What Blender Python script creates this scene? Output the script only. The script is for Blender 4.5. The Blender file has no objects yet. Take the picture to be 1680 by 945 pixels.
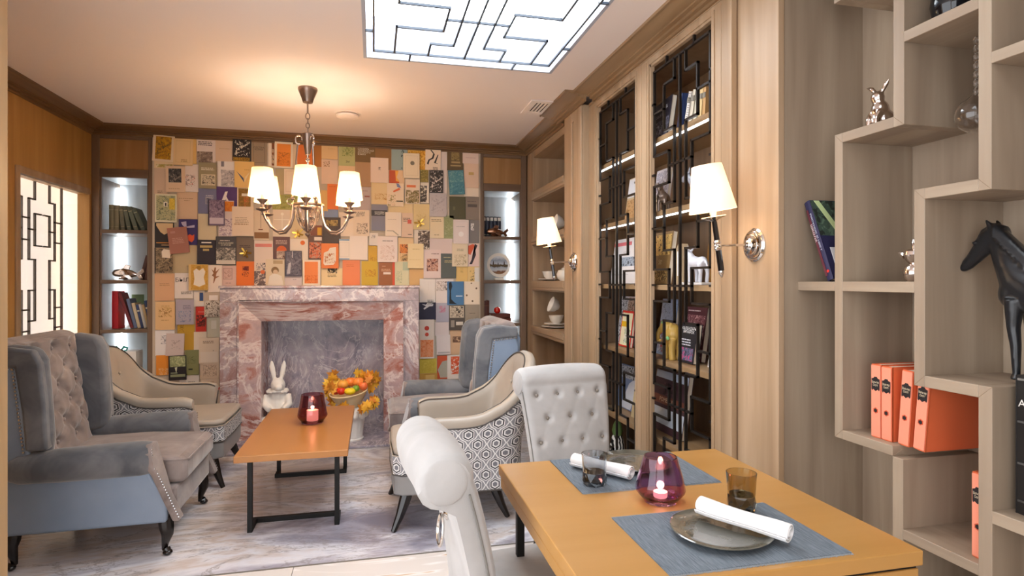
import bpy, bmesh, math, random
from mathutils import Vector, Matrix, Euler
random.seed(7)
SC = bpy.context.scene
COL = SC.collection
PI = math.pi

# ------------------------------------------------------------------ camera
cam_d = bpy.data.cameras.new('camera')
cam = bpy.data.objects.new('camera', cam_d); COL.objects.link(cam)
cam.location = (0, 0, 1.35)
cam.rotation_euler = (PI / 2, 0, -math.radians(13.2537))
cam_d.sensor_width = 36; cam_d.lens = 968 / 1680 * 36
cam_d.shift_y = -10.5 / 1680
cam_d.clip_start = 0.02
SC.camera = cam

# ------------------------------------------------------------------ world, exposure
world = bpy.data.worlds.new('world'); SC.world = world; world.use_nodes = True
bg = world.node_tree.nodes['Background']
bg.inputs[0].default_value = (0.94, 0.96, 1.0, 1); bg.inputs[1].default_value = 2.9
SC.view_settings.view_transform = 'Standard'; SC.view_settings.look = 'None'
SC.view_settings.exposure = 0.6; SC.view_settings.gamma = 1.0
SC.view_settings.use_curve_mapping = False

# ------------------------------------------------------------------ lamps' power (used in the lamp builders below)
P_CHANDELIER = 8.0      # each of six
P_SCONCE = 1.8
E_LIGHTBOX = 8.0
E_SHADE = 0.5
E_NICHE = 34.0
E_CABINET = 6.0
E_WINDOW = 0.5
WARM = (1.0, 0.84, 0.66); COOL = (0.86, 0.95, 1.0)

def lin(c):
    return c / 12.92 if c <= 0.04045 else ((c + 0.055) / 1.055) ** 2.4
def hexc(h):
    h = h.lstrip('#')
    return tuple(lin(int(h[i:i + 2], 16) / 255) for i in (0, 2, 4))
def rgba(c):
    if isinstance(c, str): c = hexc(c)
    return (c[0], c[1], c[2], 1)

# ------------------------------------------------------------------ materials
MATS = {}
def newmat(name):
    m = bpy.data.materials.new(name); m.use_nodes = True
    nt = m.node_tree; b = nt.nodes['Principled BSDF']
    return m, nt, b
def setin(b, **k):
    for n, v in k.items():
        n = {'rough': 'Roughness', 'metal': 'Metallic', 'spec': 'Specular IOR Level', 'trans': 'Transmission Weight', 'ior': 'IOR', 'sheen': 'Sheen Weight', 'sheenr': 'Sheen Roughness', 'coat': 'Coat Weight', 'coatr': 'Coat Roughness', 'alpha': 'Alpha', 'sss': 'Subsurface Weight'}[n]
        b.inputs[n].default_value = v
def plain(name, col, **k):
    if name in MATS: return MATS[name]
    m, nt, b = newmat(name); b.inputs['Base Color'].default_value = rgba(col)
    k.setdefault('rough', 0.5); setin(b, **k); MATS[name] = m; return m
def emis(name, col, strength):
    m, nt, b = newmat(name); b.inputs['Base Color'].default_value = rgba(col)
    b.inputs['Emission Color'].default_value = rgba(col); b.inputs['Emission Strength'].default_value = strength
    MATS[name] = m; return m
def shade_mat(name, col, strength, thru):
    """thin lit fabric that lets part of the bulb's light through"""
    m, nt, b = newmat(name); b.inputs['Base Color'].default_value = rgba(col)
    b.inputs['Emission Color'].default_value = rgba(col); b.inputs['Emission Strength'].default_value = strength
    t = nt.nodes.new('ShaderNodeBsdfTransparent'); t.inputs[0].default_value = (1.0, 0.93, 0.82, 1)
    mx = nt.nodes.new('ShaderNodeMixShader'); mx.inputs[0].default_value = thru
    nt.links.new(b.outputs[0], mx.inputs[1]); nt.links.new(t.outputs[0], mx.inputs[2]); nt.links.new(mx.outputs[0], nt.nodes['Material Output'].inputs[0])
    MATS[name] = m; return m
def coords(nt, scale=(1, 1, 1), rot=(0, 0, 0), kind='Object', loc=(0, 0, 0)):
    tc = nt.nodes.new('ShaderNodeTexCoord'); mp = nt.nodes.new('ShaderNodeMapping')
    mp.inputs['Scale'].default_value = scale; mp.inputs['Rotation'].default_value = rot; mp.inputs['Location'].default_value = loc
    nt.links.new(tc.outputs[kind], mp.inputs['Vector']); return mp.outputs[0]
def noise(nt, vec, scale=5, detail=4, rough=0.55, dist=0):
    n = nt.nodes.new('ShaderNodeTexNoise'); nt.links.new(vec, n.inputs['Vector'])
    n.inputs['Scale'].default_value = scale; n.inputs['Detail'].default_value = detail
    n.inputs['Roughness'].default_value = rough; n.inputs['Distortion'].default_value = dist
    return n.outputs['Fac']
def ramp(nt, fac, stops, interp='LINEAR'):
    r = nt.nodes.new('ShaderNodeValToRGB'); r.color_ramp.interpolation = interp
    e = r.color_ramp.elements
    while len(e) < len(stops): e.new(0.5)
    for i, (p, c) in enumerate(stops):
        e[i].position = p; e[i].color = rgba(c)
    nt.links.new(fac, r.inputs[0]); return r.outputs[0]
def mixc(nt, fac, a, b, mode='MIX'):
    m = nt.nodes.new('ShaderNodeMix'); m.data_type = 'RGBA'; m.blend_type = mode
    if isinstance(fac, (int, float)): m.inputs[0].default_value = fac
    else: nt.links.new(fac, m.inputs[0])
    for s, v in ((6, a), (7, b)):
        if isinstance(v, (tuple, str)): m.inputs[s].default_value = rgba(v)
        else: nt.links.new(v, m.inputs[s])
    return m.outputs[2]
def math_(nt, op, a, b=None):
    m = nt.nodes.new('ShaderNodeMath'); m.operation = op
    for i, v in enumerate((a, b)):
        if v is None: continue
        if isinstance(v, (int, float)): m.inputs[i].default_value = v
        else: nt.links.new(v, m.inputs[i])
    return m.outputs[0]
def bump(nt, b, fac, strength=0.3, dist=0.01):
    n = nt.nodes.new('ShaderNodeBump'); n.inputs['Strength'].default_value = strength; n.inputs['Distance'].default_value = dist
    nt.links.new(fac, n.inputs['Height']); nt.links.new(n.outputs[0], b.inputs['Normal'])
def wood(name, c1, c2, c3, axis='z', rough=0.45, fine=1.0):
    """long-grained timber; axis is the way the grain runs"""
    if name in MATS: return MATS[name]
    m, nt, b = newmat(name)
    s = {'z': (1, 1, 0.06), 'x': (0.06, 1, 1), 'y': (1, 0.06, 1)}[axis]
    v = coords(nt, s)
    big = noise(nt, v, 9 * fine, 3, 0.5, 0.6); fi = noise(nt, v, 70 * fine, 3, 0.6)
    col = ramp(nt, big, [(0.28, c1), (0.5, c2), (0.74, c3)])
    col = mixc(nt, math_(nt, 'MULTIPLY', fi, 0.45), col, c1)
    nt.links.new(col, b.inputs['Base Color']); setin(b, rough=rough)
    bump(nt, b, fi, 0.12, 0.002); MATS[name] = m; return m
def velvet(name, c1, c2, scale=3.0, sheen=0.5):
    if name in MATS: return MATS[name]
    m, nt, b = newmat(name)
    n = noise(nt, coords(nt), scale, 4, 0.6, 0.8)
    nt.links.new(ramp(nt, n, [(0.35, c1), (0.65, c2)]), b.inputs['Base Color'])
    setin(b, rough=0.8, sheen=sheen, sheenr=0.4, spec=0.2)
    bump(nt, b, noise(nt, coords(nt), 260, 2), 0.1, 0.002); MATS[name] = m; return m
def leather(name, c1, c2, rough=0.38):
    if name in MATS: return MATS[name]
    m, nt, b = newmat(name)
    n = noise(nt, coords(nt), 2.5, 3); nt.links.new(ramp(nt, n, [(0.35, c1), (0.65, c2)]), b.inputs['Base Color'])
    setin(b, rough=rough); bump(nt, b, noise(nt, coords(nt), 180, 3), 0.12, 0.002); MATS[name] = m; return m
def marble(name, stops, vein, rot=(0, 0, 0), scale=(1, 1, 1), sc=3.0, veinw=0.035, rough=0.22, vs=2.2):
    if name in MATS: return MATS[name]
    m, nt, b = newmat(name)
    v = coords(nt, scale, rot)
    n = noise(nt, v, sc, 9, 0.62, 1.6)
    col = ramp(nt, n, stops)
    n2 = noise(nt, v, vs, 8, 0.6, 2.2)
    d = math_(nt, 'ABSOLUTE', math_(nt, 'SUBTRACT', n2, 0.5))
    f = nt.nodes.new('ShaderNodeMapRange'); f.inputs[1].default_value = 0; f.inputs[2].default_value = veinw; f.inputs[3].default_value = 0.85; f.inputs[4].default_value = 0
    nt.links.new(d, f.inputs[0])
    n3 = noise(nt, coords(nt, (1, 1, 1), (0.4, 0.9, 0.2)), 26, 6, 0.7, 2.0)
    sp = ramp(nt, n3, [(0.56, (0, 0, 0)), (0.68, (1, 1, 1))])
    col = mixc(nt, f.outputs[0], col, vein)
    col = mixc(nt, math_(nt, 'MULTIPLY', sp, 0.45), col, vein)
    nt.links.new(col, b.inputs['Base Color']); setin(b, rough=rough); MATS[name] = m; return m
def picture(c1, c2, c3, sc=9.0, seed=0):
    """flat print: blotchy illustration in three inks"""
    name = 'print_%s_%s_%s_%g' % (c1, c2, c3, sc)
    if name in MATS: return MATS[name]
    m, nt, b = newmat(name)
    v = coords(nt, (1, 1, 1), (0, 0, 0), 'Object', (seed * 1.7, 0, seed * 0.9))
    n = noise(nt, v, sc * 4, 4, 0.6, 1.0)
    nt.links.new(ramp(nt, n, [(0.0, c1), (0.44, c2), (0.57, c3)], 'CONSTANT'), b.inputs['Base Color'])
    setin(b, rough=0.6); MATS[name] = m; return m
def ink(c, rough=0.55):
    return plain('ink_' + (c if isinstance(c, str) else str(c)), c, rough=rough)
def glass(name, col, rough=0.0, ior=1.45):
    if name in MATS: return MATS[name]
    m, nt, b = newmat(name); b.inputs['Base Color'].default_value = rgba(col); setin(b, rough=rough, trans=1.0, ior=ior)
    MATS[name] = m; return m
def pane(name, tint=(1, 1, 1), refl=0.12):
    m, nt, b = newmat(name)
    t = nt.nodes.new('ShaderNodeBsdfTransparent'); t.inputs[0].default_value = rgba(tint)
    g = nt.nodes.new('ShaderNodeBsdfGlossy'); g.inputs['Roughness'].default_value = 0.02
    mx = nt.nodes.new('ShaderNodeMixShader'); lw = nt.nodes.new('ShaderNodeLayerWeight'); lw.inputs[0].default_value = 0.5
    nt.links.new(math_(nt, 'ADD', math_(nt, 'MULTIPLY', math_(nt, 'POWER', lw.outputs['Facing'], 5.0), 0.6), 0.03), mx.inputs[0]); nt.links.new(t.outputs[0], mx.inputs[1]); nt.links.new(g.outputs[0], mx.inputs[2])
    nt.links.new(mx.outputs[0], nt.nodes['Material Output'].inputs[0]); MATS[name] = m; return m
def hexfabric(name):
    m, nt, b = newmat(name)
    tc = nt.nodes.new('ShaderNodeTexCoord'); sp = nt.nodes.new('ShaderNodeSeparateXYZ'); nt.links.new(tc.outputs['UV'], sp.inputs[0])
    S = 0.104; K = 1.09
    u = math_(nt, 'DIVIDE', sp.outputs[0], S); v = math_(nt, 'DIVIDE', sp.outputs[1], S * K)
    def metric(o):
        a = math_(nt, 'ABSOLUTE', math_(nt, 'SUBTRACT', math_(nt, 'FRACT', math_(nt, 'ADD', u, o)), 0.5))
        c = math_(nt, 'ABSOLUTE', math_(nt, 'MULTIPLY', math_(nt, 'SUBTRACT', math_(nt, 'FRACT', math_(nt, 'ADD', v, o)), 0.5), K))
        return math_(nt, 'MAXIMUM', a, math_(nt, 'ADD', math_(nt, 'MULTIPLY', a, 0.5), math_(nt, 'MULTIPLY', c, 0.866)))
    dA, dB = metric(10.0), metric(10.5)
    d = math_(nt, 'MINIMUM', dA, dB); e = math_(nt, 'ABSOLUTE', math_(nt, 'SUBTRACT', dA, dB))
    col = ramp(nt, d, [(0.0, '77757a'), (0.115, 'd9d6d4'), (0.185, '3a383c'), (0.245, 'dedbd8'), (0.285, '8b898d')], 'CONSTANT')
    col = mixc(nt, math_(nt, 'LESS_THAN', e, 0.05), col, 'dcd9d6')
    nt.links.new(col, b.inputs['Base Color']); setin(b, rough=0.75, spec=0.2); MATS[name] = m; return m
def stripes(name, c1, c2, axis, sc):
    """fine woven ribs"""
    m, nt, b = newmat(name)
    s = [1, 1, 1]; s['xyz'.index(axis)] = 14
    n = noise(nt, coords(nt, tuple(s)), sc, 4, 0.6); nt.links.new(ramp(nt, n, [(0.35, c1), (0.65, c2)]), b.inputs['Base Color'])
    setin(b, rough=0.85, spec=0.15); bump(nt, b, n, 0.3, 0.002); MATS[name] = m; return m

OAK = ('957a5e', 'ad9274', 'c0a68a')
M_oak = wood('oak', *OAK)
M_oak_y = wood('oak_y', *OAK, axis='y')
M_oak_x = wood('oak_x', *OAK, axis='x')
OAK_COOL_LIT = ('877563', 'a08e7a', 'b3a28c')  # the cabinets' oak greyed: cooler light on the shelving put into the colour
M_oak_cool_lit = wood('grey_oak', *OAK_COOL_LIT, rough=0.5)
M_oak_cool_lit_y = wood('oak_cool_lit_y', *OAK_COOL_LIT, axis='y', rough=0.5)
BOAK = ('5f4736', '77604c', '8a7460')
M_boak = wood('brown_oak', *BOAK)
M_boak_x = wood('brown_oak_x', *BOAK, axis='x')
M_crown = wood('crown_oak', '63472c', '7a5b3a', '8c6c48', axis='y')
M_crown_x = wood('crown_oak_x', '63472c', '7a5b3a', '8c6c48', axis='x')
M_panel = wood('golden_panel', 'a0783c', 'b68a4c', 'c49a5c', rough=0.4)
M_tabletop = wood('amber_beech', 'a67a3c', 'b08246', 'ba8c52', axis='x', rough=0.33, fine=0.5)
M_coffee = wood('orange_beech', 'a66c36', 'ae743a', 'b47c42', axis='y', rough=0.3, fine=0.5)
M_ceil = plain('ceiling_paint', 'e2d6d0', rough=0.9)
M_wall = plain('wall_paint', 'cbbba6', rough=0.9)
M_white = plain('white_paint', 'f0f0f0', rough=0.5)
M_black = plain('black_metal', '100e0c', rough=0.5, spec=0.3)
M_lattice = plain('bronze_black_metal', '2a2420', rough=0.35, metal=0.4)
M_darkleg = plain('dark_stained_leg', '17100e', rough=0.25)
M_chrome = plain('chrome', 'd8d4d0', rough=0.08, metal=1.0)
M_silver = plain('polished_silver', 'd8cdc6', rough=0.14, metal=1.0)
M_pewter = plain('brushed_pewter', '8c7a70', rough=0.3, metal=0.85)
M_gold = plain('gilt', 'c9a24a', rough=0.25, metal=0.9)
M_paper = plain('page_paper', 'e2d6c2', rough=0.8)
M_porc = plain('porcelain', 'ece4d8', rough=0.15)
M_plaster = plain('white_plaster', 'e8e4de', rough=0.55)
M_red_marble = marble('red_marble', [(0.3, '6e4038'), (0.42, 'a06a60'), (0.5, 'b49a98'), (0.62, 'a08a8e'), (0.75, 'c4b4b4')], 'd6c8c6', rot=(0, 0.6, 0), scale=(0.5, 1, 1), sc=3.4)
M_grey_marble = marble('grey_marble', [(0.3, '7a5550'), (0.42, '9a7a78'), (0.52, 'a89a9e'), (0.65, '8f8288'), (0.78, 'c2b6b8')], 'd8ccca', rot=(0, -0.4, 0), sc=4.0)
M_fire_marble = marble('firebox_marble', [(0.3, '6a6474'), (0.45, '8d8490'), (0.55, '9c929a'), (0.7, 'b2a8ae')], 'c8bec2', rot=(0, 0.3, 0), scale=(1, 1, 0.6), sc=6.0, veinw=0.022, vs=3.0)
M_bluevelvet = velvet('blue_velvet', '55575c', '79797c', 4.0)
M_taupevelvet = velvet('taupe_velvet', '6f625e', '928580', 5.0)
M_blueleather = leather('blue_leather', '76869b', '8594a8')
M_creamvelvet = velvet('cream_velvet', 'a3a1a0', 'b3b1b0', 3.0, 0.3)
M_beigeleather = leather('beige_leather', '9c9083', 'aa9e90')
M_greyleather = leather('grey_leather', '7d7a78', '8c8987')
M_hex = hexfabric('hexagon_fabric')

# ------------------------------------------------------------------ mesh helpers
class B:
    def __init__(s): s.v = []; s.f = []; s.m = []; s.uv = []
    def add(s, v, f, mi=0):
        o = len(s.v); s.v += [tuple(p) for p in v]; s.f += [tuple(i + o for i in q) for q in f]; s.m += [mi] * len(f); return s
    def box(s, x0, x1, y0, y1, z0, z1, mi=0):
        v = [(x, y, z) for z in (z0, z1) for y in (y0, y1) for x in (x0, x1)]
        return s.add(v, [(0, 2, 3, 1), (4, 5, 7, 6), (0, 1, 5, 4), (2, 6, 7, 3), (0, 4, 6, 2), (1, 3, 7, 5)], mi)
    def prism(s, poly, axis, lo, hi, mi=0):
        n = len(poly); mp = {'x': lambda a, b, t: (t, a, b), 'y': lambda a, b, t: (a, t, b), 'z': lambda a, b, t: (a, b, t)}[axis]
        v = [mp(a, b, lo) for a, b in poly] + [mp(a, b, hi) for a, b in poly]
        f = [tuple(range(n)), tuple(range(2 * n - 1, n - 1, -1))] + [(i, (i + 1) % n, n + (i + 1) % n, n + i) for i in range(n)]
        return s.add(v, f, mi)
    def lathe(s, prof, n=24, c=(0, 0, 0), mi=0, rmod=None):
        v = []; f = []; rings = []
        for k, (r, z) in enumerate(prof):
            if r < 1e-6: rings.append([len(v)]); v.append((c[0], c[1], c[2] + z))
            else:
                rings.append(list(range(len(v), len(v) + n)))
                for i in range(n):
                    a = 2 * PI * i / n; rr = r * (rmod(a, z) if rmod else 1)
                    v.append((c[0] + rr * math.cos(a), c[1] + rr * math.sin(a), c[2] + z))
        for A, Bq in zip(rings, rings[1:]):
            for i in range(n):
                j = (i + 1) % n
                if len(A) == 1 and len(Bq) == 1: break
                if len(A) == 1: f.append((A[0], Bq[j], Bq[i]))
                elif len(Bq) == 1: f.append((A[i], A[j], Bq[0]))
                else: f.append((A[i], A[j], Bq[j], Bq[i]))
        return s.add(v, f, mi)
    def tube(s, pts, r, n=10, cap=True, closed=False, mi=0, flat=1.0, up=None):
        pts = [Vector(p) for p in pts]; m = len(pts)
        rs = r if isinstance(r, (list, tuple)) else [r] * m
        v = []; f = []; ref = Vector(up) if up else None
        for i, p in enumerate(pts):
            if closed: t = pts[(i + 1) % m] - pts[i - 1]
            else: t = pts[min(i + 1, m - 1)] - pts[max(i - 1, 0)]
            t.normalize()
            if ref is None: ref = Vector((0, 0, 1)) if abs(t.z) < 0.9 else Vector((1, 0, 0))
            a = ref - t * ref.dot(t)
            if a.length < 1e-5: a = t.orthogonal()
            a.normalize(); b = t.cross(a)
            if not up: ref = a
            for k in range(n):
                q = 2 * PI * k / n
                v.append(p + a * (rs[i] * math.cos(q)) + b * (rs[i] * flat * math.sin(q)))
        for i in range(m if closed else m - 1):
            j = (i + 1) % m
            for k in range(n):
                l = (k + 1) % n; f.append((i * n + k, i * n + l, j * n + l, j * n + k))
        if cap and not closed: f += [tuple(range(n - 1, -1, -1)), tuple(range((m - 1) * n, m * n))]
        return s.add(v, f, mi)
    def ball(s, c, r, nu=12, nv=8, mi=0, rot=None):
        if isinstance(r, (int, float)): r = (r, r, r)
        v = []; f = []
        for j in range(nv + 1):
            th = PI * j / nv
            for i in range(nu):
                a = 2 * PI * i / nu; p = Vector((r[0] * math.sin(th) * math.cos(a), r[1] * math.sin(th) * math.sin(a), -r[2] * math.cos(th)))
                if rot: p.rotate(Euler(rot))
                v.append(p + Vector(c))
        for j in range(nv):
            for i in range(nu):
                k = (i + 1) % nu; f.append((j * nu + i, j * nu + k, (j + 1) * nu + k, (j + 1) * nu + i))
        return s.add(v, f, mi)
    def grid(s, fn, nu, nv, wu=False, wv=False, mi=0):
        v = [fn(i, j) for j in range(nv) for i in range(nu)]; f = []
        for j in range(nv if wv else nv - 1):
            for i in range(nu if wu else nu - 1):
                a, b_ = (i + 1) % nu, (j + 1) % nv
                f.append((j * nu + i, j * nu + a, b_ * nu + a, b_ * nu + i))
        return s.add(v, f, mi)
    def shift(s, d):
        s.v = [(p[0] + d[0], p[1] + d[1], p[2] + d[2]) for p in s.v]; return s
    def xform(s, M):
        s.v = [tuple(M @ Vector(p)) for p in s.v]; return s
    def mesh(s, name, mats, smooth=False, angle=35, uv=None, weld=True):
        me = bpy.data.meshes.new(name); me.from_pydata(s.v, [], s.f)
        for m in (mats if isinstance(mats, (list, tuple)) else [mats]): me.materials.append(m)
        me.polygons.foreach_set('material_index', s.m)
        if uv:
            l = me.uv_layers.new(name='UVMap'); 
            for lp in me.loops: l.data[lp.index].uv = uv[lp.vertex_index]
        bm = bmesh.new(); bm.from_mesh(me)
        if weld and not uv: bmesh.ops.remove_doubles(bm, verts=bm.verts, dist=1e-6)
        bmesh.ops.recalc_face_normals(bm, faces=bm.faces); bm.to_mesh(me); bm.free()
        if smooth:
            me.polygons.foreach_set('use_smooth', [True] * len(me.polygons)); me.set_sharp_from_angle(angle=math.radians(angle))
        me.update(); return me
    def build(s, name, mats, parent=None, smooth=False, bevel=0, world=True, angle=35, uv=None, seg=2, subsurf=0, remesh=0):
        """world=True: coordinates are the room's, moved into the parent's frame"""
        if parent is not None and world:
            l = parent.location; s.shift((-l[0], -l[1], -l[2]))
        o = bpy.data.objects.new(name, s.mesh(name, mats, smooth, angle, uv)); COL.objects.link(o)
        if parent is not None: o.parent = parent
        if remesh:
            md = o.modifiers.new('r', 'REMESH'); md.mode = 'VOXEL'; md.voxel_size = remesh; md.use_smooth_shade = True
            md = o.modifiers.new('s', 'SMOOTH'); md.factor = 0.6; md.iterations = 5
        if bevel:
            md = o.modifiers.new('b', 'BEVEL'); md.width = bevel; md.segments = seg; md.limit_method = 'ANGLE'; md.angle_limit = math.radians(40); md.harden_normals = False
        if subsurf:
            md = o.modifiers.new('u', 'SUBSURF'); md.levels = subsurf; md.render_levels = subsurf
        return o
def tag(o, label, cat, group=None):
    o['label'] = label; o['category'] = cat
    if group: o['group'] = group
    return o
def root(name, loc, label, cat, rz=0, group=None):
    o = bpy.data.objects.new(name, None); COL.objects.link(o); o.empty_display_size = 0.05
    o.location = loc; o.rotation_euler = (0, 0, rz); return tag(o, label, cat, group)
def struct(o): o['kind'] = 'structure'; return o
def stuff(o): o['kind'] = 'stuff'; return o
def lamp(name, loc, power, col, parent=None, radius=0.03, world=True):
    d = bpy.data.lights.new(name, 'POINT'); d.energy = power; d.color = col; d.shadow_soft_size = radius
    o = bpy.data.objects.new(name, d); COL.objects.link(o)
    if parent is not None and world: loc = tuple(a - b for a, b in zip(loc, parent.location))
    if parent is not None: o.parent = parent
    o.location = loc; return o
def adopt(r, host, kids):
    """hang small parts of r under the part they belong to (all share the root's frame)"""
    h = [c for c in r.children if c.name.split('.')[0] == host][0]
    for c in list(r.children):
        if c.name.split('.')[0] in kids: c.parent = h
def copytree(o, parent=None):
    c = o.copy(); COL.objects.link(c); c.parent = parent
    for ch in list(o.children): copytree(ch, c)
    return c
def text_mesh(body, size, align='CENTER', name='lettering', space=1.0):
    cu = bpy.data.curves.new('t', 'FONT'); cu.body = body; cu.size = size; cu.align_x = align; cu.align_y = 'CENTER'; cu.space_line = space
    cu.resolution_u = 2
    t = bpy.data.objects.new('t', cu); COL.objects.link(t)
    me = bpy.data.meshes.new_from_object(t); bpy.data.objects.remove(t); bpy.data.curves.remove(cu); me.name = name
    return me
def text(body, size, mat, parent, M, align='CENTER', name='lettering', space=1.0, width=None):
    """lettering in the local xy-plane, carried by M into the parent's frame"""
    me = text_mesh(body, size, align, name, space)
    if width and len(me.vertices):
        xs = [v.co.x for v in me.vertices]; w = max(xs) - min(xs)
        if w > 1e-6: me.transform(Matrix.Diagonal((width / w, 1, 1, 1)))
    me.transform(M); me.materials.clear(); me.materials.append(mat)
    o = bpy.data.objects.new(name, me); COL.objects.link(o); o.parent = parent; return o
def FACE(nx, at, roll=0):
    """text frame: plane facing -Y ('y-') or -X ('x-') at a point"""
    if nx == 'y-': R = Matrix(((1, 0, 0), (0, 0, -1), (0, 1, 0)))
    elif nx == 'x-': R = Matrix(((0, 0, -1), (-1, 0, 0), (0, 1, 0)))
    else: R = Matrix.Identity(3)
    return Matrix.Translation(at) @ R.to_4x4() @ Matrix.Rotation(roll, 4, 'Z')

# ================================================================== THE SETTING
XL, XR, YB, ZC = -2.38, 1.53, 5.82, 2.70
# ---- floor: far zone of streaked grey stone, near zone of agate tiles
m, nt, b_ = newmat('streaked_stone')
v = coords(nt, (0.6, 1.7, 1))
n = noise(nt, v, 1.0, 9, 0.6, 1.4)
col = ramp(nt, n, [(0.30, '7b7886'), (0.38, 'a9a5b0'), (0.46, 'd9d7dc'), (0.53, 'c8bab2'), (0.58, 'dedce0'), (0.66, '9d98a4'), (0.74, 'cfcbd0')])
n2 = noise(nt, coords(nt, (0.6, 1.9, 1), (0, 0, 0.15)), 1.4, 9, 0.68, 2.2)
d = math_(nt, 'ABSOLUTE', math_(nt, 'SUBTRACT', n2, 0.5))
mr = nt.nodes.new('ShaderNodeMapRange'); mr.inputs[2].default_value = 0.02; mr.inputs[3].default_value = 0.7; mr.inputs[4].default_value = 0; nt.links.new(d, mr.inputs[0])
col = mixc(nt, mr.outputs[0], col, '7d716d')
nt.links.new(col, b_.inputs['Base Color']); setin(b_, rough=0.28); M_stone = m
m, nt, b_ = newmat('agate_tile')
oi = nt.nodes.new('ShaderNodeObjectInfo'); tc = nt.nodes.new('ShaderNodeTexCoord'); ad = nt.nodes.new('ShaderNodeVectorMath'); ad.operation = 'ADD'
sc_ = nt.nodes.new('ShaderNodeVectorMath'); sc_.operation = 'SCALE'; sc_.inputs[3].default_value = 9.0
cmb = nt.nodes.new('ShaderNodeCombineXYZ'); nt.links.new(oi.outputs['Random'], cmb.inputs[0]); nt.links.new(oi.outputs['Random'], cmb.inputs[1])
nt.links.new(cmb.outputs[0], sc_.inputs[0]); nt.links.new(tc.outputs['Object'], ad.inputs[0]); nt.links.new(sc_.outputs[0], ad.inputs[1])
mp = nt.nodes.new('ShaderNodeMapping'); mp.inputs['Scale'].default_value = (1, 2.4, 1); nt.links.new(ad.outputs[0], mp.inputs[0])
n = noise(nt, mp.outputs[0], 1.1, 3, 0.45, 1.4)
s = math_(nt, 'SINE', math_(nt, 'MULTIPLY', n, 20.0))
col = ramp(nt, s, [(0.0, 'd6cec8'), (0.55, 'e6e1de'), (0.80, 'd2baa4'), (1.0, 'b08862')])
nt.links.new(col, b_.inputs['Base Color']); setin(b_, rough=0.12); M_agate = m

fl = struct(B().box(-2.9, 2.6, -1.6, 6.35, -0.12, -0.03).build('floor', plain('screed', '8a8580', rough=0.9)))
B().box(XL - 0.1, 2.0, 2.962, 6.3, -0.03, 0.0).build('stone_slab', M_stone, fl)
B().box(XL - 0.1, 2.0, 2.952, 2.962, -0.03, 0.001).build('joint_strip', plain('joint', '6e675f', rough=0.5), fl)
tile = None
for i in range(5):
    for j in range(4):
        x = -0.365 + (i - 2) * 0.9; y = 2.952 - (j + 1) * 0.9
        if tile is None:
            tile = B().box(0.001, 0.899, 0.001, 0.899, -0.03, 0).build('floor_tile', M_agate, fl, bevel=0.0015, seg=1, world=False); o = tile
        else:
            o = tile.copy(); COL.objects.link(o); o.parent = fl
        o.location = (x, y, 0)

# ---- ceiling with the light box
HX0, HX1, HY0, HY1 = -0.036, 1.106, 2.30, 3.65
cb = B()
for (x0, x1, y0, y1) in ((-2.9, HX0 - 0.02, -1.6, 6.35), (HX1 + 0.02, 2.6, -1.6, 6.35), (HX0 - 0.02, HX1 + 0.02, -1.6, HY0 - 2.645), (HX0 - 0.02, HX1 + 0.02, HY1 - 2.605, HY0 - 0.02), (HX0 - 0.02, HX1 + 0.02, HY1 + 0.02, 6.35)):
    cb.box(x0, x1, y0, y1, ZC, ZC + 0.06)
struct(cb.build('ceiling', M_ceil))
lb = root('ceiling_light_box', (0.535, 2.975, ZC), 'recessed white ceiling light box behind a black geometric lattice', 'ceiling light')
t = 0.02
b = B()
b.box(HX0 - t, HX0, HY0 - t, HY1 + t, ZC - 0.001, ZC + 0.25); b.box(HX1, HX1 + t, HY0 - t, HY1 + t, ZC - 0.001, ZC + 0.25)
b.box(HX0, HX1, HY0 - t, HY0, ZC - 0.001, ZC + 0.25); b.box(HX0, HX1, HY1, HY1 + t, ZC - 0.001, ZC + 0.25)
b.build('box_sides', plain('lightbox_side_shaded', 'a4a8b4', rough=0.7), lb)  # white sides tinted grey-blue: their shading is put into the colour
B().box(HX0 - t, HX1 + t, HY0 - t, HY1 + t, ZC + 0.25, ZC + 0.27).build('diffuser', emis('diffuser_glow', (0.90, 0.96, 1.0), E_LIGHTBOX), lb)
# lattice hung in the opening, mirror-symmetric about its middle
CX, CY = 0.535, 2.975
bars = []
def run(pts):
    for a, c in zip(pts, pts[1:]): bars.append((a, c))
FY = 0.555   # half length to frame along Y
run([(-0.5315, -FY - 0.08), (-0.5315, FY), (0.5315, FY), (0.5315, -FY - 0.08), (-0.5315, -FY - 0.08)])
run([(0, FY), (0, -FY - 0.08)])
for sg in (-1, 1):
    run([(sg * 0.217, FY), (sg * 0.217, 0.38), (sg * 0.087, 0.38), (sg * 0.087, -0.48), (sg * 0.217, -0.48), (sg * 0.217, -FY - 0.08)])
    run([(sg * 0.413, FY), (sg * 0.413, 0.195), (sg * 0.166, 0.195), (sg * 0.166, -0.08), (sg * 0.413, -0.08), (sg * 0.413, -FY - 0.08)])
run([(-0.166, 0.055), (0.166, 0.055)])
for px in (-0.32, 0.32): run([(px, FY), (px, FY + 0.11)])
for py in (0.28, -0.3): run([(0.5315, py), (0.571, py)]); run([(-0.5315, py), (-0.571, py)])
b = B(); h = 0.0055
for (x0, y0), (x1, y1) in bars:
    b.box(CX + min(x0, x1) - h, CX + max(x0, x1) + h, CY + min(y0, y1) - h, CY + max(y0, y1) + h, ZC - 0.010, ZC + 0.002)
b.build('lattice_grille', plain('lattice_steel', '39404a', rough=0.4, metal=0.3), lb)

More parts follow.
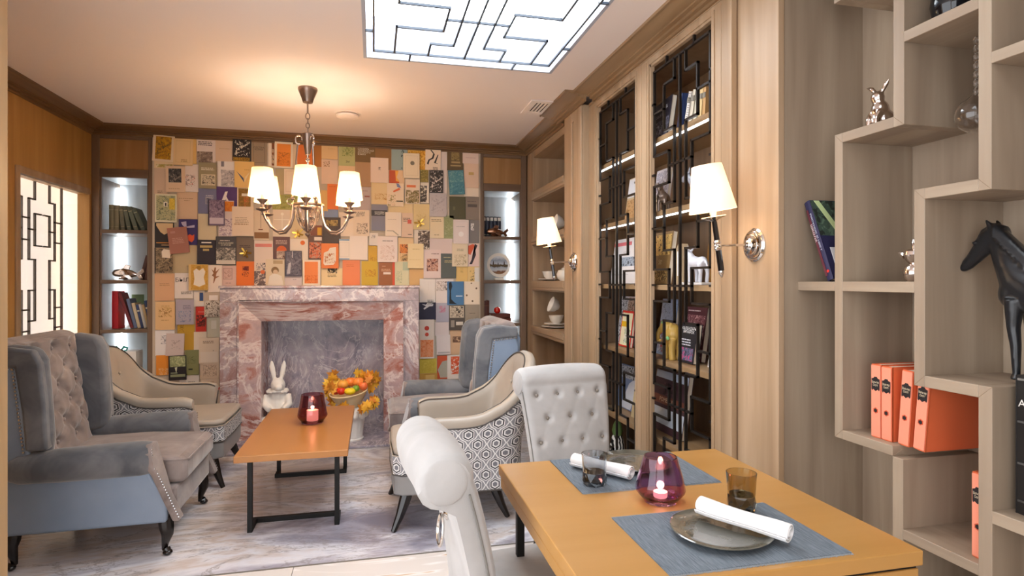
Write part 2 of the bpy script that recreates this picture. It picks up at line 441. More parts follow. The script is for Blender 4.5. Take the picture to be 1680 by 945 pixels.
lb2 = copytree(lb); lb2.location = (0.535, 0.35, ZC)
for o in lb2.children:
    if o.name.startswith('diffuser'):
        o.data = o.data.copy(); o.data.materials.clear(); o.data.materials.append(emis('diffuser_glow_dimmer', (0.90, 0.96, 1.0), E_LIGHTBOX * 0.4))
lb2['label'] = 'second white ceiling light box with black lattice, above the camera'; lb['group'] = lb2['group'] = 'lattice ceiling light boxes'
# ---- walls
struct(B().box(-1.903, 1.045, YB, 6.33, 0, ZC).build('wall_back', M_wall))
struct(B().box(2.0, 2.1, -1.6, 6.35, 0, ZC).build('wall_right', M_wall))
fw = B(); fw.box(-2.9, -2.4, -1.6, -1.5, 0, ZC); fw.box(0.3, 2.1, -1.6, -1.5, 0, ZC); fw.box(-2.4, 0.3, -1.6, -1.5, 2.5, ZC); fw.box(-2.4, 0.3, -1.6, -1.5, 0, 0.4)
struct(fw.build('light_shaping_wall', M_wall))  # added unseen wall; its opening is shaped so daylight comes from the left
struct(B().box(-2.9, 2.6, 6.28, 6.35, 0, ZC).build('wall_back_rear', M_wall))
WY0, WY1, WZ0, WZ1 = 4.746, 5.785, 0.45, 2.10
wl = B()
wl.box(XL - 0.09, XL, 2.6, WY0, 0, ZC); wl.box(XL - 0.09, XL, WY1, 6.3, 0, ZC); wl.box(XL - 0.09, XL, WY0, WY1, WZ1, ZC); wl.box(XL - 0.09, XL, WY0, WY1, 0, WZ0)
wl_o = struct(wl.build('wall_left', M_panel))
b = B(); w = 0.05
b.box(XL - 0.02, XL + 0.012, WY0 - w, WY0, WZ0 - w, WZ1 + w); b.box(XL - 0.02, XL + 0.012, WY0, WY1, WZ1, WZ1 + w); b.box(XL - 0.02, XL + 0.012, WY0, WY1, WZ0 - w, WZ0)
win = struct(b.build('window_1', M_oak, bevel=0.006))
B().box(XL - 0.026, XL - 0.02, WY0, WY1, WZ0, WZ1).build('pane', pane('window_glass'), win)
b = B(); lat = []
def lrun(*pts):
    for a, c in zip(pts, pts[1:]): lat.append((a, c))
for base in (4.957, 5.412):
    for sg in (-1, 1):
        yy = lambda o: base + sg * o
        if yy(0.125) > 5.47: continue
        for zo in (0, -0.90):
            lrun((yy(0.125), 2.09 + zo + (0 if zo == 0 else 0.09)), (yy(0.125), 1.96 + zo), (yy(0.048), 1.96 + zo), (yy(0.048), 1.513 + zo), (yy(0.125), 1.513 + zo), (yy(0.125), 1.285 + zo), (yy(0.048), 1.285 + zo))
            lrun((yy(0.205), 1.855 + zo), (yy(0.125), 1.855 + zo) if sg else None, (yy(0.125), 1.617 + zo), (yy(0.205), 1.617 + zo))
            lrun((yy(0.125), 1.735 + zo), (yy(0.048), 1.735 + zo))
            if zo == 0: lrun((yy(0.048), 1.285), (yy(0.048), 1.06))
    if base < 5.2:
        for z in (1.815, 1.655, 1.144, 0.988, 0.75): lrun((base - 0.048, z), (base + 0.048, z))
lrun((5.468, 2.1), (5.468, 0.45)); lrun((4.752, 2.1), (4.752, 0.45))
for z in (1.815, 1.655, 1.144, 0.988): lrun((5.364, z), (5.468, z))
for (y0, z0), (y1, z1) in lat:
    if min(z0, z1) < 0.45: continue
    b.box(XL - 0.075, XL - 0.06, min(y0, y1) - 0.0055, max(y0, y1) + 0.0055, min(z0, z1) - 0.0055, max(z0, z1) + 0.0055)
b.build('lattice_grille', plain('window_lattice', '4a4038', rough=0.4), win)
B().box(XL - 0.25, XL - 0.24, WY0 - 0.2, WY1 + 0.1, WZ0 - 0.2, WZ1 + 0.2).build('backlit_sheet', emis('frosted_glow', (1.0, 0.93, 0.86), E_WINDOW), win)
struct(B().box(-2.9, -1.33, 2.46, 2.58, 0, ZC).build('wall_left_front', wood('light_jamb', 'a98a62', 'bb9c74', 'c9ad87')))

# ---- crown moulding: (distance from wall, height)
CR = [(0, 2.628), (0.014, 2.628), (0.014, 2.644), (0.034, 2.646), (0.034, 2.660), (0.058, 2.662), (0.058, 2.672), (0.147, 2.689), (0.147, 2.684), (0.157, 2.684), (0.157, 2.70), (0, 2.70)]
trim_n = 0
def crown(axis, lo, hi, wall, sgn, mat):
    global trim_n; trim_n += 1
    struct(B().prism([(wall + sgn * d_, z) for d_, z in CR], axis, lo, hi).build('trim_%d' % trim_n, mat))
crown('y', 2.58, YB, XL, 1, M_crown)
def crown_x(lo, hi, wall):
    global trim_n; trim_n += 1
    v = [(wall - d_, z) for d_, z in CR]
    struct(B().prism(v, 'x', lo, hi).build('trim_%d' % trim_n, M_crown_x))
crown_x(XL, XR, YB)
M_crown_r = wood('crown_right', '7c6043', '917454', 'a58866', axis='y')
crown('y', 4.60, YB, XR, -1, M_crown_r); crown('y', 3.95, 4.60, XR - 0.06, -1, M_crown_r); crown('y', -1.5, 3.95, XR, -1, M_crown_r)

# ================================================================== BUILT-IN CASEWORK
M_niche_led_lit = wood('led_lit_oak', 'a2a4a6', 'b4b6b8', 'c4c5c6', rough=0.5)  # brown niche oak made pale: the LED light is put into its colour
M_led = emis('led_strip_glow', (0.82, 0.93, 1.0), E_NICHE)
M_ledc = emis('cabinet_led_glow', (0.92, 0.96, 1.0), E_CABINET)
M_topdoor = wood('honey_door', '8a6238', 'a0784a', 'b08a5c')
def wall_bookcase(x0, x1, ox0, ox1, led_left, label):
    cx = (x0 + x1) / 2
    r = root('built_in_bookcase', (cx, YB, 0), label, 'bookcase')
    D = 6.25; zt = 2.262; zb = 0.46
    for a, c in ((x0, ox0), (ox1, x1)):
        B().box(a, c, YB, YB + 0.025, 0, ZC - 0.06).build('stile', M_boak, r, bevel=0.004)
    B().box(ox0, ox1, YB, YB + 0.025, zt, zt + 0.075).build('rail', M_boak_x, r, bevel=0.004)
    B().box(ox0, ox1, YB, YB + 0.025, 2.60, 2.64).build('rail', M_boak_x, r, bevel=0.004)
    B().box(ox0 - 0.001, ox1 + 0.001, YB + 0.008, YB + 0.03, zt + 0.075, 2.60).build('top_door', M_topdoor, r, bevel=0.004)
    # stepped inner bead round the niche
    B().box(ox0, ox0 + 0.012, YB + 0.012, YB + 0.03, zb, zt).build('bead', M_boak, r); B().box(ox1 - 0.012, ox1, YB + 0.012, YB + 0.03, zb, zt).build('bead', M_boak, r)
    B().box(x0 + 0.01, ox0, YB + 0.025, D, 0, zt + 0.03).build('side_panel', M_boak, r); B().box(ox1, x1 - 0.01, YB + 0.025, D, 0, zt + 0.03).build('side_panel', M_boak, r)
    B().box(x0 + 0.01, x1 - 0.01, D, D + 0.02, 0, zt + 0.03).build('back_panel', M_niche_led_lit, r)
    B().box(ox0, ox1, YB + 0.025, D, zt, zt + 0.03).build('top_panel', M_niche_led_lit, r)
    for z in (1.805, 1.364, 0.93, zb):
        B().box(ox0, ox1, YB + 0.005, D, z - 0.032, z).build('shelf', M_boak_x, r, bevel=0.003)
    B().box(ox0, ox1, YB, YB + 0.025, 0.0, zb - 0.032).build('lower_door', M_topdoor, r, bevel=0.004)
    xl = ox0 + 0.016 if led_left else ox1 - 0.016
    for z0, z1 in ((zb, 0.93), (0.93, 1.364), (1.364, 1.805), (1.805, zt)):
        B().box(xl - 0.006, xl + 0.006, D - 0.02, D - 0.008, z0 + 0.004, z1 - 0.036).build('led_strip', M_led, r)
    adopt(r, 'back_panel', ('led_strip',)); adopt(r, 'side_panel', ('bead',))
    return r
wall_bookcase(-2.38, -1.903, -2.318, -1.937, True, 'tall narrow built-in bookcase with lit shelves beside the latticed window')
wall_bookcase(1.045, 1.525, 1.076, 1.466, False, 'tall narrow built-in bookcase with lit shelves right of the covers wall')

# ---- open niche cabinet on the right wall
oc = root('open_niche_cabinet', (1.73, 5.1, 0), 'oak cabinet of open box niches holding white crockery', 'cabinet')
NY0, NY1 = 4.60, 5.606
B().box(XR, XR + 0.4, NY1, YB - 0.0, 0, ZC - 0.06).build('stile', M_oak, oc, bevel=0.004)
B().box(XR, XR + 0.4, 4.44, NY0, 0, ZC - 0.06).build('stile', M_oak, oc, bevel=0.004)
B().box(XR + 0.4, XR + 0.42, 4.44, YB, 0, ZC - 0.06).build('back_panel', M_oak_y, oc)
levels = [(2.568, ZC - 0.06), (2.136, 2.22), (1.698, 1.782), (1.26, 1.356), (0.834, 0.924), (0.0, 0.30)]
for z0, z1 in levels:
    B().box(XR + 0.004, XR + 0.4, NY0, NY1, z0, z1).build('shelf', M_oak_y, oc, bevel=0.003)
    if 0.5 < z0 < 2.5:
        B().prism([(XR + 0.004, z0 + 0.004), (XR - 0.012, z0 + 0.012), (XR - 0.012, z0 + 0.03), (XR - 0.02, z0 + 0.04), (XR - 0.02, z1), (XR + 0.004, z1)], 'y', NY0, NY1).build('shelf_moulding', M_oak_y, oc, bevel=0.003)
for y in (4.86, 4.98, 5.10):
    B().box(XR + 0.18, XR + 0.2, y, y + 0.02, 0.3, 0.834).build('divider', M_oak, oc)
# ---- pilaster carrying the far sconce
pl = root('oak_pilaster', (1.60, 4.25, 0), 'oak pilaster between open niches and glazed bookcase', 'pilaster')
B().box(1.485, 1.93, 4.06, 4.44, 0, ZC - 0.06).build('body', M_oak, pl, bevel=0.004)
B().box(1.47, 1.485, 4.06, 4.22, 0, ZC - 0.06).build('front_board', M_oak, pl, bevel=0.004)
B().box(1.47, 1.485, 4.27, 4.44, 0, ZC - 0.06).build('edge_board', M_oak, pl, bevel=0.004)
B().box(1.472, 1.485, 4.22, 4.27, 2.56, ZC - 0.06).build('top_board', M_oak, pl, bevel=0.003)

# ---- glazed bookcase with two lattice doors
gb = root('lattice_door_bookcase', (1.73, 3.2, 0), 'tall oak bookcase with two black geometric lattice doors', 'bookcase')
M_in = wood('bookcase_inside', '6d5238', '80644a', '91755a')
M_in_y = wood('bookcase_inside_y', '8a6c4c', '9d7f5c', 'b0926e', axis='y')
D2 = 1.93
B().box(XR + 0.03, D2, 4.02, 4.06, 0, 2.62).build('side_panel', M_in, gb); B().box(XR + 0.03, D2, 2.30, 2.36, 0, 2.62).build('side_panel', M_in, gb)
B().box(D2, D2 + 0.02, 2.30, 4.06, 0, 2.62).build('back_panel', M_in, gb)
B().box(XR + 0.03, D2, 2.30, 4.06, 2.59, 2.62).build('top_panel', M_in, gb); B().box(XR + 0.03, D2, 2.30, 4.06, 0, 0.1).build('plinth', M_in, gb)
SH = (2.175, 1.752, 1.332, 0.905, 0.455)
for z in SH:
    for y0, y1 in ((2.36, 4.02),):
        B().box(XR + 0.055, D2, y0, y1, z - 0.03, z).build('shelf', M_in_y, gb, bevel=0.002)
        if z > 1.6: B().box(XR + 0.062, XR + 0.072, y0 + 0.02, y1 - 0.02, z - 0.037, z - 0.03).build('led_strip', M_ledc, gb)
B().box(XR, XR + 0.03, 2.30, 2.377, 0, 2.64).build('edge_strip', M_oak, gb, bevel=0.004)
B().box(XR, XR + 0.03, 2.377, 4.06, 2.625, 2.645).build('head_strip', M_oak_y, gb, bevel=0.003)
def lattice_segments():
    s = []
    def r(*p):
        for a, c in zip(p, p[1:]): s.append((a, c))
    FRM, A_, BU, SM = 0.285, 0.172, 0.116, 0.058
    TOP, BOT = 2.53, 0.14
    r((-FRM, TOP), (FRM, TOP)); r((-FRM, BOT), (FRM, BOT)); r((0, TOP), (0, BOT))
    bumps = [(2.055, 1.884), (1.417, 1.241), (0.776, 0.605)]
    steps = [(2.425, 2.172), (1.773, 1.52), (1.138, 0.883), (0.496, 0.243)]
    for g in (-1, 1):
        z = TOP
        for hi, lo in bumps:
            r((g * FRM, z), (g * FRM, hi), (g * BU, hi), (g * BU, lo), (g * FRM, lo)); z = lo
        r((g * FRM, z), (g * FRM, BOT))
        z = TOP
        for hi, lo in steps:
            r((g * SM, z), (g * SM, hi), (g * A_, hi), (g * A_, lo), (g * SM, lo)); z = lo
            mid = {2.425: 2.293, 1.773: 1.645, 1.138: 1.01, 0.496: 0.37}[hi]
            r((g * A_, mid), (g * FRM, mid))
        r((g * SM, z), (g * SM, BOT))
        for zz in (2.35, 1.95, 1.65, 1.33, 0.95, 0.69): s.append(((g * FRM, zz), (g * 0.325, zz)))
        s.append(((g * 0.14, TOP), (g * 0.14, TOP + 0.045)))
    for z in (1.973, 1.328, 0.692): r((-BU, z), (BU, z))
    return s
SEG = lattice_segments()
def lattice_door(y0, y1, oy0, oy1):
    d_ = B()
    d_.box(XR, XR + 0.028, y0 + 0.002, oy0, 0.02, 2.622); d_.box(XR, XR + 0.028, oy1, y1 - 0.002, 0.02, 2.622)
    d_.box(XR, XR + 0.028, oy0, oy1, 2.585, 2.622); d_.box(XR, XR + 0.028, oy0, oy1, 0.02, 0.10)
    door = d_.build('door', M_oak, gb, bevel=0.003)
    # inner bead stepping back to the opening
    i_ = B(); e = 0.014
    i_.box(XR + 0.008, XR + 0.03, oy0, oy0 + e, 0.10, 2.585); i_.box(XR + 0.008, XR + 0.03, oy1 - e, oy1, 0.10, 2.585); i_.box(XR + 0.008, XR + 0.03, oy0, oy1, 2.572, 2.585)
    for yy in (oy0 - 0.022, oy1 + 0.022): i_.box(XR - 0.005, XR + 0.002, yy - 0.006, yy + 0.006, 0.05, 2.60)
    i_.build('door_bead', M_oak, door, world=False).location = (0, 0, 0)
    for o in (door.children): o.data.transform(Matrix.Translation((-gb.location[0], -gb.location[1], 0)))
    g_ = B(); h = 0.0055; cy = (oy0 + oy1) / 2
    for (a0, z0), (a1, z1) in SEG:
        g_.box(XR + 0.012, XR + 0.026, cy + min(a0, a1) - h, cy + max(a0, a1) + h, min(z0, z1) - h, max(z0, z1) + h)
    go = g_.build('lattice_grille', M_lattice, door, world=False); go.data.transform(Matrix.Translation((-gb.location[0], -gb.location[1], 0)))
lattice_door(3.192, 4.058, 3.275, 3.911)
lattice_door(2.377, 3.192, 2.456, 3.098)

# ---- panel carrying the near sconce, and side of the recess
pn = root('oak_wall_panel', (1.75, 2.16, 0), 'broad pale oak panel between lattice bookcase and zigzag shelves', 'panel')
B().box(1.56, 1.588, 2.029, 2.298, 0, ZC).build('front_board', M_oak, pn, bevel=0.003)
B().box(1.588, 2.0, 2.033, 2.298, 0, ZC).build('side_board', M_oak_cool_lit, pn)

# ---- zigzag shelving
zs = root('zigzag_shelving', (1.80, 1.5, 0), 'oak shelving of staggered open boxes with mitred edges', 'shelving')
FX, BX = 1.652, 1.962
B().box(BX, 2.0, 0.6, 2.033, 0, ZC).build('back_panel', M_oak_cool_lit, zs)
vert = [(1.803, 1.840, 0.780, 1.888), (1.549, 1.589, 1.853, 2.70), (1.275, 1.311, 1.604, 2.70), (1.476, 1.513, 1.025, 1.638), (1.273, 1.311, 0.0, 1.06), (1.553, 1.592, 0.0, 0.78), (1.807, 1.844, 2.372, 2.70), (0.86, 0.90, 0.0, 2.70)]
hor = [(1.589, 1.803, 1.853, 1.888), (1.311, 1.549, 2.116, 2.150), (1.311, 1.476, 1.604, 1.638), (1.311, 1.476, 1.025, 1.060), (0.90, 1.275, 1.949, 1.981), (1.840, 2.033, 1.315, 1.350), (1.513, 1.803, 1.315, 1.350), (1.592, 1.803, 0.780, 0.813), (1.311, 1.553, 0.525, 0.557), (0.90, 1.273, 0.686, 0.721), (1.589, 1.807, 2.372, 2.407)]
for y0, y1, z0, z1 in vert: B().box(FX, BX, y0, y1, z0, z1).build('upright', M_oak_cool_lit, zs, bevel=0.0015, seg=1)
for y0, y1, z0, z1 in hor: B().box(FX, BX, y0 - 0.0004, y1 + 0.0004, z0, z1).build('shelf', M_oak_cool_lit_y, zs, bevel=0.0015, seg=1)

M_mitre = plain('mitre_line', '8a765f', rough=0.8)  # thin darker line along each mitre joint
for a, c in (((1.840, 1.888), (1.803, 1.853)), ((1.840, 0.780), (1.803, 0.813)), ((1.589, 1.888), (1.549, 1.853)), ((1.513, 1.638), (1.476, 1.604)), ((1.311, 1.638), (1.275, 1.604)), ((1.513, 1.025), (1.476, 1.060)), ((1.311, 1.025), (1.273, 1.060)), ((1.592, 0.780), (1.553, 0.813))):
    B().tube([(FX - 0.0001, a[0], a[1]), (FX - 0.0001, c[0], c[1])], 0.0007, 4).build('mitre_joint', M_mitre, zs)

# ================================================================== FIREPLACE
fp = root('marble_fireplace', (-0.42, 5.5, 0), 'pink and grey veined marble fireplace surround with deep firebox', 'fireplace')
FY_, TOPZ = 5.30, 1.315
ox0, ox1, ix0, ix1, px0, px1 = -1.234, 0.398, -1.088, 0.262, -0.925, 0.092
zi, zo_ = 1.18, 1.012
B().box(ox0, ix0, FY_, YB, 0, zi).build('outer_jamb', M_grey_marble, fp, bevel=0.004)
B().box(ix1, ox1, FY_, YB, 0, zi).build('outer_jamb', M_grey_marble, fp, bevel=0.004)
B().box(ox0, ox1, FY_, YB, zi, TOPZ - 0.022).build('frieze', M_grey_marble, fp, bevel=0.004)
B().box(ox0 - 0.008, ox1 + 0.008, FY_ - 0.01, YB, TOPZ - 0.022, TOPZ).build('mantel_shelf', M_grey_marble, fp, bevel=0.004)
b = B(); b.box(ix0 - 0.012, ix0, FY_ - 0.012, FY_, 0, zi + 0.012); b.box(ix1, ix1 + 0.012, FY_ - 0.012, FY_, 0, zi + 0.012); b.box(ix0, ix1, FY_ - 0.012, FY_, zi, zi + 0.012)
b.build('raised_bead', M_grey_marble, fp, bevel=0.003)
SD = 0.07
for nm, f0, f1, k0, k1 in (('inner_jamb', (ix0, 0), (ix0, zi), (px0, 0), (px0, zo_)), ('inner_jamb', (ix1, 0), (ix1, zi), (px1, 0), (px1, zo_)), ('lintel', (ix0, zi), (ix1, zi), (px0, zo_), (px1, zo_))):
    A0 = (f0[0], FY_ + 0.004, f0[1]); A1 = (f1[0], FY_ + 0.004, f1[1]); K0 = (k0[0], FY_ + SD, k0[1]); K1 = (k1[0], FY_ + SD, k1[1])
    dd = 5.72
    bb = B().add([A0, A1, K1, K0, (A0[0], dd, A0[2]), (A1[0], dd, A1[2]), (K1[0], dd, K1[2]), (K0[0], dd, K0[2])], [(0, 1, 2, 3), (4, 5, 6, 7), (0, 1, 5, 4), (1, 2, 6, 5), (2, 3, 7, 6), (3, 0, 4, 7)])
    bb.build(nm, M_red_marble, fp)
B().box(px0 - 0.1, px1 + 0.1, 5.71, 5.75, 0, zo_ + 0.1).build('firebox_back', M_fire_marble, fp)
B().box(ix0 - 0.1, ix1 + 0.1, 4.93, 5.71, 0.001, 0.02).build('hearth', M_fire_marble, fp, bevel=0.003)

# ================================================================== SEATING
def tuft(buttons, pts_pairs, rb, ab, rc, ac):
    """depth of a tufted surface at (u, v): a dimple at every button, creases between neighbours"""
    def f(u, v):
        d = 0
        for (a, c) in buttons:
            q = ((u - a) ** 2 + (v - c) ** 2) / rb ** 2
            if q < 9: d = max(d, ab * math.exp(-q))
        best = 9
        for (a, c), (e, g) in pts_pairs:
            dx, dy = e - a, g - c; L = dx * dx + dy * dy
            t_ = max(0, min(1, ((u - a) * dx + (v - c) * dy) / L)); x, y = a + t_ * dx - u, c + t_ * dy - v
            best = min(best, x * x + y * y)
        return max(d, ac * math.exp(-best / rc ** 2))
    return f
def pairs(bt, lim):
    return [(a, c) for i, a in enumerate(bt) for c in bt[i + 1:] if 1e-4 < (a[0] - c[0]) ** 2 + (a[1] - c[1]) ** 2 < lim ** 2 and abs(a[1] - c[1]) > 0.02]

def cabriole(x, y, top, out, par, mat):
    dx, dy = out
    pts = [(x, y, top + 0.03), (x + dx * 0.012, y + dy * 0.012, top * 0.80), (x + dx * 0.018, y + dy * 0.018, top * 0.60), (x + dx * 0.002, y + dy * 0.002, top * 0.34), (x - dx * 0.002, y - dy * 0.002, top * 0.16), (x + dx * 0.016, y + dy * 0.016, 0.026), (x + dx * 0.03, y + dy * 0.03, 0.010)]
    b = B().tube(pts, [0.036, 0.034, 0.027, 0.017, 0.014, 0.018, 0.012], 10)
    b.ball((x + dx * 0.02, y + dy * 0.02, 0.014), (0.023, 0.023, 0.014), 10, 6)
    return b.build('leg', mat, par, smooth=True, world=False)

def wing_chair(loc, rz, label):
    r = root('wing_armchair', loc, label, 'armchair', rz, 'wing armchairs by the fireplace')
    W = 0.385
    def soft(pts, y0, y1, nm, mat, bv):
        return B().prism(pts, 'y', y0, y1).build(nm, mat, r, smooth=True, bevel=bv, world=False, seg=4, angle=50)
    for s in (-1, 1):
        # leather outer side with the wing's outer face
        side = [(-0.43, 0.17), (0.355, 0.17), (0.365, 0.30), (0.30, 0.38), (0.27, 0.46), (-0.20, 0.46), (-0.225, 0.60), (-0.262, 0.985), (-0.43, 1.0), (-0.46, 0.9)]
        y0, y1 = sorted((s * W, s * (W - 0.05)))
        soft(side, y0, y1, 'outer_side', M_blueleather, 0.015)
        # rolled arm
        pts = [(-0.335, s * 0.375, 0.462), (-0.31, s * 0.372, 0.468), (-0.26, s * 0.368, 0.475), (-0.1, s * 0.362, 0.482), (0.1, s * 0.358, 0.486), (0.24, s * 0.356, 0.488), (0.285, s * 0.355, 0.488), (0.297, s * 0.355, 0.488)]
        B().tube(pts, [0.012, 0.045, 0.068, 0.08, 0.084, 0.084, 0.078, 0.06], 18, flat=0.92).build('arm', M_bluevelvet, r, smooth=True, world=False)
        inner = [(-0.25, 0.30), (0.33, 0.30), (0.29, 0.44), (-0.25, 0.47)]
        y0, y1 = sorted((s * 0.345, s * 0.285))
        soft(inner, y0, y1, 'arm_inner', M_bluevelvet, 0.02)
        # arm front facing
        fr = [(0, 0.565), (0.05, 0.56), (0.082, 0.52), (0.08, 0.46), (0.055, 0.40), (0.06, 0.30), (0.06, 0.18), (-0.03, 0.18), (-0.03, 0.30), (-0.05, 0.41), (-0.07, 0.46), (-0.068, 0.53), (-0.04, 0.56)]
        def fx(z): return 0.285 + max(0, (0.47 - z)) * 0.42
        bb = B(); n = len(fr)
        v = [(fx(z) + 0.012, s * (0.352 + a * 0.85), z) for a, z in fr] + [(fx(z) - 0.02, s * (0.352 + a * 0.85), z) for a, z in fr]
        bb.add(v, [tuple(range(n)), tuple(range(2 * n - 1, n - 1, -1))] + [(i, (i + 1) % n, n + (i + 1) % n, n + i) for i in range(n)])
        bb.build('arm_front', M_taupevelvet, r, smooth=True, bevel=0.008, world=False, seg=3, angle=50)
        # velvet wing
        wing = [(-0.40, 0.44), (-0.15, 0.50), (-0.138, 0.60), (-0.150, 0.80), (-0.165, 0.98), (-0.195, 1.04), (-0.30, 1.055), (-0.43, 1.035)]
        y0, y1 = sorted((s * (W - 0.012), s * 0.290))
        soft(wing, y0, y1, 'wing', M_bluevelvet, 0.035)
        border = [(-0.45, 1.035), (-0.45, 0.965), (-0.275, 0.95), (-0.245, 0.75), (-0.232, 0.56), (-0.142, 0.56), (-0.154, 0.80), (-0.170, 0.97), (-0.2, 1.03), (-0.30, 1.046)]
        y0, y1 = sorted((s * (W + 0.010), s * 0.33))
        soft(border, y0, y1, 'wing_border', M_bluevelvet, 0.014)
        nb = B()
        for k in range(24):
            q = k / 23; nb.ball((-0.282 + 0.043 * (1 - q), s * (W + 0.002), 0.943 - 0.385 * (1 - q)), (0.0065, 0.005, 0.0065), 6, 4)
        for k in range(10):
            q = k / 9; nb.ball((-0.285 - 0.15 * q, s * (W + 0.002), 0.945 + 0.014 * q), (0.0065, 0.005, 0.0065), 6, 4)
        for k in range(26):
            q = k / 25; z = 0.20 + 0.34 * q
            i_ = 0.052 + (0.012 if z > 0.44 else 0)
            nb.ball((fx(z) + 0.014, s * (0.352 + 0.85 * i_), z), (0.004, 0.0055, 0.0055), 6, 4)
        stuff(nb.build('nailhead_trim', plain('nailhead', 'd0d0d2', rough=0.25, metal=0.9), r, smooth=True, world=False))
    # back shell (leather behind, velvet over the top)
    bk = [(-0.44, 0.17), (-0.36, 0.17), (-0.33, 0.5), (-0.40, 1.0), (-0.45, 1.02), (-0.48, 0.95)]
    soft(bk, -W + 0.03, W - 0.03, 'back_shell', M_blueleather, 0.015)
    cap = [(-0.44, 0.93), (-0.31, 0.93), (-0.30, 1.04), (-0.36, 1.08), (-0.43, 1.07), (-0.465, 1.02)]
    soft(cap, -W + 0.045, W - 0.045, 'top_roll', M_taupevelvet, 0.03)
    # tufted inside back
    bt = []
    for k in range(6):
        z = 0.53 + k * 0.094
        for y in ((-0.1, 0.1, -0.30, 0.30) if k % 2 == 0 else (-0.2, 0.0, 0.2)): bt.append((y, z))
    dep = tuft(bt, pairs(bt, 0.15), 0.034, 0.042, 0.014, 0.016)
    nu, nv = 52, 62
    def fn(i, j):
        y = -0.29 + 0.58 * i / (nu - 1); z = 0.43 + 0.63 * j / (nv - 1)
        e = 0.03 * (1 - (y / 0.295) ** 4)
        x = -0.215 - 0.155 * (z - 0.43) + e - dep(y, z)
        if j == nv - 1: x -= 0.08
        return (x, y, z)
    B().grid(fn, nu, nv).build('tufted_back', M_taupevelvet, r, smooth=True, world=False, angle=80)
    for y, z in bt:
        if abs(y) < 0.21:
            B().ball((-0.215 - 0.155 * (z - 0.43) + 0.006, y, z), (0.008, 0.011, 0.011), 8, 6).build('button', M_taupevelvet, r, smooth=True, world=False)
    # seat cushion, piping, rail
    cz = [(-0.24, 0.33), (0.405, 0.33), (0.42, 0.36), (0.42, 0.43), (0.40, 0.458), (0.1, 0.475), (-0.24, 0.47)]
    soft(cz, -0.282, 0.282, 'seat_cushion', M_taupevelvet, 0.022)
    pp = [(0.418, -0.275, 0.435), (0.418, 0.275, 0.435)]
    B().tube([(-0.2, -0.284, 0.452), (0.3, -0.284, 0.452), (0.40, -0.276, 0.446), (0.42, -0.25, 0.442), (0.42, 0.25, 0.442), (0.40, 0.276, 0.446), (0.3, 0.284, 0.452), (-0.2, 0.284, 0.452)], 0.005, 8).build('piping', M_taupevelvet, r, smooth=True, world=False)
    soft([(-0.3, 0.17), (0.36, 0.17), (0.385, 0.19), (0.385, 0.325), (-0.3, 0.325)], -0.33, 0.33, 'seat_rail', M_taupevelvet, 0.012)
    for x, y, o in ((0.335, 0.335, (0.75, 0.65)), (0.335, -0.335, (0.75, -0.65)), (-0.30, 0.335, (-0.5, 0.5)), (-0.30, -0.335, (-0.5, -0.5))):
        cabriole(x, y, 0.17, o, r, M_darkleg)
    adopt(r, 'tufted_back', ('button',)); adopt(r, 'seat_cushion', ('piping',))
    return r
wing_chair((-1.345, 3.57, 0), 0.02, 'blue grey wing armchair with tufted taupe back nearest the camera on left')
wing_chair((0.53, 4.37, 0), PI, 'blue grey wing armchair standing between the fireplace and hexagon-patterned chair')

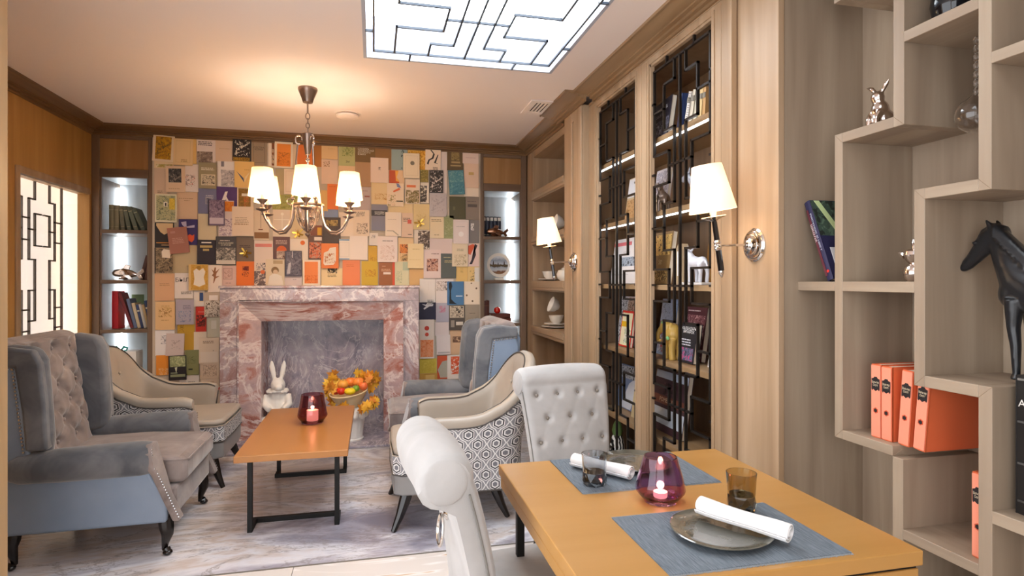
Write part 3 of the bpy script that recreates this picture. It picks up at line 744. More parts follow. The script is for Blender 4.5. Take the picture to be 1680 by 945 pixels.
def tub_chair(loc, rz, label):
    r = root('tub_armchair', loc, label, 'armchair', rz, 'tub armchairs with hexagon fabric')
    # plan path from right arm front round the back to the left arm front
    N = 73; path = []
    for i in range(N):
        t = i / (N - 1) * 2 - 1
        if abs(t) > 0.55:
            q = (abs(t) - 0.55) / 0.45; x = -0.13 + q * 0.30; y = 0.292 + 0.008 * math.sin(q * PI)
        else:
            a = t / 0.55 * PI / 2; x = -0.13 - 0.235 * abs(math.cos(a)) ** 0.38; y = 0.292 * abs(math.sin(a)) ** 0.85
        path.append((x, math.copysign(y, t) if t else 0.0))
    L = [0.0]
    for a, c in zip(path, path[1:]): L.append(L[-1] + math.hypot(c[0] - a[0], c[1] - a[1]))
    nrm = []
    for i in range(N):
        a = path[max(0, i - 1)]; c = path[min(N - 1, i + 1)]; d_ = Vector((c[0] - a[0], c[1] - a[1])).normalized(); nrm.append((d_[1], -d_[0]))
    # outward must point away from the chair's middle
    nrm = [(nx, ny) if (nx * (path[i][0] - 0.0) + ny * path[i][1]) > 0 else (-nx, -ny) for i, (nx, ny) in enumerate(nrm)]
    def top(x):
        if x > 0.02: return 0.592 - 0.02 * max(0, (x - 0.1) / 0.07) ** 2
        q = min(1, (0.02 - x) / 0.385); return 0.592 + 0.315 * (q ** 3.2)
    def bot(x):
        if x < -0.02: return 0.195
        q = min(1, (x + 0.02) / 0.19); return 0.195 + 0.32 * (1 - math.sqrt(max(0, 1 - q * q))) + 0.02 * q
    def rake(x, z):  # the back leans outward as it rises
        k = max(0, min(1, (0.02 - x) / 0.3)); return -0.20 * k * max(0, z - 0.42)
    T = 0.036
    nz = 9; ob = B(); uv = []
    for j in range(nz):
        for i in range(N):
            x, y = path[i]; z0, z1 = bot(x), top(x) - 0.045; z = z0 + (z1 - z0) * j / (nz - 1); nx, ny = nrm[i]
            bul = 1 + 0.15 * math.sin(PI * min(1, (z - 0.19) / 0.5))
            ob.v.append((x + nx * T * bul + rake(x, z), y + ny * T * bul, z)); uv.append((L[i], z))
    for j in range(nz - 1):
        for i in range(N - 1): k = j * N + i; ob.f.append((k, k + 1, k + N + 1, k + N)); ob.m.append(0)
    ob.build('patterned_shell', M_hex, r, smooth=True, world=False, uv=uv, angle=80)
    # leather: over the top and down the inside
    ib = B(); prof = [(1.1, -0.045), (1.18, -0.015), (0.75, 0.008), (0.1, 0.014), (-0.6, 0.006), (-0.95, -0.018)]
    rows = len(prof) + 6
    bt = [(-0.09, 0.72), (0.09, 0.72)]
    for j in range(rows):
        for i in range(N):
            x, y = path[i]; nx, ny = nrm[i]; tp = top(x)
            if j < len(prof): o, dz = prof[j]; z = tp + dz
            else:
                q = (j - len(prof) + 1) / 6; o = -0.95 - 0.25 * math.sin(q * PI * 0.5); z = (tp - 0.018) * (1 - q) + 0.40 * q
            dm = 0
            if o < -0.9 and x < -0.2:
                for a, c in bt: dm += 0.018 * math.exp(-((y - a) ** 2 + (z - c) ** 2) / 0.0009)
            ib.v.append((x + nx * (T * o) + rake(x, z) - dm, y + ny * T * o, z))
    for j in range(rows - 1):
        for i in range(N - 1): k = j * N + i; ib.f.append((k, k + 1, k + N + 1, k + N)); ib.m.append(0)
    # arm ends and lining of the underside of the arms
    for i in (0, N - 1):
        idx = [j * N + i for j in range(rows)]
        x, y = path[i]; nx, ny = nrm[i]; o0 = len(ib.v)
        ib.v.append((x + 0.0, y + ny * T, bot(x))); ib.f.append(tuple([o0] + idx)); ib.m.append(0)
    ib.build('leather_lining', M_beigeleather, r, smooth=True, world=False, angle=60)
    for y in (-0.09, 0.09):
        B().ball((-0.365 + 0.03 - 0.06, y, 0.72), (0.008, 0.011, 0.011), 8, 6).build('button', M_beigeleather, r, smooth=True, world=False)
    M_pipe = plain('dark_piping', '4a4440', rough=0.5)
    for off, dz, nm in ((1.14, -0.045, 'outer_piping'), (-0.75, 0.004, 'inner_piping')):
        pts = [(path[i][0] + nrm[i][0] * T * off + rake(path[i][0], top(path[i][0])), path[i][1] + nrm[i][1] * T * off, top(path[i][0]) + dz) for i in range(N)]
        B().tube(pts, 0.004, 6).build(nm, M_pipe, r, smooth=True, world=False)
    pts = [(x + nx * T * 1.05, y + ny * T * 1.05, bot(x)) for (x, y), (nx, ny) in zip(path, nrm)]
    B().tube(pts, 0.005, 6).build('lower_piping', M_pipe, r, smooth=True, world=False)
    # seat: leather base, patterned band, leather top
    out = [(-0.33, -0.22), (-0.2, -0.292), (0.10, -0.30), (0.30, -0.295), (0.345, -0.26), (0.352, 0.0), (0.345, 0.26), (0.30, 0.295), (0.10, 0.30), (-0.2, 0.292), (-0.33, 0.22)]
    B().prism(out, 'z', 0.188, 0.298).build('seat_base', M_greyleather, r, smooth=True, bevel=0.01, world=False, seg=3, angle=40)
    band = B(); buv = []; n = len(out); s_ = 0
    for k in range(n):
        a = out[k]; c = out[(k + 1) % n]; l_ = math.hypot(a[0] - c[0], a[1] - c[1]); o = len(band.v); g = 1.012
        band.v += [(a[0] * g, a[1] * g, 0.302), (c[0] * g, c[1] * g, 0.302), (c[0] * g, c[1] * g, 0.402), (a[0] * g, a[1] * g, 0.402)]
        buv += [(s_, 0.302), (s_ + l_, 0.302), (s_ + l_, 0.402), (s_, 0.402)]; band.f.append((o, o + 1, o + 2, o + 3)); band.m.append(0); s_ += l_
    band.build('patterned_band', M_hex, r, world=False, uv=buv)
    B().prism([(a * 1.005, c * 1.005) for a, c in out], 'z', 0.40, 0.445).build('seat_cushion', M_beigeleather, r, smooth=True, bevel=0.022, world=False, seg=4, angle=40)
    B().prism([(a * 0.99, c * 0.99) for a, c in out], 'z', 0.297, 0.402).build('cushion_core', M_greyleather, r, world=False)
    for z in (0.30, 0.402): B().tube([(a * 1.016, c * 1.016, z) for a, c in out], 0.004, 6, closed=True).build('seat_piping', M_pipe if z < 0.35 else M_beigeleather, r, smooth=True, world=False)
    for x, y, ox, oy in ((0.27, 0.24, 0.075, 0.05), (0.27, -0.24, 0.075, -0.05), (-0.22, 0.20, -0.075, 0.03), (-0.22, -0.20, -0.075, -0.03)):
        B().tube([(x, y, 0.20), (x + ox * 0.25, y + oy * 0.25, 0.14), (x + ox * 0.6, y + oy * 0.6, 0.07), (x + ox * 1.05, y + oy * 1.05, 0.0)], [0.034, 0.03, 0.022, 0.014], 8).build('leg', M_darkleg, r, smooth=True, world=False)
    adopt(r, 'leather_lining', ('button', 'inner_piping')); adopt(r, 'patterned_shell', ('outer_piping', 'lower_piping')); adopt(r, 'seat_cushion', ('seat_piping',))
    return r
tub_chair((0.455, 3.535, 0), PI, 'beige leather tub chair with hexagon fabric sides near the dining table')
tub_chair((-1.305, 4.49, 0), 0, 'beige leather tub chair with hexagon fabric sides below the left bookcase')

def dining_chair(loc, rz, label, ring):
    r = root('dining_chair', loc, label, 'chair', rz, 'cream velvet dining chairs')
    # centre line of the back in (x, z), bottom to scroll
    cl = []
    for k in range(22):
        q = k / 21; cl.append((-0.195 - 0.085 * q ** 1.6, 0.40 + 0.45 * q))
    cx, cz, R = -0.322, 0.862, 0.046
    for k in range(1, 13):
        a = math.radians(5 + k * 15.5); cl.append((cx + R * math.cos(a), cz + R * math.sin(a) * 1.0))
    # outline = front face forward, then back face backward
    n = len(cl); fr = []; bk = []
    for i, (x, z) in enumerate(cl):
        a = cl[max(0, i - 1)]; c = cl[min(n - 1, i + 1)]; t_ = Vector((c[0] - a[0], c[1] - a[1])).normalized(); nx, nz = t_[1], -t_[0]
        h = 0.034 if i < 20 else 0.034 - 0.012 * min(1, (i - 20) / 6)
        fr.append((x + nx * h, z + nz * h)); bk.append((x - nx * h, z - nz * h))
    bk = bk[:23] + [(cx - 0.02, cz - 0.05)]
    outline = fr + [(cx - 0.066, cz - 0.024), (cx - 0.054, cz - 0.046), (cx - 0.034, cz - 0.060), (cx - 0.008, cz - 0.066)] + [p for p in bk[:21][::-1] if p[1] < cz - 0.075]
    S = [0.0]
    for a, c in zip(fr, fr[1:]): S.append(S[-1] + math.hypot(c[0] - a[0], c[1] - a[1]))
    bt = []
    for k, zz in enumerate((0.10, 0.20, 0.31, 0.42)):
        for y in ((-0.12, 0.0, 0.12) if k % 2 == 0 else (-0.165, -0.055, 0.055, 0.165)): bt.append((y, zz))
    dep = tuft(bt, [], 0.016, 0.02, 0.01, 0)
    dep2 = tuft(bt, pairs(bt, 0.16), 0.016, 0.0, 0.007, 0.0012)
    # denser front
    def sample(line, m):
        out = []
        tot = [0.0]
        for a, c in zip(line, line[1:]): tot.append(tot[-1] + math.hypot(c[0] - a[0], c[1] - a[1]))
        k = 0
        for i in range(m):
            s_ = tot[-1] * i / (m - 1)
            while k < len(tot) - 2 and tot[k + 1] < s_: k += 1
            q = (s_ - tot[k]) / max(1e-9, tot[k + 1] - tot[k]); out.append((line[k][0] * (1 - q) + line[k + 1][0] * q, line[k][1] * (1 - q) + line[k + 1][1] * q, s_))
        return out
    F = sample(fr, 78); rest = outline[len(fr):]; M_ = len(F) + len(rest); NY = 54
    bb = B()
    for j in range(NY):
        q = j / (NY - 1) * 2 - 1
        edge = max(0, abs(q) - 0.9) / 0.1
        for i in range(M_):
            if i < len(F):
                x, z, s_ = F[i]; a = F[max(0, i - 1)]; c = F[min(len(F) - 1, i + 1)]; t_ = Vector((c[0] - a[0], c[1] - a[1])).normalized()
                w = 0.192 + 0.036 * min(1, max(0, (z - 0.42) / 0.42)); y = q * w
                d_ = max(dep(y, s_), dep2(y, s_)) + 0.012 * edge ** 2 - 0.012 * (1 - q * q)
                x -= t_[1] * d_; z += t_[0] * d_
            else:
                x, z = rest[i - len(F)]; w = 0.192 + 0.036 * min(1, max(0, (z - 0.42) / 0.42)); y = q * w
            bb.v.append((x, y, z))
    for j in range(NY - 1):
        for i in range(M_):
            k = (i + 1) % M_; bb.f.append((j * M_ + i, j * M_ + k, (j + 1) * M_ + k, (j + 1) * M_ + i)); bb.m.append(0)
    bb.f += [tuple(range(M_ - 1, -1, -1)), tuple(range((NY - 1) * M_, NY * M_))]; bb.m += [0, 0]
    bb.build('backrest', M_creamvelvet, r, smooth=True, world=False, angle=48)
    for s_ in (-1, 1):   # welted disc closing each end of the scroll and a welt down the edge
        B().ball((cx + 0.0, s_ * 0.2265, cz + 0.002), (0.058, 0.007, 0.058), 20, 8).build('scroll_end', M_creamvelvet, r, smooth=True, world=False)
        B().tube([(x + 0.012, s_ * (0.194 + 0.036 * min(1, max(0, (z - 0.42) / 0.42))), z) for x, z in cl[:21]], 0.0028, 6).build('edge_welt', plain('welt_thread', '77746f', rough=0.8), r, smooth=True, world=False)
    for yy in (0.03, 0.10):   # stitched seams over the scroll
        q = yy / 0.228
        B().tube([(x + 0.0, yy + 0.01 * math.sin(i * 0.3), z) for i, (x, z) in enumerate([(a + (a - cx) * 0.012, c + (c - cz) * 0.012) for a, c in fr[22:]])], 0.0014, 5).build('seam', plain('welt_thread', '77746f', rough=0.8), r, smooth=True, world=False)
    for y, s_ in bt:
        i = min(range(len(F)), key=lambda q: abs(F[q][2] - s_)); a = F[i - 1]; c = F[i + 1]; t_ = Vector((c[0] - a[0], c[1] - a[1])).normalized()
        B().ball((F[i][0] - t_[1] * 0.006, y, F[i][1] + t_[0] * 0.006), (0.007, 0.009, 0.009), 8, 6).build('button', plain('taupe_button', '8d857c', rough=0.7), r, smooth=True, world=False)
    B().prism([(-0.21, -0.2), (0.26, -0.225), (0.26, 0.225), (-0.21, 0.2)], 'z', 0.375, 0.49).build('seat', M_creamvelvet, r, smooth=True, bevel=0.03, world=False, seg=4, angle=40)
    for x, y, ox in ((0.22, 0.185, 0.0), (0.22, -0.185, 0.0), (-0.19, 0.165, -0.08), (-0.19, -0.165, -0.08)):
        B().tube([(x, y, 0.39), (x + ox * 0.3, y, 0.2), (x + ox, y, 0.0)], [0.022, 0.018, 0.013], 8).build('leg', M_darkleg, r, smooth=True, world=False)
    if ring:
        g = B().lathe([(0, 0), (0.02, 0), (0.02, 0.004), (0.008, 0.01), (0, 0.012)], 16)
        g.xform(Matrix.Translation((-0.272, 0, 0.70)) @ Matrix.Rotation(-PI / 2 , 4, 'Y'))
        g.build('ring_rose', M_chrome, r, smooth=True, world=False)
        pts = [(-0.292 + 0.004 * math.cos(a), 0.035 * math.sin(a), 0.655 + 0.042 * math.cos(a)) for a in [2 * PI * k / 24 for k in range(24)]]
        B().tube(pts, 0.0045, 8, closed=True).build('pull_ring', M_chrome, r, smooth=True, world=False)
    adopt(r, 'backrest', ('button', 'seam', 'edge_welt', 'scroll_end')); adopt(r, 'ring_rose', ('pull_ring',))
    return r
dining_chair((0.956, 2.484, 0), math.radians(-80.5), 'cream tufted dining chair facing camera at far end of dining table', True)
dining_chair((0.475, 1.675, 0), math.radians(4), 'cream scroll-back dining chair with pull ring, seen side-on left of dining table', True)

# ================================================================== TABLES
dt = root('dining_table', (0.8, 1.485, 0), 'amber wooden dining table with black square legs', 'table')
B().box(0.402, 1.196, 1.071, 1.899, 0.716, 0.75).build('tabletop', M_tabletop, dt, bevel=0.003)
B().box(0.408, 1.190, 1.077, 1.893, 0.674, 0.708).build('lower_board', M_tabletop, dt, bevel=0.003)
B().box(0.412, 1.186, 1.081, 1.889, 0.7075, 0.7165).build('shadow_gap', M_black, dt)
for x in (0.45, 1.14):
    for y in (1.12, 1.80): B().box(x - 0.012, x + 0.012, y - 0.012, y + 0.012, 0, 0.674).build('leg', M_black, dt, bevel=0.002)
ct = root('coffee_table', (-0.415, 3.9, 0), 'low orange-brown coffee table with black metal legs', 'table')
B().box(-0.706, -0.132, 3.31, 4.50, 0.405, 0.44).build('tabletop', M_coffee, ct, bevel=0.003)
for yl, yb in ((3.42, 3.55), (4.42, 4.33)):
    for x in (-0.645, -0.195):
        B().box(x - 0.013, x + 0.013, yl - 0.013, yl + 0.013, 0.0, 0.405).build('leg', M_black, ct, bevel=0.002)
        B().box(x - 0.013, x + 0.013, min(yl, yb), max(yl, yb), 0.0, 0.026).build('foot_bar', M_black, ct, bevel=0.002)
    B().box(-0.658, -0.182, yb - 0.013, yb + 0.013, 0.0, 0.026).build('cross_bar', M_black, ct, bevel=0.002)

# ================================================================== LAMPS
M_shade = shade_mat('pleated_shade_glow', (1.0, 0.80, 0.50), E_SHADE, 0.5)
M_shade2 = shade_mat('linen_shade_glow', (1.0, 0.86, 0.66), E_SHADE * 0.65, 0.3)
M_bulb = emis('bulb_glow', (1.0, 0.85, 0.6), 6)
def shade(name, mat, par, c, r0, r1, h, pleats=0, tilt=None):
    """open truncated cone, wall thickness inward"""
    n = 60 if pleats else 36
    prof = [(r0, 0), (r1, h), (r1 - 0.003, h), (r0 - 0.003, 0), (r0, 0)]
    rm = (lambda a, z: 1 + 0.012 * math.cos(a * n / 2)) if pleats else None
    b = B().lathe(prof, n, (0, 0, 0), rmod=rm)
    M4 = Matrix.Translation(c) @ (tilt or Matrix.Identity(4)); b.xform(M4)
    return b.build(name, mat, par, smooth=True, angle=60)
# ---- chandelier
HC = (-0.444, 4.34)
ch = root('chandelier', (HC[0], HC[1], ZC), 'pewter chandelier with six glowing pleated shades and cut glass urn', 'chandelier')
def at(r, a, z): return (HC[0] + r * math.cos(a), HC[1] + r * math.sin(a), z)
hc = (HC[0], HC[1], 0)
B().lathe([(0, 2.70), (0.065, 2.70), (0.066, 2.688), (0.058, 2.668), (0.044, 2.635), (0.036, 2.61), (0.033, 2.60), (0, 2.598)], 24, hc).build('canopy', M_pewter, ch, smooth=True)
B().lathe([(0, 2.60), (0.006, 2.60), (0.006, 2.53), (0, 2.53)], 10, hc).build('rod', M_pewter, ch, smooth=True)
for k, (z, r_, rot) in enumerate(((2.505, 0.022, 0), (2.472, 0.019, 1), (2.44, 0.019, 0), (2.41, 0.018, 1))):
    pts = [(HC[0] + (r_ * 0.62 * math.cos(a) if rot == 0 else 0), HC[1] + (r_ * 0.62 * math.cos(a) if rot else 0), z + r_ * math.sin(a)) for a in [2 * PI * i / 16 for i in range(16)]]
    B().tube(pts, 0.0035, 6, closed=True).build('chain_link', M_pewter, ch, smooth=True)
B().lathe([(0, 2.392), (0.03, 2.39), (0.042, 2.38), (0.04, 2.36), (0.03, 2.31), (0.02, 2.255), (0.016, 2.235), (0, 2.234)], 20, hc).build('top_body', M_pewter, ch, smooth=True)
B().lathe([(0, 2.235), (0.008, 2.235), (0.006, 2.215), (0.014, 2.205), (0.014, 2.195), (0.006, 2.185), (0.009, 2.165), (0.009, 2.145), (0, 2.105)], 12, hc).build('drop_finial', M_silver, ch, smooth=True)
A0 = -PI / 2 + math.radians(13.25) * 0 - math.radians(13.25) + math.radians(17)
# direction to the camera from the lamp is about -Y turned a little to +X
for k in range(3):
    a = A0 + math.radians(30) + k * 2 * PI / 3
    pts = []
    for i in range(13):
        q = i / 12 * 2 * PI * 0.8; pts.append(at(0.058 + 0.022 * math.cos(q + PI), a, 2.335 + 0.03 * math.sin(q)))
    B().tube(pts, [0.006] * 13, 7).build('scroll', M_silver, ch, smooth=True)
    B().tube([at(0.066, a, 2.30), at(0.085, a, 2.1), at(0.10, a, 1.93)], 0.0055, 8).build('hanger_rod', M_pewter, ch, smooth=True)
    B().ball(at(0.10, a, 1.925), 0.013, 10, 8).build('rod_knuckle', M_pewter, ch, smooth=True)
    pts = [at(0.115 + 0.02 * math.cos(t_), a, 1.905 + 0.02 * math.sin(t_)) for t_ in [2 * PI * i / 14 for i in range(14)]]
    B().tube(pts, 0.004, 6, closed=True).build('ring', M_pewter, ch, smooth=True)
B().lathe([(0.098, 1.872), (0.108, 1.872), (0.112, 1.882), (0.108, 1.892), (0.098, 1.892), (0.098, 1.872)], 32, hc).build('hub_ring', M_pewter, ch, smooth=True)
M_crystal = glass('cut_crystal', 'f2eef0')
B().lathe([(0.0, 1.70), (0.028, 1.71), (0.055, 1.745), (0.076, 1.80), (0.088, 1.865), (0.083, 1.865), (0.071, 1.80), (0.05, 1.75), (0.024, 1.718), (0, 1.71)], 32, hc, rmod=lambda a, z: 1 + 0.035 * math.cos(16 * a)).build('crystal_urn', M_crystal, ch, smooth=True, angle=25)
B().lathe([(0, 1.655), (0.006, 1.665), (0.018, 1.675), (0.020, 1.685), (0.008, 1.692), (0.014, 1.70), (0.026, 1.704), (0, 1.712)], 16, hc).build('bottom_finial', M_pewter, ch, smooth=True)
B().lathe([(0.007, 1.70), (0.007, 1.89), (0, 1.89)], 10, hc).build('stem', M_silver, ch, smooth=True)
for k in range(6):
    a = A0 + k * PI / 3
    R_ = 0.32
    pts = [at(0.105, a, 1.88), at(0.112, a, 1.80), at(0.135, a, 1.735), at(0.175, a, 1.695), at(0.22, a, 1.69), at(0.265, a, 1.715), at(0.30, a, 1.765), at(0.32, a, 1.815)]
    arm = B().tube(pts, [0.008, 0.007, 0.0075, 0.009, 0.009, 0.0075, 0.007, 0.008], 10).build('arm', M_pewter, ch, smooth=True)
    cpos = at(R_, a, 0)
    o1 = B().lathe([(0, 1.81), (0.01, 1.812), (0.034, 1.822), (0.042, 1.828), (0.02, 1.832), (0.011, 1.84), (0.012, 1.862), (0.03, 1.884), (0.036, 1.892), (0.012, 1.894), (0.012, 1.93), (0, 1.93)], 18, cpos).build('candle_cup', M_pewter, ch, smooth=True)
    o2 = shade('lamp_shade', M_shade, ch, at(R_, a, 1.912), 0.088, 0.064, 0.185, pleats=1)
    o3 = B().ball(at(R_, a, 1.99), (0.02, 0.02, 0.035), 10, 8).build('bulb', M_bulb, ch, smooth=True)
    for q in (o1, o2, o3): q.parent = arm
    lamp('chandelier_light', at(R_, a, 1.96), P_CHANDELIER, WARM, ch, 0.04)
# ---- wall sconces
def sconce(x, y, z, label):
    r = root('wall_sconce', (x, y, z), label, 'wall lamp', group='wall sconces on the right wall')
    g = B().lathe([(0, 0), (0.07, 0), (0.071, 0.006), (0.064, 0.012), (0.058, 0.012), (0.056, 0.018), (0.046, 0.022), (0.042, 0.022), (0.04, 0.028), (0.028, 0.032), (0.024, 0.034), (0.02, 0.04), (0.012, 0.045), (0, 0.046)], 36)
    g.xform(Matrix.Rotation(-PI / 2, 4, 'Y')); g.build('rosette', M_chrome, r, smooth=True, world=False, angle=30)
    B().tube([(-0.04, 0, 0), (-0.17, 0, -0.004)], 0.0055, 10).build('arm', M_chrome, r, smooth=True, world=False)
    T4 = Matrix.Translation((-0.175, 0, -0.004)) @ Matrix.Rotation(-math.radians(9), 4, 'Y')
    def L(prof, nm, mat, n=20):
        g = B().lathe(prof, n); g.xform(T4); return g.build(nm, mat, r, smooth=True, world=False, angle=40)
    L([(0, -0.022), (0.012, -0.02), (0.017, -0.01), (0.012, -0.004), (0.018, 0), (0.012, 0.006), (0.016, 0.014), (0.011, 0.022), (0, 0.022)], 'knuckle', M_chrome)
    L([(0, -0.105), (0.0125, -0.105), (0.0125, -0.02), (0, -0.02)], 'lower_grip', plain('ebony_lacquer', '120f12', rough=0.12), 8)
    L([(0, 0.02), (0.0115, 0.02), (0.0105, 0.10), (0, 0.10)], 'upper_grip', plain('ebony_lacquer', '120f12', rough=0.12), 8)
    L([(0, -0.135), (0.005, -0.13), (0.011, -0.118), (0.013, -0.11), (0.012, -0.105), (0, -0.105)], 'finial', M_chrome)
    L([(0, 0.098), (0.012, 0.10), (0.02, 0.106), (0.042, 0.113), (0.052, 0.118), (0.05, 0.121), (0.016, 0.117), (0.014, 0.123), (0.014, 0.15), (0, 0.15)], 'drip_pan', M_chrome, 28)
    b = B().lathe([(0.095, 0), (0.060, 0.19), (0.0585, 0.19), (0.0935, 0), (0.095, 0)], 40); b.xform(T4 @ Matrix.Translation((0, 0, 0.142))); b.build('lamp_shade', M_shade2, r, smooth=True, world=False, angle=60)
    g = B().ball((0, 0, 0.20), (0.02, 0.02, 0.035), 10, 8); g.xform(T4); g.build('bulb', M_bulb, r, smooth=True, world=False)
    p = T4 @ Vector((0, 0, 0.23)); lamp('sconce_light', tuple(p), P_SCONCE, (1.0, 0.74, 0.46), r, 0.04, world=False)
    return r
sconce(1.56, 2.176, 1.503, 'chrome and black wall sconce with cream shade on the near oak panel')
sconce(1.47, 4.20, 1.497, 'chrome and black wall sconce with cream shade on the far pilaster')
# ---- ceiling fittings
cs = root('ceiling_diffuser', (-0.20, 4.93, ZC), 'round white air diffuser in the ceiling behind the chandelier', 'air diffuser')
B().lathe([(0.075, 0), (0.105, 0), (0.105, -0.004), (0.075, -0.006), (0.075, 0)], 36).build('rim', M_ceil, cs, smooth=True, world=False)
B().lathe([(0.0, 0), (0.09, 0), (0.086, -0.014), (0.07, -0.02), (0.0, -0.022)], 36, (0, 0, -0.012)).build('disc', M_ceil, cs, smooth=True, world=False)
vg = root('ceiling_vent', (1.245, 4.39, ZC), 'square slatted air vent in the ceiling beside the oak cabinet', 'vent')
b = B(); b.box(-0.1, -0.065, -0.17, 0.17, -0.01, 0); b.box(0.065, 0.1, -0.17, 0.17, -0.01, 0); b.box(-0.065, 0.065, -0.17, -0.12, -0.01, 0); b.box(-0.065, 0.065, 0.12, 0.17, -0.01, 0)
b.build('frame', M_ceil, vg, bevel=0.002, world=False)
B().box(-0.065, 0.065, -0.12, 0.12, -0.001, 0).build('duct', plain('duct_dark', '3a2a22', rough=0.8), vg, world=False)
for k in range(5): B().box(-0.062 + k * 0.028, -0.048 + k * 0.028, -0.12, 0.12, -0.008, -0.002).build('slat', M_ceil, vg, world=False)

# ================================================================== ON THE TABLES
TZ = 0.75
M_mat = stripes('woven_mat', '5d666f', '78818a', 'x', 22)
M_fringe = plain('mat_fringe', '8f989f', rough=0.9)
def placemat(x0, x1, y0, y1, label):
    r = root('placemat', ((x0 + x1) / 2, (y0 + y1) / 2, TZ), label, 'placemat', group='woven placemats')
    hw, hd = (x1 - x0) / 2, (y1 - y0) / 2
    B().box(-hw, hw, -hd, hd, 0.0002, 0.0032).build('cloth', M_mat, r, world=False)
    f = B()
    for k in range(110):
        x = -hw + 2 * hw * (k + 0.5) / 110
        for s in (-1, 1): f.box(x - 0.0008, x + 0.0008, min(s * hd, s * (hd + 0.005 + random.random() * 0.003)), max(s * hd, s * (hd + 0.006)), 0.0004, 0.002)
    stuff(f.build('fringe', M_fringe, r, world=False))
placemat(0.575, 1.012, 1.575, 1.890, 'slate blue woven placemat at the far side of dining table')
placemat(0.588, 1.028, 1.095, 1.395, 'slate blue woven placemat at the near side of dining table')
m, nt, b_ = newmat('glazed_stoneware')
n = noise(nt, coords(nt), 7, 5, 0.6, 0.8)
nt.links.new(ramp(nt, n, [(0.3, '3f3d37'), (0.5, '57554c'), (0.7, '6d6a60')]), b_.inputs['Base Color']); setin(b_, rough=0.07, coat=0.6, coatr=0.03)
bump(nt, b_, noise(nt, coords(nt), 26, 3, 0.5), 0.35, 0.004); M_plate = m
def plate(x, y, rot, label):
    o = B().lathe([(0, 0.006), (0.06, 0.004), (0.085, 0.0), (0.10, 0.006), (0.117, 0.014), (0.119, 0.0165), (0.116, 0.018), (0.10, 0.0115), (0.085, 0.009), (0.05, 0.009), (0, 0.009)], 56, rmod=lambda a, z: 1 + 0.018 * math.sin(2 * a + 0.6) + 0.012 * math.sin(3 * a + 2)).build('dinner_plate', M_plate, smooth=True)
    o.location = (x, y, TZ + 0.0034); o.rotation_euler[2] = rot; return tag(o, label, 'plate', 'dark stoneware plates')
plate(0.80, 1.243, 0.0, 'dark glazed stoneware plate on the near placemat')
plate(0.835, 1.775, 1.9, 'dark glazed stoneware plate on the far placemat')
M_linen = velvet('white_linen', 'e6e4e4', 'f2f1f1', 6, 0.1)
def napkin(p0, p1, r_, label):
    p0, p1 = Vector(p0), Vector(p1); d_ = (p1 - p0); Ln = d_.length; d_.normalize()
    sd = Vector((d_.y, -d_.x, 0)).normalized(); up = sd.cross(d_)
    if up.z < 0: up = -up
    o = B(); NS, NLN = 60, 9; th = 0.0022
    def prof(q):
        a = q * 2 * PI * 2.6 + 2.2; rr = r_ * (1.0 - 0.72 * (1 - q)); return rr * math.cos(a), rr * math.sin(a) * 0.82
    pts = [prof(i / (NS - 1)) for i in range(NS)]
    loop = [(a * (1 + th / max(0.006, math.hypot(a, c))), c * (1 + th / max(0.006, math.hypot(a, c)))) for a, c in pts] + pts[::-1]
    v = []
    for j in range(NLN):
        t_ = j / (NLN - 1); w = 1 + 0.05 * math.sin(7 * t_ + 1) - 0.04 * t_; skew = 0.004 * math.sin(5 * t_)
        for i, (a, c) in enumerate(loop):
            sl = (0.012 * (i / len(loop)) if j in (0, NLN - 1) else 0) * (-1 if j == 0 else 1)
            v.append(p0 + d_ * (Ln * t_ + sl * 0.5) + sd * (a * w + skew) + up * (c * w))
    n = len(loop); f = []
    for j in range(NLN - 1):
        for i in range(n): k = (i + 1) % n; f.append((j * n + i, j * n + k, (j + 1) * n + k, (j + 1) * n + i))
    for j in (0, NLN - 1):
        for i in range(NS - 1): f.append((j * n + i, j * n + i + 1, j * n + n - 2 - i, j * n + n - 1 - i))
    mid = (p0 + p1) / 2; base = Vector((mid.x, mid.y, min(p[2] for p in v)))
    o.add([q - base for q in v], f); ob = o.build('rolled_napkin', M_linen, smooth=True, angle=60); ob.location = base
    return tag(ob, label, 'napkin', 'rolled white napkins')
napkin((0.795, 1.325, 0.795), (0.905, 1.145, 0.787), 0.0245, 'rolled white napkin lying across the near plate')
napkin((0.632, 1.805, 0.778), (0.748, 1.640, 0.778), 0.0235, 'rolled white napkin lying by the far plate behind a tumbler')
M_smoke = glass('smoked_glass', 'd2d6da'); M_smoke_d = glass('smoked_glass_base', '5c6268'); M_amber = glass('amber_glass', 'd0c6aa'); M_amber_d = glass('amber_glass_base', '66665e')
def tumbler(x, y, rr, h, m1, m2, label):
    r = root('tumbler', (x, y, TZ + 0.0034), label, 'glass', group='faceted tumblers')
    B().lathe([(rr * 0.90, h * 0.42), (rr * 0.96, h * 0.8), (rr, h), (rr - 0.0022, h), (rr * 0.96 - 0.0022, h * 0.8), (rr * 0.90 - 0.003, h * 0.42), (rr * 0.90, h * 0.42)], 40).build('rim_wall', m1, r, smooth=True, world=False)
    b = B(); rings = [(0.86, 0.0, 0.0, 7), (0.98, 0.16, 0.45, 7), (0.90, 0.42, 0.9, 7)]
    v = []; n = 7
    for q, zz, off, _ in rings:
        for i in range(n): a = 2 * PI * i / n + off; v.append((rr * q * math.cos(a), rr * q * math.sin(a), h * zz))
    f = [tuple(range(n - 1, -1, -1)), tuple(range(2 * n, 3 * n))]
    for j in range(2):
        for i in range(n):
            k = (i + 1) % n; f += [(j * n + i, j * n + k, (j + 1) * n + i), (j * n + k, (j + 1) * n + k, (j + 1) * n + i)]
    b.add(v, f); b.build('faceted_base', m2, r, world=False); return r
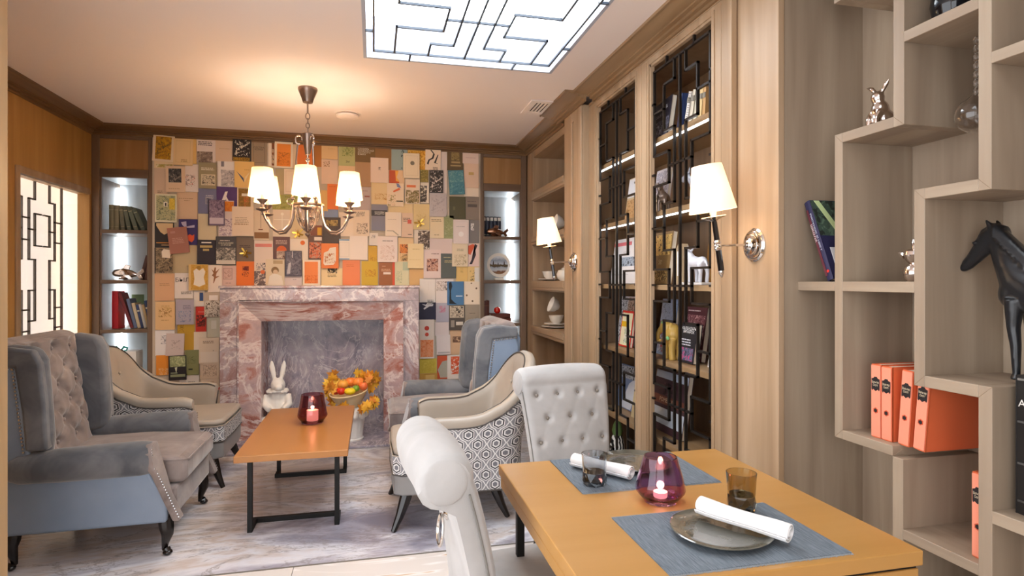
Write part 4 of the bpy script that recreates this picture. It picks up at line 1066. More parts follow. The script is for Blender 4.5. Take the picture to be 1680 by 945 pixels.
tumbler(0.635, 1.637, 0.038, 0.09, M_smoke, M_smoke_d, 'smoky grey faceted tumbler on the far placemat')
tumbler(0.938, 1.365, 0.0385, 0.098, M_amber, M_amber_d, 'smoky amber faceted tumbler behind the near napkin')
M_wax = plain('candle_wax', 'f0c9b8', rough=0.5, sss=0.0)
M_flame = emis('flame', (1.0, 0.78, 0.5), 30)
def candle_holder(x, y, z, s, prof, mat, label, cr, chh, power):
    r = root('candle_holder', (x, y, z), label, 'candle holder', group='purple glass candle holders')
    out = [(a * s, c * s) for a, c in prof]
    th = 0.0035
    inn = [(max(0, a - th), c + (0.006 if i < 2 else 0)) for i, (a, c) in enumerate(out)][::-1]
    B().lathe([(0, 0.0)] + out + inn + [(0, out[0][1] + 0.008)], 48).build('glass_bowl', mat, r, smooth=True, world=False, angle=50)
    B().lathe([(0, 0), (cr, 0), (cr, chh), (cr * 0.9, chh), (cr * 0.85, chh - 0.004), (0, chh - 0.005)], 24, (0, 0, 0.012)).build('candle', M_waxlit, r, smooth=True, world=False, angle=40)
    B().lathe([(0, 0), (0.004, 0.004), (0.005, 0.01), (0.002, 0.02), (0, 0.024)], 10, (0, 0, chh + 0.012)).build('flame', M_flame, r, smooth=True, world=False)
    lamp('candle_light', (0, 0, chh + 0.03), power, (1, 0.6, 0.3), r, 0.01, world=False); adopt(r, 'candle', ('flame',)); return r
M_waxlit = emis('lit_wax', (1.0, 0.62, 0.45), 0.9)
M_purple = glass('purple_glass', 'cc9abc'); M_wine = glass('wine_glass', 'b98088')
candle_holder(0.765, 1.478, TZ + 0.0004, 1.0, [(0.044, 0.0), (0.047, 0.006), (0.052, 0.012), (0.066, 0.028), (0.068, 0.036), (0.062, 0.062), (0.051, 0.10), (0.045, 0.122)], M_purple, 'purple glass candle holder glowing on the dining table', 0.019, 0.014, 0.25)
candle_holder(-0.38, 4.00, 0.4404, 1.0, [(0.066, 0.0), (0.07, 0.008), (0.07, 0.014), (0.092, 0.042), (0.094, 0.052), (0.088, 0.08), (0.076, 0.15), (0.07, 0.185)], M_wine, 'wine red glass candle holder with lit pillar candle on coffee table', 0.036, 0.07, 0.6)

# ================================================================== HEARTH ORNAMENTS
# ---- white rabbit figure
rb = root('rabbit_figure', (-0.815, 5.52, 0.02), 'tall white plaster rabbit figure sitting inside the fireplace', 'figurine')
b = B()
b.ball((0, 0, 0.10), (0.115, 0.11, 0.10), 16, 10); b.ball((0, 0.01, 0.22), (0.095, 0.085, 0.14), 16, 12); b.ball((0, -0.005, 0.34), (0.07, 0.065, 0.08), 14, 10)
b.ball((0.005, -0.02, 0.425), (0.062, 0.066, 0.06), 14, 10); b.ball((0.02, -0.08, 0.405), (0.034, 0.034, 0.027), 12, 8)
for s in (-1, 1):
    b.ball((s * 0.095, -0.05, 0.09), (0.05, 0.10, 0.07), 12, 8); b.ball((s * 0.08, -0.15, 0.025), (0.035, 0.07, 0.025), 12, 8)
    b.tube([(s * 0.085, -0.01, 0.34), (s * 0.10, -0.05, 0.26), (s * 0.055, -0.10, 0.225)], [0.03, 0.032, 0.026], 10)
    b.tube([(s * 0.026, 0.0, 0.46), (s * 0.038, 0.005, 0.53), (s * 0.050, 0.01, 0.59), (s * 0.052, 0.012, 0.635)], [0.017, 0.024, 0.024, 0.010], 12, flat=0.6)
b.build('body', M_plaster, rb, smooth=True, world=False, remesh=0.008)
nb_ = B(); 
for k in range(14):
    a = 2 * PI * k / 14; nb_.ball((0.07 * math.cos(a), -0.012 + 0.066 * math.sin(a), 0.372 + 0.006 * math.sin(3 * a)), (0.026, 0.022, 0.014), 8, 6)
nb_.build('ruff_collar', M_plaster, rb, smooth=True, world=False)
for s in (-1, 1): B().ball((0.012 + s * 0.034, -0.073, 0.437), 0.006, 8, 6).build('eye', M_plaster, rb, smooth=True, world=False)
# ---- fluted planter with basket of fruit and maple leaves
PX, PY = -0.185, 5.17
pt = root('fluted_planter', (PX, PY, 0.02), 'white fluted column planter standing on the hearth', 'planter')
B().lathe([(0, 0), (0.105, 0), (0.108, 0.012), (0.100, 0.02), (0.108, 0.12), (0.120, 0.22), (0.128, 0.235), (0.132, 0.25), (0.120, 0.262), (0.10, 0.27), (0, 0.27)], 72, rmod=lambda a, z: 1 + (0.03 * math.cos(18 * a) if 0.02 < z < 0.225 else 0)).build('fluted_body', M_plaster, pt, smooth=True, world=False)
for k in range(10):
    a = 2 * PI * k / 10; B().ball((0.118 * math.cos(a), 0.118 * math.sin(a), 0.215), (0.034, 0.034, 0.038), 10, 8).build('acanthus_scroll', M_plaster, pt, smooth=True, world=False)
BZ = 0.292
M_wicker = plain('cream_wicker', 'e0c9a0', rough=0.6)
bs = root('fruit_basket', (PX, PY, BZ), 'cream basket bowl tilted on the white planter', 'basket')
tl = Matrix.Rotation(math.radians(7), 4, 'X') @ Matrix.Rotation(math.radians(-7), 4, 'Y')
g = B().lathe([(0, 0), (0.07, 0.0), (0.10, 0.03), (0.135, 0.09), (0.152, 0.128), (0.158, 0.132), (0.156, 0.138), (0.148, 0.136), (0.128, 0.09), (0.094, 0.036), (0.06, 0.012), (0, 0.012)], 48, rmod=lambda a, z: 1 + 0.012 * math.cos(24 * a)); g.xform(tl)
g.build('bowl', M_wicker, bs, smooth=True, world=False)
g = B().tube([tuple(tl @ Vector((0.155 * math.cos(a), 0.155 * math.sin(a), 0.134))) for a in [2 * PI * i / 40 for i in range(40)]], 0.006, 8, closed=True); g.build('rim', M_wicker, bs, smooth=True, world=False)
def fruit(name, x, y, z, r, col, label, ribs=0, stem='5a6a2a', rough=0.35):
    rt = root(name, (PX + x, PY + y, BZ + z), label, 'fruit', group='fruit in the basket')
    rr = r if isinstance(r, tuple) else (r, r, r)
    n = 28; v = B(); prof = [(math.sin(PI * i / 12), -math.cos(PI * i / 12)) for i in range(13)]
    v.lathe([(max(0, a) * rr[0], c * rr[2] - (0.18 * rr[2] * math.exp(-(a / 0.3) ** 2) if c > 0 else 0)) for a, c in prof], n, rmod=(lambda a, z_: 1 + 0.06 * abs(math.cos(ribs * a / 2))) if ribs else None)
    v.build('flesh', plain('fruit_' + col, col, rough=rough), rt, smooth=True, world=False, angle=60)
    B().tube([(0, 0, rr[2] * 0.75), (0.003, 0.0, rr[2] * 1.0 + 0.004)], [0.003, 0.002], 6).build('stem', plain('stem_' + stem, stem, rough=0.7), rt, smooth=True, world=False)
    return rt
fruit('pumpkin', -0.062, 0.00, 0.190, (0.046, 0.046, 0.038), 'e8a040', 'small pale orange pumpkin at left of the fruit basket', 8)
fruit('pumpkin', 0.0, 0.035, 0.205, (0.046, 0.046, 0.04), 'e88030', 'deep orange pumpkin at the back of the fruit basket', 8)
fruit('pumpkin', 0.065, 0.0, 0.205, (0.048, 0.048, 0.042), 'ee8838', 'orange pumpkin at right centre of the fruit basket', 8)
fruit('peach', 0.106, -0.045, 0.178, 0.036, 'e8703c', 'reddish peach at the right rim of fruit basket')
fruit('apple', -0.118, -0.055, 0.150, 0.033, 'c8401c', 'dark red apple at far left of fruit basket')
fruit('tomato', -0.072, -0.085, 0.150, (0.035, 0.035, 0.031), 'd03018', 'bright red tomato in front of the fruit basket')
fruit('lemon', -0.002, -0.10, 0.148, (0.046, 0.034, 0.030), 'e8c820', 'long yellow gourd at front of the fruit basket', rough=0.45)
fruit('lime', 0.048, -0.085, 0.168, 0.027, '7ca02c', 'small green lime at front right of fruit basket')
lf = root('maple_leaf_garland', (PX, PY, BZ), 'garland of yellow and orange maple leaves round the fruit basket', 'leaves')
shape = [(0, -0.5), (0.08, -0.22), (0.42, -0.36), (0.36, -0.16), (0.5, 0.0), (0.34, 0.06), (0.4, 0.3), (0.16, 0.2), (0.12, 0.32), (0.0, 0.56), (-0.12, 0.32), (-0.16, 0.2), (-0.4, 0.3), (-0.34, 0.06), (-0.5, 0.0), (-0.36, -0.16), (-0.42, -0.36), (-0.08, -0.22)]
lm = []
for c in ('d8941c', 'e0a428', 'c87818', 'b8741c', 'e8b838'):
    bb = B(); n = len(shape)
    v = [(x, y, 0.22 * abs(x) - 0.15 * y * y) for x, y in shape] + [(0, 0, 0.06)]
    bb.add(v, [(i, (i + 1) % n, n) for i in range(n)]); v2 = [(x, y, z - 0.012) for x, y, z in v]; bb.add(v2, [((i + 1) % n, i, n) for i in range(n)])
    lm.append(bb.mesh('leaf', plain('leaf_' + c, c, rough=0.6)))
rnd = random.Random(3)
for k in range(64):
    a = (rnd.uniform(-0.15 * PI, 1.15 * PI) if k < 50 else rnd.uniform(0, 2 * PI)) if k > 26 else rnd.uniform(PI * 0.0, PI * 1.0)
    if k >= 58: a = rnd.uniform(PI * 1.15, PI * 1.9)
    R_ = rnd.uniform(0.155, 0.205); z = rnd.uniform(0.12, 0.27) if math.sin(a) > -0.1 else rnd.uniform(0.0, 0.06)
    if math.cos(a) < -0.75: z = rnd.uniform(0.02, 0.24)
    o = bpy.data.objects.new('leaf', lm[k % 5]); COL.objects.link(o); o.parent = lf
    o.location = (R_ * math.cos(a) * 1.05, R_ * math.sin(a) * 0.9, z); s = rnd.uniform(0.075, 0.115); o.scale = (s, s, s)
    o.rotation_euler = (PI / 2 + rnd.uniform(-0.8, 0.5), rnd.uniform(-1.2, 1.2), rnd.uniform(-0.9, 0.9))

# ================================================================== ZIGZAG SHELF ORNAMENTS
M_blackstat = plain('black_statue', '14161a', rough=0.28)
hs = root('horse_statue', (1.80, 1.25, 1.0605), 'black horse statue looking left on the zigzag shelves', 'statue')
hx = 1.80
b = B()
def H(y, z, dx=0): return (hx + dx, y, z)
b.tube([H(1.470, 1.392), H(1.462, 1.402), H(1.445, 1.418), H(1.42, 1.445), H(1.396, 1.472), H(1.37, 1.488), H(1.345, 1.485)], [0.012, 0.019, 0.021, 0.027, 0.036, 0.036, 0.028], 16, flat=0.72)
b.tube([H(1.385, 1.475), H(1.362, 1.465), H(1.342, 1.435), H(1.325, 1.40), H(1.302, 1.355), H(1.262, 1.325), H(1.18, 1.318), H(1.10, 1.322), H(1.05, 1.312)], [0.028, 0.036, 0.044, 0.05, 0.062, 0.068, 0.066, 0.068, 0.05], 18, flat=0.78)
b.ball(H(1.315, 1.315), (0.045, 0.045, 0.05), 14, 10)
b.ball(H(1.472, 1.393), (0.014, 0.014, 0.013), 10, 8)
for s in (-1, 1):
    b.tube([H(1.376, 1.505, s * 0.016), H(1.382, 1.522, s * 0.019), H(1.392, 1.538, s * 0.021)], [0.010, 0.008, 0.002], 8)
    b.tube([H(1.300, 1.30, s * 0.032), H(1.302, 1.22, s * 0.033), H(1.296, 1.17, s * 0.033), H(1.294, 1.09, s * 0.033), H(1.298, 1.0725, s * 0.033)], [0.026, 0.017, 0.014, 0.010, 0.014], 10)
    b.tube([H(1.085, 1.31, s * 0.03), H(1.07, 1.24, s * 0.033), H(1.055, 1.20, s * 0.033), H(1.062, 1.14, s * 0.033), H(1.066, 1.125, s * 0.033)], [0.036, 0.022, 0.015, 0.011, 0.013], 10)
    b.ball(H(1.425, 1.468, s * 0.020), (0.006, 0.009, 0.005), 8, 6)
for k in range(9):
    q = k / 8; y = 1.372 - 0.085 * q; z = 1.515 - 0.09 * q
    b.tube([H(y, z, 0.0), H(y - 0.012, z - 0.006, -0.022), H(y - 0.016, z - 0.04, -0.038)], [0.012, 0.010, 0.004], 8)
b.tube([H(1.385, 1.515), H(1.41, 1.50), H(1.42, 1.475)], [0.010, 0.012, 0.004], 8)
b.tube([H(1.04, 1.33), H(1.01, 1.30), H(1.0, 1.20)], [0.016, 0.018, 0.008], 8)
b.build('body', M_blackstat, hs, smooth=True, remesh=0.0045)
sr = root('silver_rabbit', (1.76, 1.735, 1.8885), 'small polished silver rabbit on the top zigzag step', 'figurine')
b = B(); b.ball((0, 0, 0.035), (0.04, 0.042, 0.036), 14, 10); b.ball((-0.012, 0.0, 0.07), (0.03, 0.03, 0.034), 12, 8); b.ball((-0.02, 0.002, 0.112), (0.022, 0.024, 0.025), 12, 8)
b.tube([(-0.016, 0.012, 0.13), (-0.016, 0.032, 0.152), (-0.018, 0.052, 0.162)], [0.007, 0.009, 0.003], 8); b.tube([(-0.016, -0.012, 0.13), (-0.016, -0.03, 0.152), (-0.018, -0.044, 0.166)], [0.007, 0.009, 0.003], 8)
for s in (-1, 1): b.tube([(-0.03, s * 0.02, 0.06), (-0.045, s * 0.016, 0.035), (-0.045, s * 0.016, 0.008)], 0.010, 8)
b.build('body', M_silver, sr, smooth=True, world=False, remesh=0.004)
sg_ = root('silver_bird_jar', (1.78, 1.628, 1.3505), 'small silver double gourd jar with beak on middle shelf', 'ornament')
B().lathe([(0, 0), (0.018, 0.0), (0.030, 0.012), (0.034, 0.03), (0.028, 0.05), (0.016, 0.06), (0.026, 0.072), (0.033, 0.09), (0.030, 0.102), (0.02, 0.108), (0.008, 0.112), (0.006, 0.12), (0.010, 0.13), (0.006, 0.142), (0, 0.146)], 24).build('body', M_silver, sg_, smooth=True, world=False)
B().tube([(-0.008, 0.028, 0.088), (-0.010, 0.042, 0.096), (-0.011, 0.052, 0.102)], [0.012, 0.008, 0.002], 8).build('beak', M_silver, sg_, smooth=True, world=False)
B().tube([(-0.005, 0.03, 0.03), (-0.008, 0.04, 0.04)], [0.006, 0.002], 6).build('spout', M_silver, sg_, smooth=True, world=False)
gbulb = root('glass_globe', (1.80, 1.435, 1.862), 'clear glass globe hanging by a beaded stem behind an upright', 'ornament')
B().lathe([(0, -0.056), (0.02, -0.053), (0.042, -0.037), (0.055, -0.012), (0.055, 0.012), (0.042, 0.037), (0.02, 0.053), (0.010, 0.062), (0.008, 0.062), (0.018, 0.051), (0.0405, 0.0355), (0.053, 0.012), (0.053, -0.012), (0.0405, -0.0355), (0.018, -0.051), (0, -0.054)], 32).build('globe', glass('clear_glass', 'f4f2f0'), gbulb, smooth=True, world=False)
for k in range(7): B().ball((0, 0, 0.07 + 0.026 * k), (0.008, 0.008, 0.013), 10, 8).build('bead', glass('clear_glass', 'f4f2f0'), gbulb, smooth=True, world=False)
v = B().lathe([(0, 0), (0.034, 0), (0.05, 0.02), (0.058, 0.06), (0.052, 0.11), (0.03, 0.15), (0.024, 0.17), (0.034, 0.19), (0.031, 0.19), (0.02, 0.17), (0.025, 0.15), (0.046, 0.11), (0.05, 0.06), (0.03, 0.02), (0, 0.012)], 32).build('glossy_vase', plain('black_gloss', '0e1116', rough=0.06), smooth=True)
v.location = (1.75, 1.470, 2.1505); tag(v, 'glossy black vase at the top right of zigzag shelves', 'vase')

# ================================================================== BOOKCASE ORNAMENTS
def fish(name, loc, s, mat, label, rz=0):
    r = root(name, loc, label, 'figurine', rz)
    b = B(); b.tube([(-0.12 * s, 0, 0.055 * s), (-0.10 * s, 0, 0.06 * s), (-0.04 * s, 0, 0.062 * s), (0.03 * s, 0, 0.052 * s), (0.07 * s, 0, 0.045 * s)], [0.012 * s, 0.03 * s, 0.042 * s, 0.032 * s, 0.014 * s], 16, flat=0.75)
    b.ball((-0.03 * s, 0, 0.012 * s), (0.05 * s, 0.03 * s, 0.012 * s), 12, 6); b.tube([(-0.02 * s, 0, 0.01 * s), (-0.02 * s, 0, 0.04 * s)], 0.012 * s, 8)
    b.build('body', mat, r, smooth=True, world=False)
    for k, (pts, nm) in enumerate(([[(0.06, 0.05), (0.12, 0.10), (0.13, 0.07), (0.10, 0.045), (0.12, 0.015), (0.09, 0.005)], 'tail_fin'], [[(-0.05, 0.095), (-0.02, 0.135), (0.02, 0.125), (0.01, 0.09)], 'top_fin'], [[(-0.03, 0.04), (0.02, 0.005), (0.05, 0.01), (0.02, 0.045)], 'side_fin'])):
        B().prism([(a * s, c * s) for a, c in pts], 'y', -0.006 * s - (0.03 * s if k == 2 else 0), 0.006 * s - (0.03 * s if k == 2 else 0)).build(nm, mat, r, smooth=True, bevel=0.003, world=False)
    return r
fish('silver_fish', (-2.125, 5.90, 1.3645), 1.02, M_silver, 'polished silver fish with fanned tail on the left bookcase')
M_copper = plain('copper_bronze', '96705a', rough=0.22, metal=0.9)
fish('copper_fish', (1.235, 5.905, 1.8055), 0.92, M_copper, 'copper coloured fish on the top shelf of right bookcase')
pd = root('souvenir_plate', (1.271, 6.0, 1.3645), 'round souvenir plate with painted river view on a stand', 'plate')
g = B().lathe([(0, 0.0), (0.09, 0.0), (0.127, 0.012), (0.126, 0.016), (0.09, 0.006), (0, 0.006)], 48); g.xform(Matrix.Translation((0, 0, 0.155)) @ Matrix.Rotation(math.radians(82), 4, 'X')); g.build('disc', M_porc, pd, smooth=True, world=False)
m, nt, b_ = newmat('painted_view')
sp = nt.nodes.new('ShaderNodeSeparateXYZ'); nt.links.new(coords(nt), sp.inputs[0])
nz = noise(nt, coords(nt), 30, 4, 0.6)
f_ = math_(nt, 'ADD', math_(nt, 'MULTIPLY', math_(nt, 'ADD', sp.outputs[2], -0.155), 4.2), math_(nt, 'ADD', math_(nt, 'MULTIPLY', nz, 0.22), 0.39))
nt.links.new(ramp(nt, f_, [(0.0, 'b8a080'), (0.22, '7c5038'), (0.30, 'c8ccd0'), (0.40, 'a8b0b8'), (0.44, '5a4a38'), (0.52, '6c5c44'), (0.56, 'c8ccd4'), (0.72, '9aa2b0'), (0.85, 'd8dadc')]), b_.inputs['Base Color']); setin(b_, rough=0.2)
g = B().lathe([(0, 0), (0.108, 0.0)], 40); g.xform(Matrix.Translation((0, -0.0075, 0.156)) @ Matrix.Rotation(math.radians(82), 4, 'X')); g.build('painted_scene', m, pd, world=False)
for dx, hh in ((-0.06, 0.05), (0.055, 0.048), (-0.01, 0.03)):
    B().prism([(dx - 0.008, 0.155), (dx + 0.008, 0.155), (dx + 0.006, 0.155 + hh * 0.6), (dx, 0.155 + hh)], 'y', -0.0125, -0.011).build('painted_spire', ink('4a3c34'), pd, world=False)
B().box(-0.045, 0.045, -0.04, 0.02, 0, 0.022).build('stand', M_porc, pd, bevel=0.004, world=False)
ro = root('red_glass_ornament', (1.242, 5.93, 1.0245), 'small red glass apple ornament on brown books', 'ornament')
B().lathe([(0, 0), (0.018, 0.001), (0.032, 0.014), (0.036, 0.034), (0.03, 0.054), (0.016, 0.064), (0.006, 0.06), (0, 0.058)], 20).build('body', plain('red_glass', 'b81810', rough=0.08), ro, smooth=True, world=False)
B().tube([(0, 0, 0.058), (0.004, 0, 0.074)], 0.004, 6).build('stalk', M_gold, ro, smooth=True, world=False)
# gift box with ribbon, low on the left bookcase
gf = root('gift_box', (-2.15, 5.95, 0.4605), 'white gift box with teal ribbon bow on left bookcase', 'box')
B().box(-0.10, 0.10, -0.08, 0.08, 0, 0.27).build('box', M_white, gf, bevel=0.003, world=False)
M_teal = plain('teal_ribbon', '3c9c94', rough=0.4)
B().box(-0.05, -0.02, -0.082, 0.082, 0, 0.272).build('ribbon', M_teal, gf, world=False)
for s in (-1, 1): B().tube([(-0.035, -0.05, 0.272), (-0.035 + s * 0.03, -0.06, 0.31), (-0.035 + s * 0.06, -0.06, 0.30), (-0.035 + s * 0.05, -0.055, 0.277), (-0.035, -0.05, 0.274)], 0.012, 8, flat=0.4).build('bow_loop', M_teal, gf, smooth=True, world=False)

# ---- white crockery in the open niches
def cup(loc, s, label, tilt=None, saucer=True, handle=0.0):
    r = root('tea_cup', loc, label, 'cup', group='white crockery in the open niches')
    z0 = 0.012 if saucer else 0
    T4 = tilt if tilt is not None else Matrix.Translation((0, 0, z0))
    g = B().lathe([(0, 0), (0.022 * s, 0), (0.024 * s, 0.005 * s), (0.042 * s, 0.022 * s), (0.054 * s, 0.06 * s), (0.051 * s, 0.06 * s), (0.04 * s, 0.024 * s), (0.02 * s, 0.008 * s), (0, 0.007 * s)], 28); g.xform(T4); g.build('bowl', M_porc, r, smooth=True, world=False)
    ca, sa = math.cos(handle), math.sin(handle)
    g = B().tube([((0.048 + 0.026 * math.sin(t_)) * s * ca, (0.048 + 0.026 * math.sin(t_)) * s * sa, (0.034 + 0.018 * math.cos(t_)) * s) for t_ in [PI * i / 8 for i in range(9)]], 0.0045 * s, 8); g.xform(T4); g.build('handle', M_porc, r, smooth=True, world=False)
    if saucer: B().lathe([(0, 0), (0.03 * s, 0), (0.085 * s, 0.013 * s), (0.083 * s, 0.016 * s), (0.03 * s, 0.004), (0, 0.004)], 32).build('saucer', M_porc, r, smooth=True, world=False)
    return r
cup((1.66, 5.25, 0.9245 + 0.02), 1.35, 'white cup on saucers in the lower open niche', handle=PI / 2)
sx = B().lathe([(0, 0), (0.06, 0), (0.155, 0.016), (0.152, 0.02), (0.06, 0.006), (0, 0.006)], 36).build('serving_plate', M_porc, smooth=True); sx.location = (1.66, 5.2, 0.9242); tag(sx, 'white serving plate beneath the stacked cups in lower niche', 'plate', 'white crockery in the open niches')
cup((1.66, 5.16, 0.9245 + 0.13), 1.35, 'white cup tipped on its side atop another cup', tilt=Matrix.Translation((0.0, 0.02, 0.06)) @ Matrix.Rotation(-math.radians(68), 4, 'Y'), saucer=False, handle=PI / 2)
tp = root('teapot', (1.68, 5.06, 1.3562), 'white teapot in the niche behind the far sconce', 'teapot', group='white crockery in the open niches')
B().lathe([(0, 0), (0.045, 0), (0.07, 0.03), (0.075, 0.06), (0.06, 0.095), (0.03, 0.105), (0.034, 0.11), (0.02, 0.12), (0.006, 0.124), (0.010, 0.135), (0, 0.142)], 28).build('body', M_porc, tp, smooth=True, world=False)
B().tube([(0, -0.065, 0.045), (0, -0.10, 0.065), (0, -0.12, 0.10)], [0.016, 0.011, 0.008], 10).build('spout', M_porc, tp, smooth=True, world=False)
B().tube([(0, 0.065 + 0.04 * math.sin(t_), 0.06 + 0.03 * math.cos(t_)) for t_ in [PI * i / 8 for i in range(9)]], 0.006, 8).build('handle', M_porc, tp, smooth=True, world=False)
cup((1.62, 5.33, 1.3562), 1.3, 'white cup and saucer beside the teapot in niche', handle=PI / 2)
cup((1.68, 5.10, 1.7822), 1.4, 'white cup leaning upright in the second open niche', tilt=Matrix.Translation((0.0, 0.0, 0.085)) @ Matrix.Rotation(-math.radians(75), 4, 'Y'), saucer=False, handle=PI / 2 + 0.5)
bd = root('butter_dish', (1.64, 5.46, 1.7822), 'small white lidded dish in the second open niche', 'dish', group='white crockery in the open niches')
B().box(-0.05, 0.05, -0.09, 0.09, 0, 0.01).build('tray', M_porc, bd, bevel=0.004, world=False); B().box(-0.04, 0.04, -0.07, 0.07, 0.01, 0.075).build('lid', M_porc, bd, bevel=0.012, world=False)

# ================================================================== BOOKS
def book_mesh(w, h, t, cover, spine_left=True):
    """standing book, front cover towards local -Y; boards and spine in slot 0, pages in slot 1"""
    b = B(); bt = min(0.0025, t * 0.2); i_ = 0.003
    b.box(-w / 2, w / 2, -t, -t + bt, 0, h); b.box(-w / 2, w / 2, -bt, 0, 0, h)
    s = -1 if spine_left else 1
    xs = sorted((s * w / 2, s * (w / 2 - bt)))
    b.box(xs[0], xs[1], -t + bt, -bt, 0, h)
    xp = sorted((s * (w / 2 - bt), -s * (w / 2 - i_)))
    b.box(xp[0], xp[1], -t + bt, -bt, i_, h - i_, 1)
    # shallow hinge groove beside the spine
    g = s * (w / 2 - 0.012)
    return b.mesh('book', [cover, M_paper], weld=False)
def quad(o, pts, mat, name, off):
    b = B().add([(x, off, z) for x, z in pts], [tuple(range(len(pts)))])
    q = bpy.data.objects.new(name, b.mesh(name, mat)); COL.objects.link(q); q.parent = o; return q
def decorate(o, w, h, t, dec):
    k = 0
    for d in dec:
        k += 1; off = -t - 0.0004 - 0.00025 * k
        U = lambda u: -w / 2 + w * u
        if d[0] == 'R': quad(o, [(U(d[1]), h * d[2]), (U(d[3]), h * d[2]), (U(d[3]), h * d[4]), (U(d[1]), h * d[4])], ink(d[5]), 'printed_panel', off)
        elif d[0] == 'P': quad(o, [(U(d[1]), h * d[2]), (U(d[3]), h * d[2]), (U(d[3]), h * d[4]), (U(d[1]), h * d[4])], picture(d[5], d[6], d[7], 9 + (k * 3 + int(w * 1000)) % 5), 'illustration', off)
        elif d[0] == 'G': quad(o, [(U(a), h * c) for a, c in d[1]], ink(d[2]), 'motif', off)
        elif d[0] == 'D':
            r_ = d[3] * w; quad(o, [(U(d[1]) + r_ * math.cos(a), h * d[2] + r_ * math.sin(a)) for a in [2 * PI * i / 20 for i in range(20)]], ink(d[4]), 'motif', off)
        elif d[0] == 'F':
            b = B(); x0, x1, z0, z1 = U(d[1]), U(d[3]), h * d[2], h * d[4]; e = 0.0025
            for a in ((x0, x1, z0, z0 + e), (x0, x1, z1 - e, z1), (x0, x0 + e, z0, z1), (x1 - e, x1, z0, z1)): b.box(a[0], a[1], off, off + 0.0003, a[2], a[3])
            q = bpy.data.objects.new('border', b.mesh('border', ink(d[5]))); COL.objects.link(q); q.parent = o
        elif d[0] == 'L':
            b = B()
            for i in range(d[4]):
                z = h * d[2] - i * 0.014; x0, x1 = U(d[1]), U(d[3]); cut = 0.12 * (x1 - x0) * ((i * 7 + 3) % 4) / 3
                # broken into word-lengths
                x = x0
                while x < x1 - cut - 0.004:
                    l_ = min(0.012 + 0.011 * ((int(x * 9000) + i) % 3), x1 - cut - x); b.box(x, x + l_, off, off + 0.0003, z - 0.0032, z + 0.0032); x += l_ + 0.004
            q = bpy.data.objects.new('lettering', b.mesh('lettering', ink(d[5]))); COL.objects.link(q); q.parent = o
        elif d[0] == 'T':
            al = 'LEFT' if len(d) > 6 else 'CENTER'
            text(d[5], d[3] * h * 0.9 if '\n' in d[5] else d[3] * h * 1.15, ink(d[4]), o, FACE('y-', (U(d[1]), off, h * d[2])), al, space=0.8)
def cover_book(w, h, t, col, dec, name='book'):
    o = bpy.data.objects.new(name, book_mesh(w, h, t, ink(col, 0.5))); COL.objects.link(o)
    decorate(o, w, h, t, dec); return o
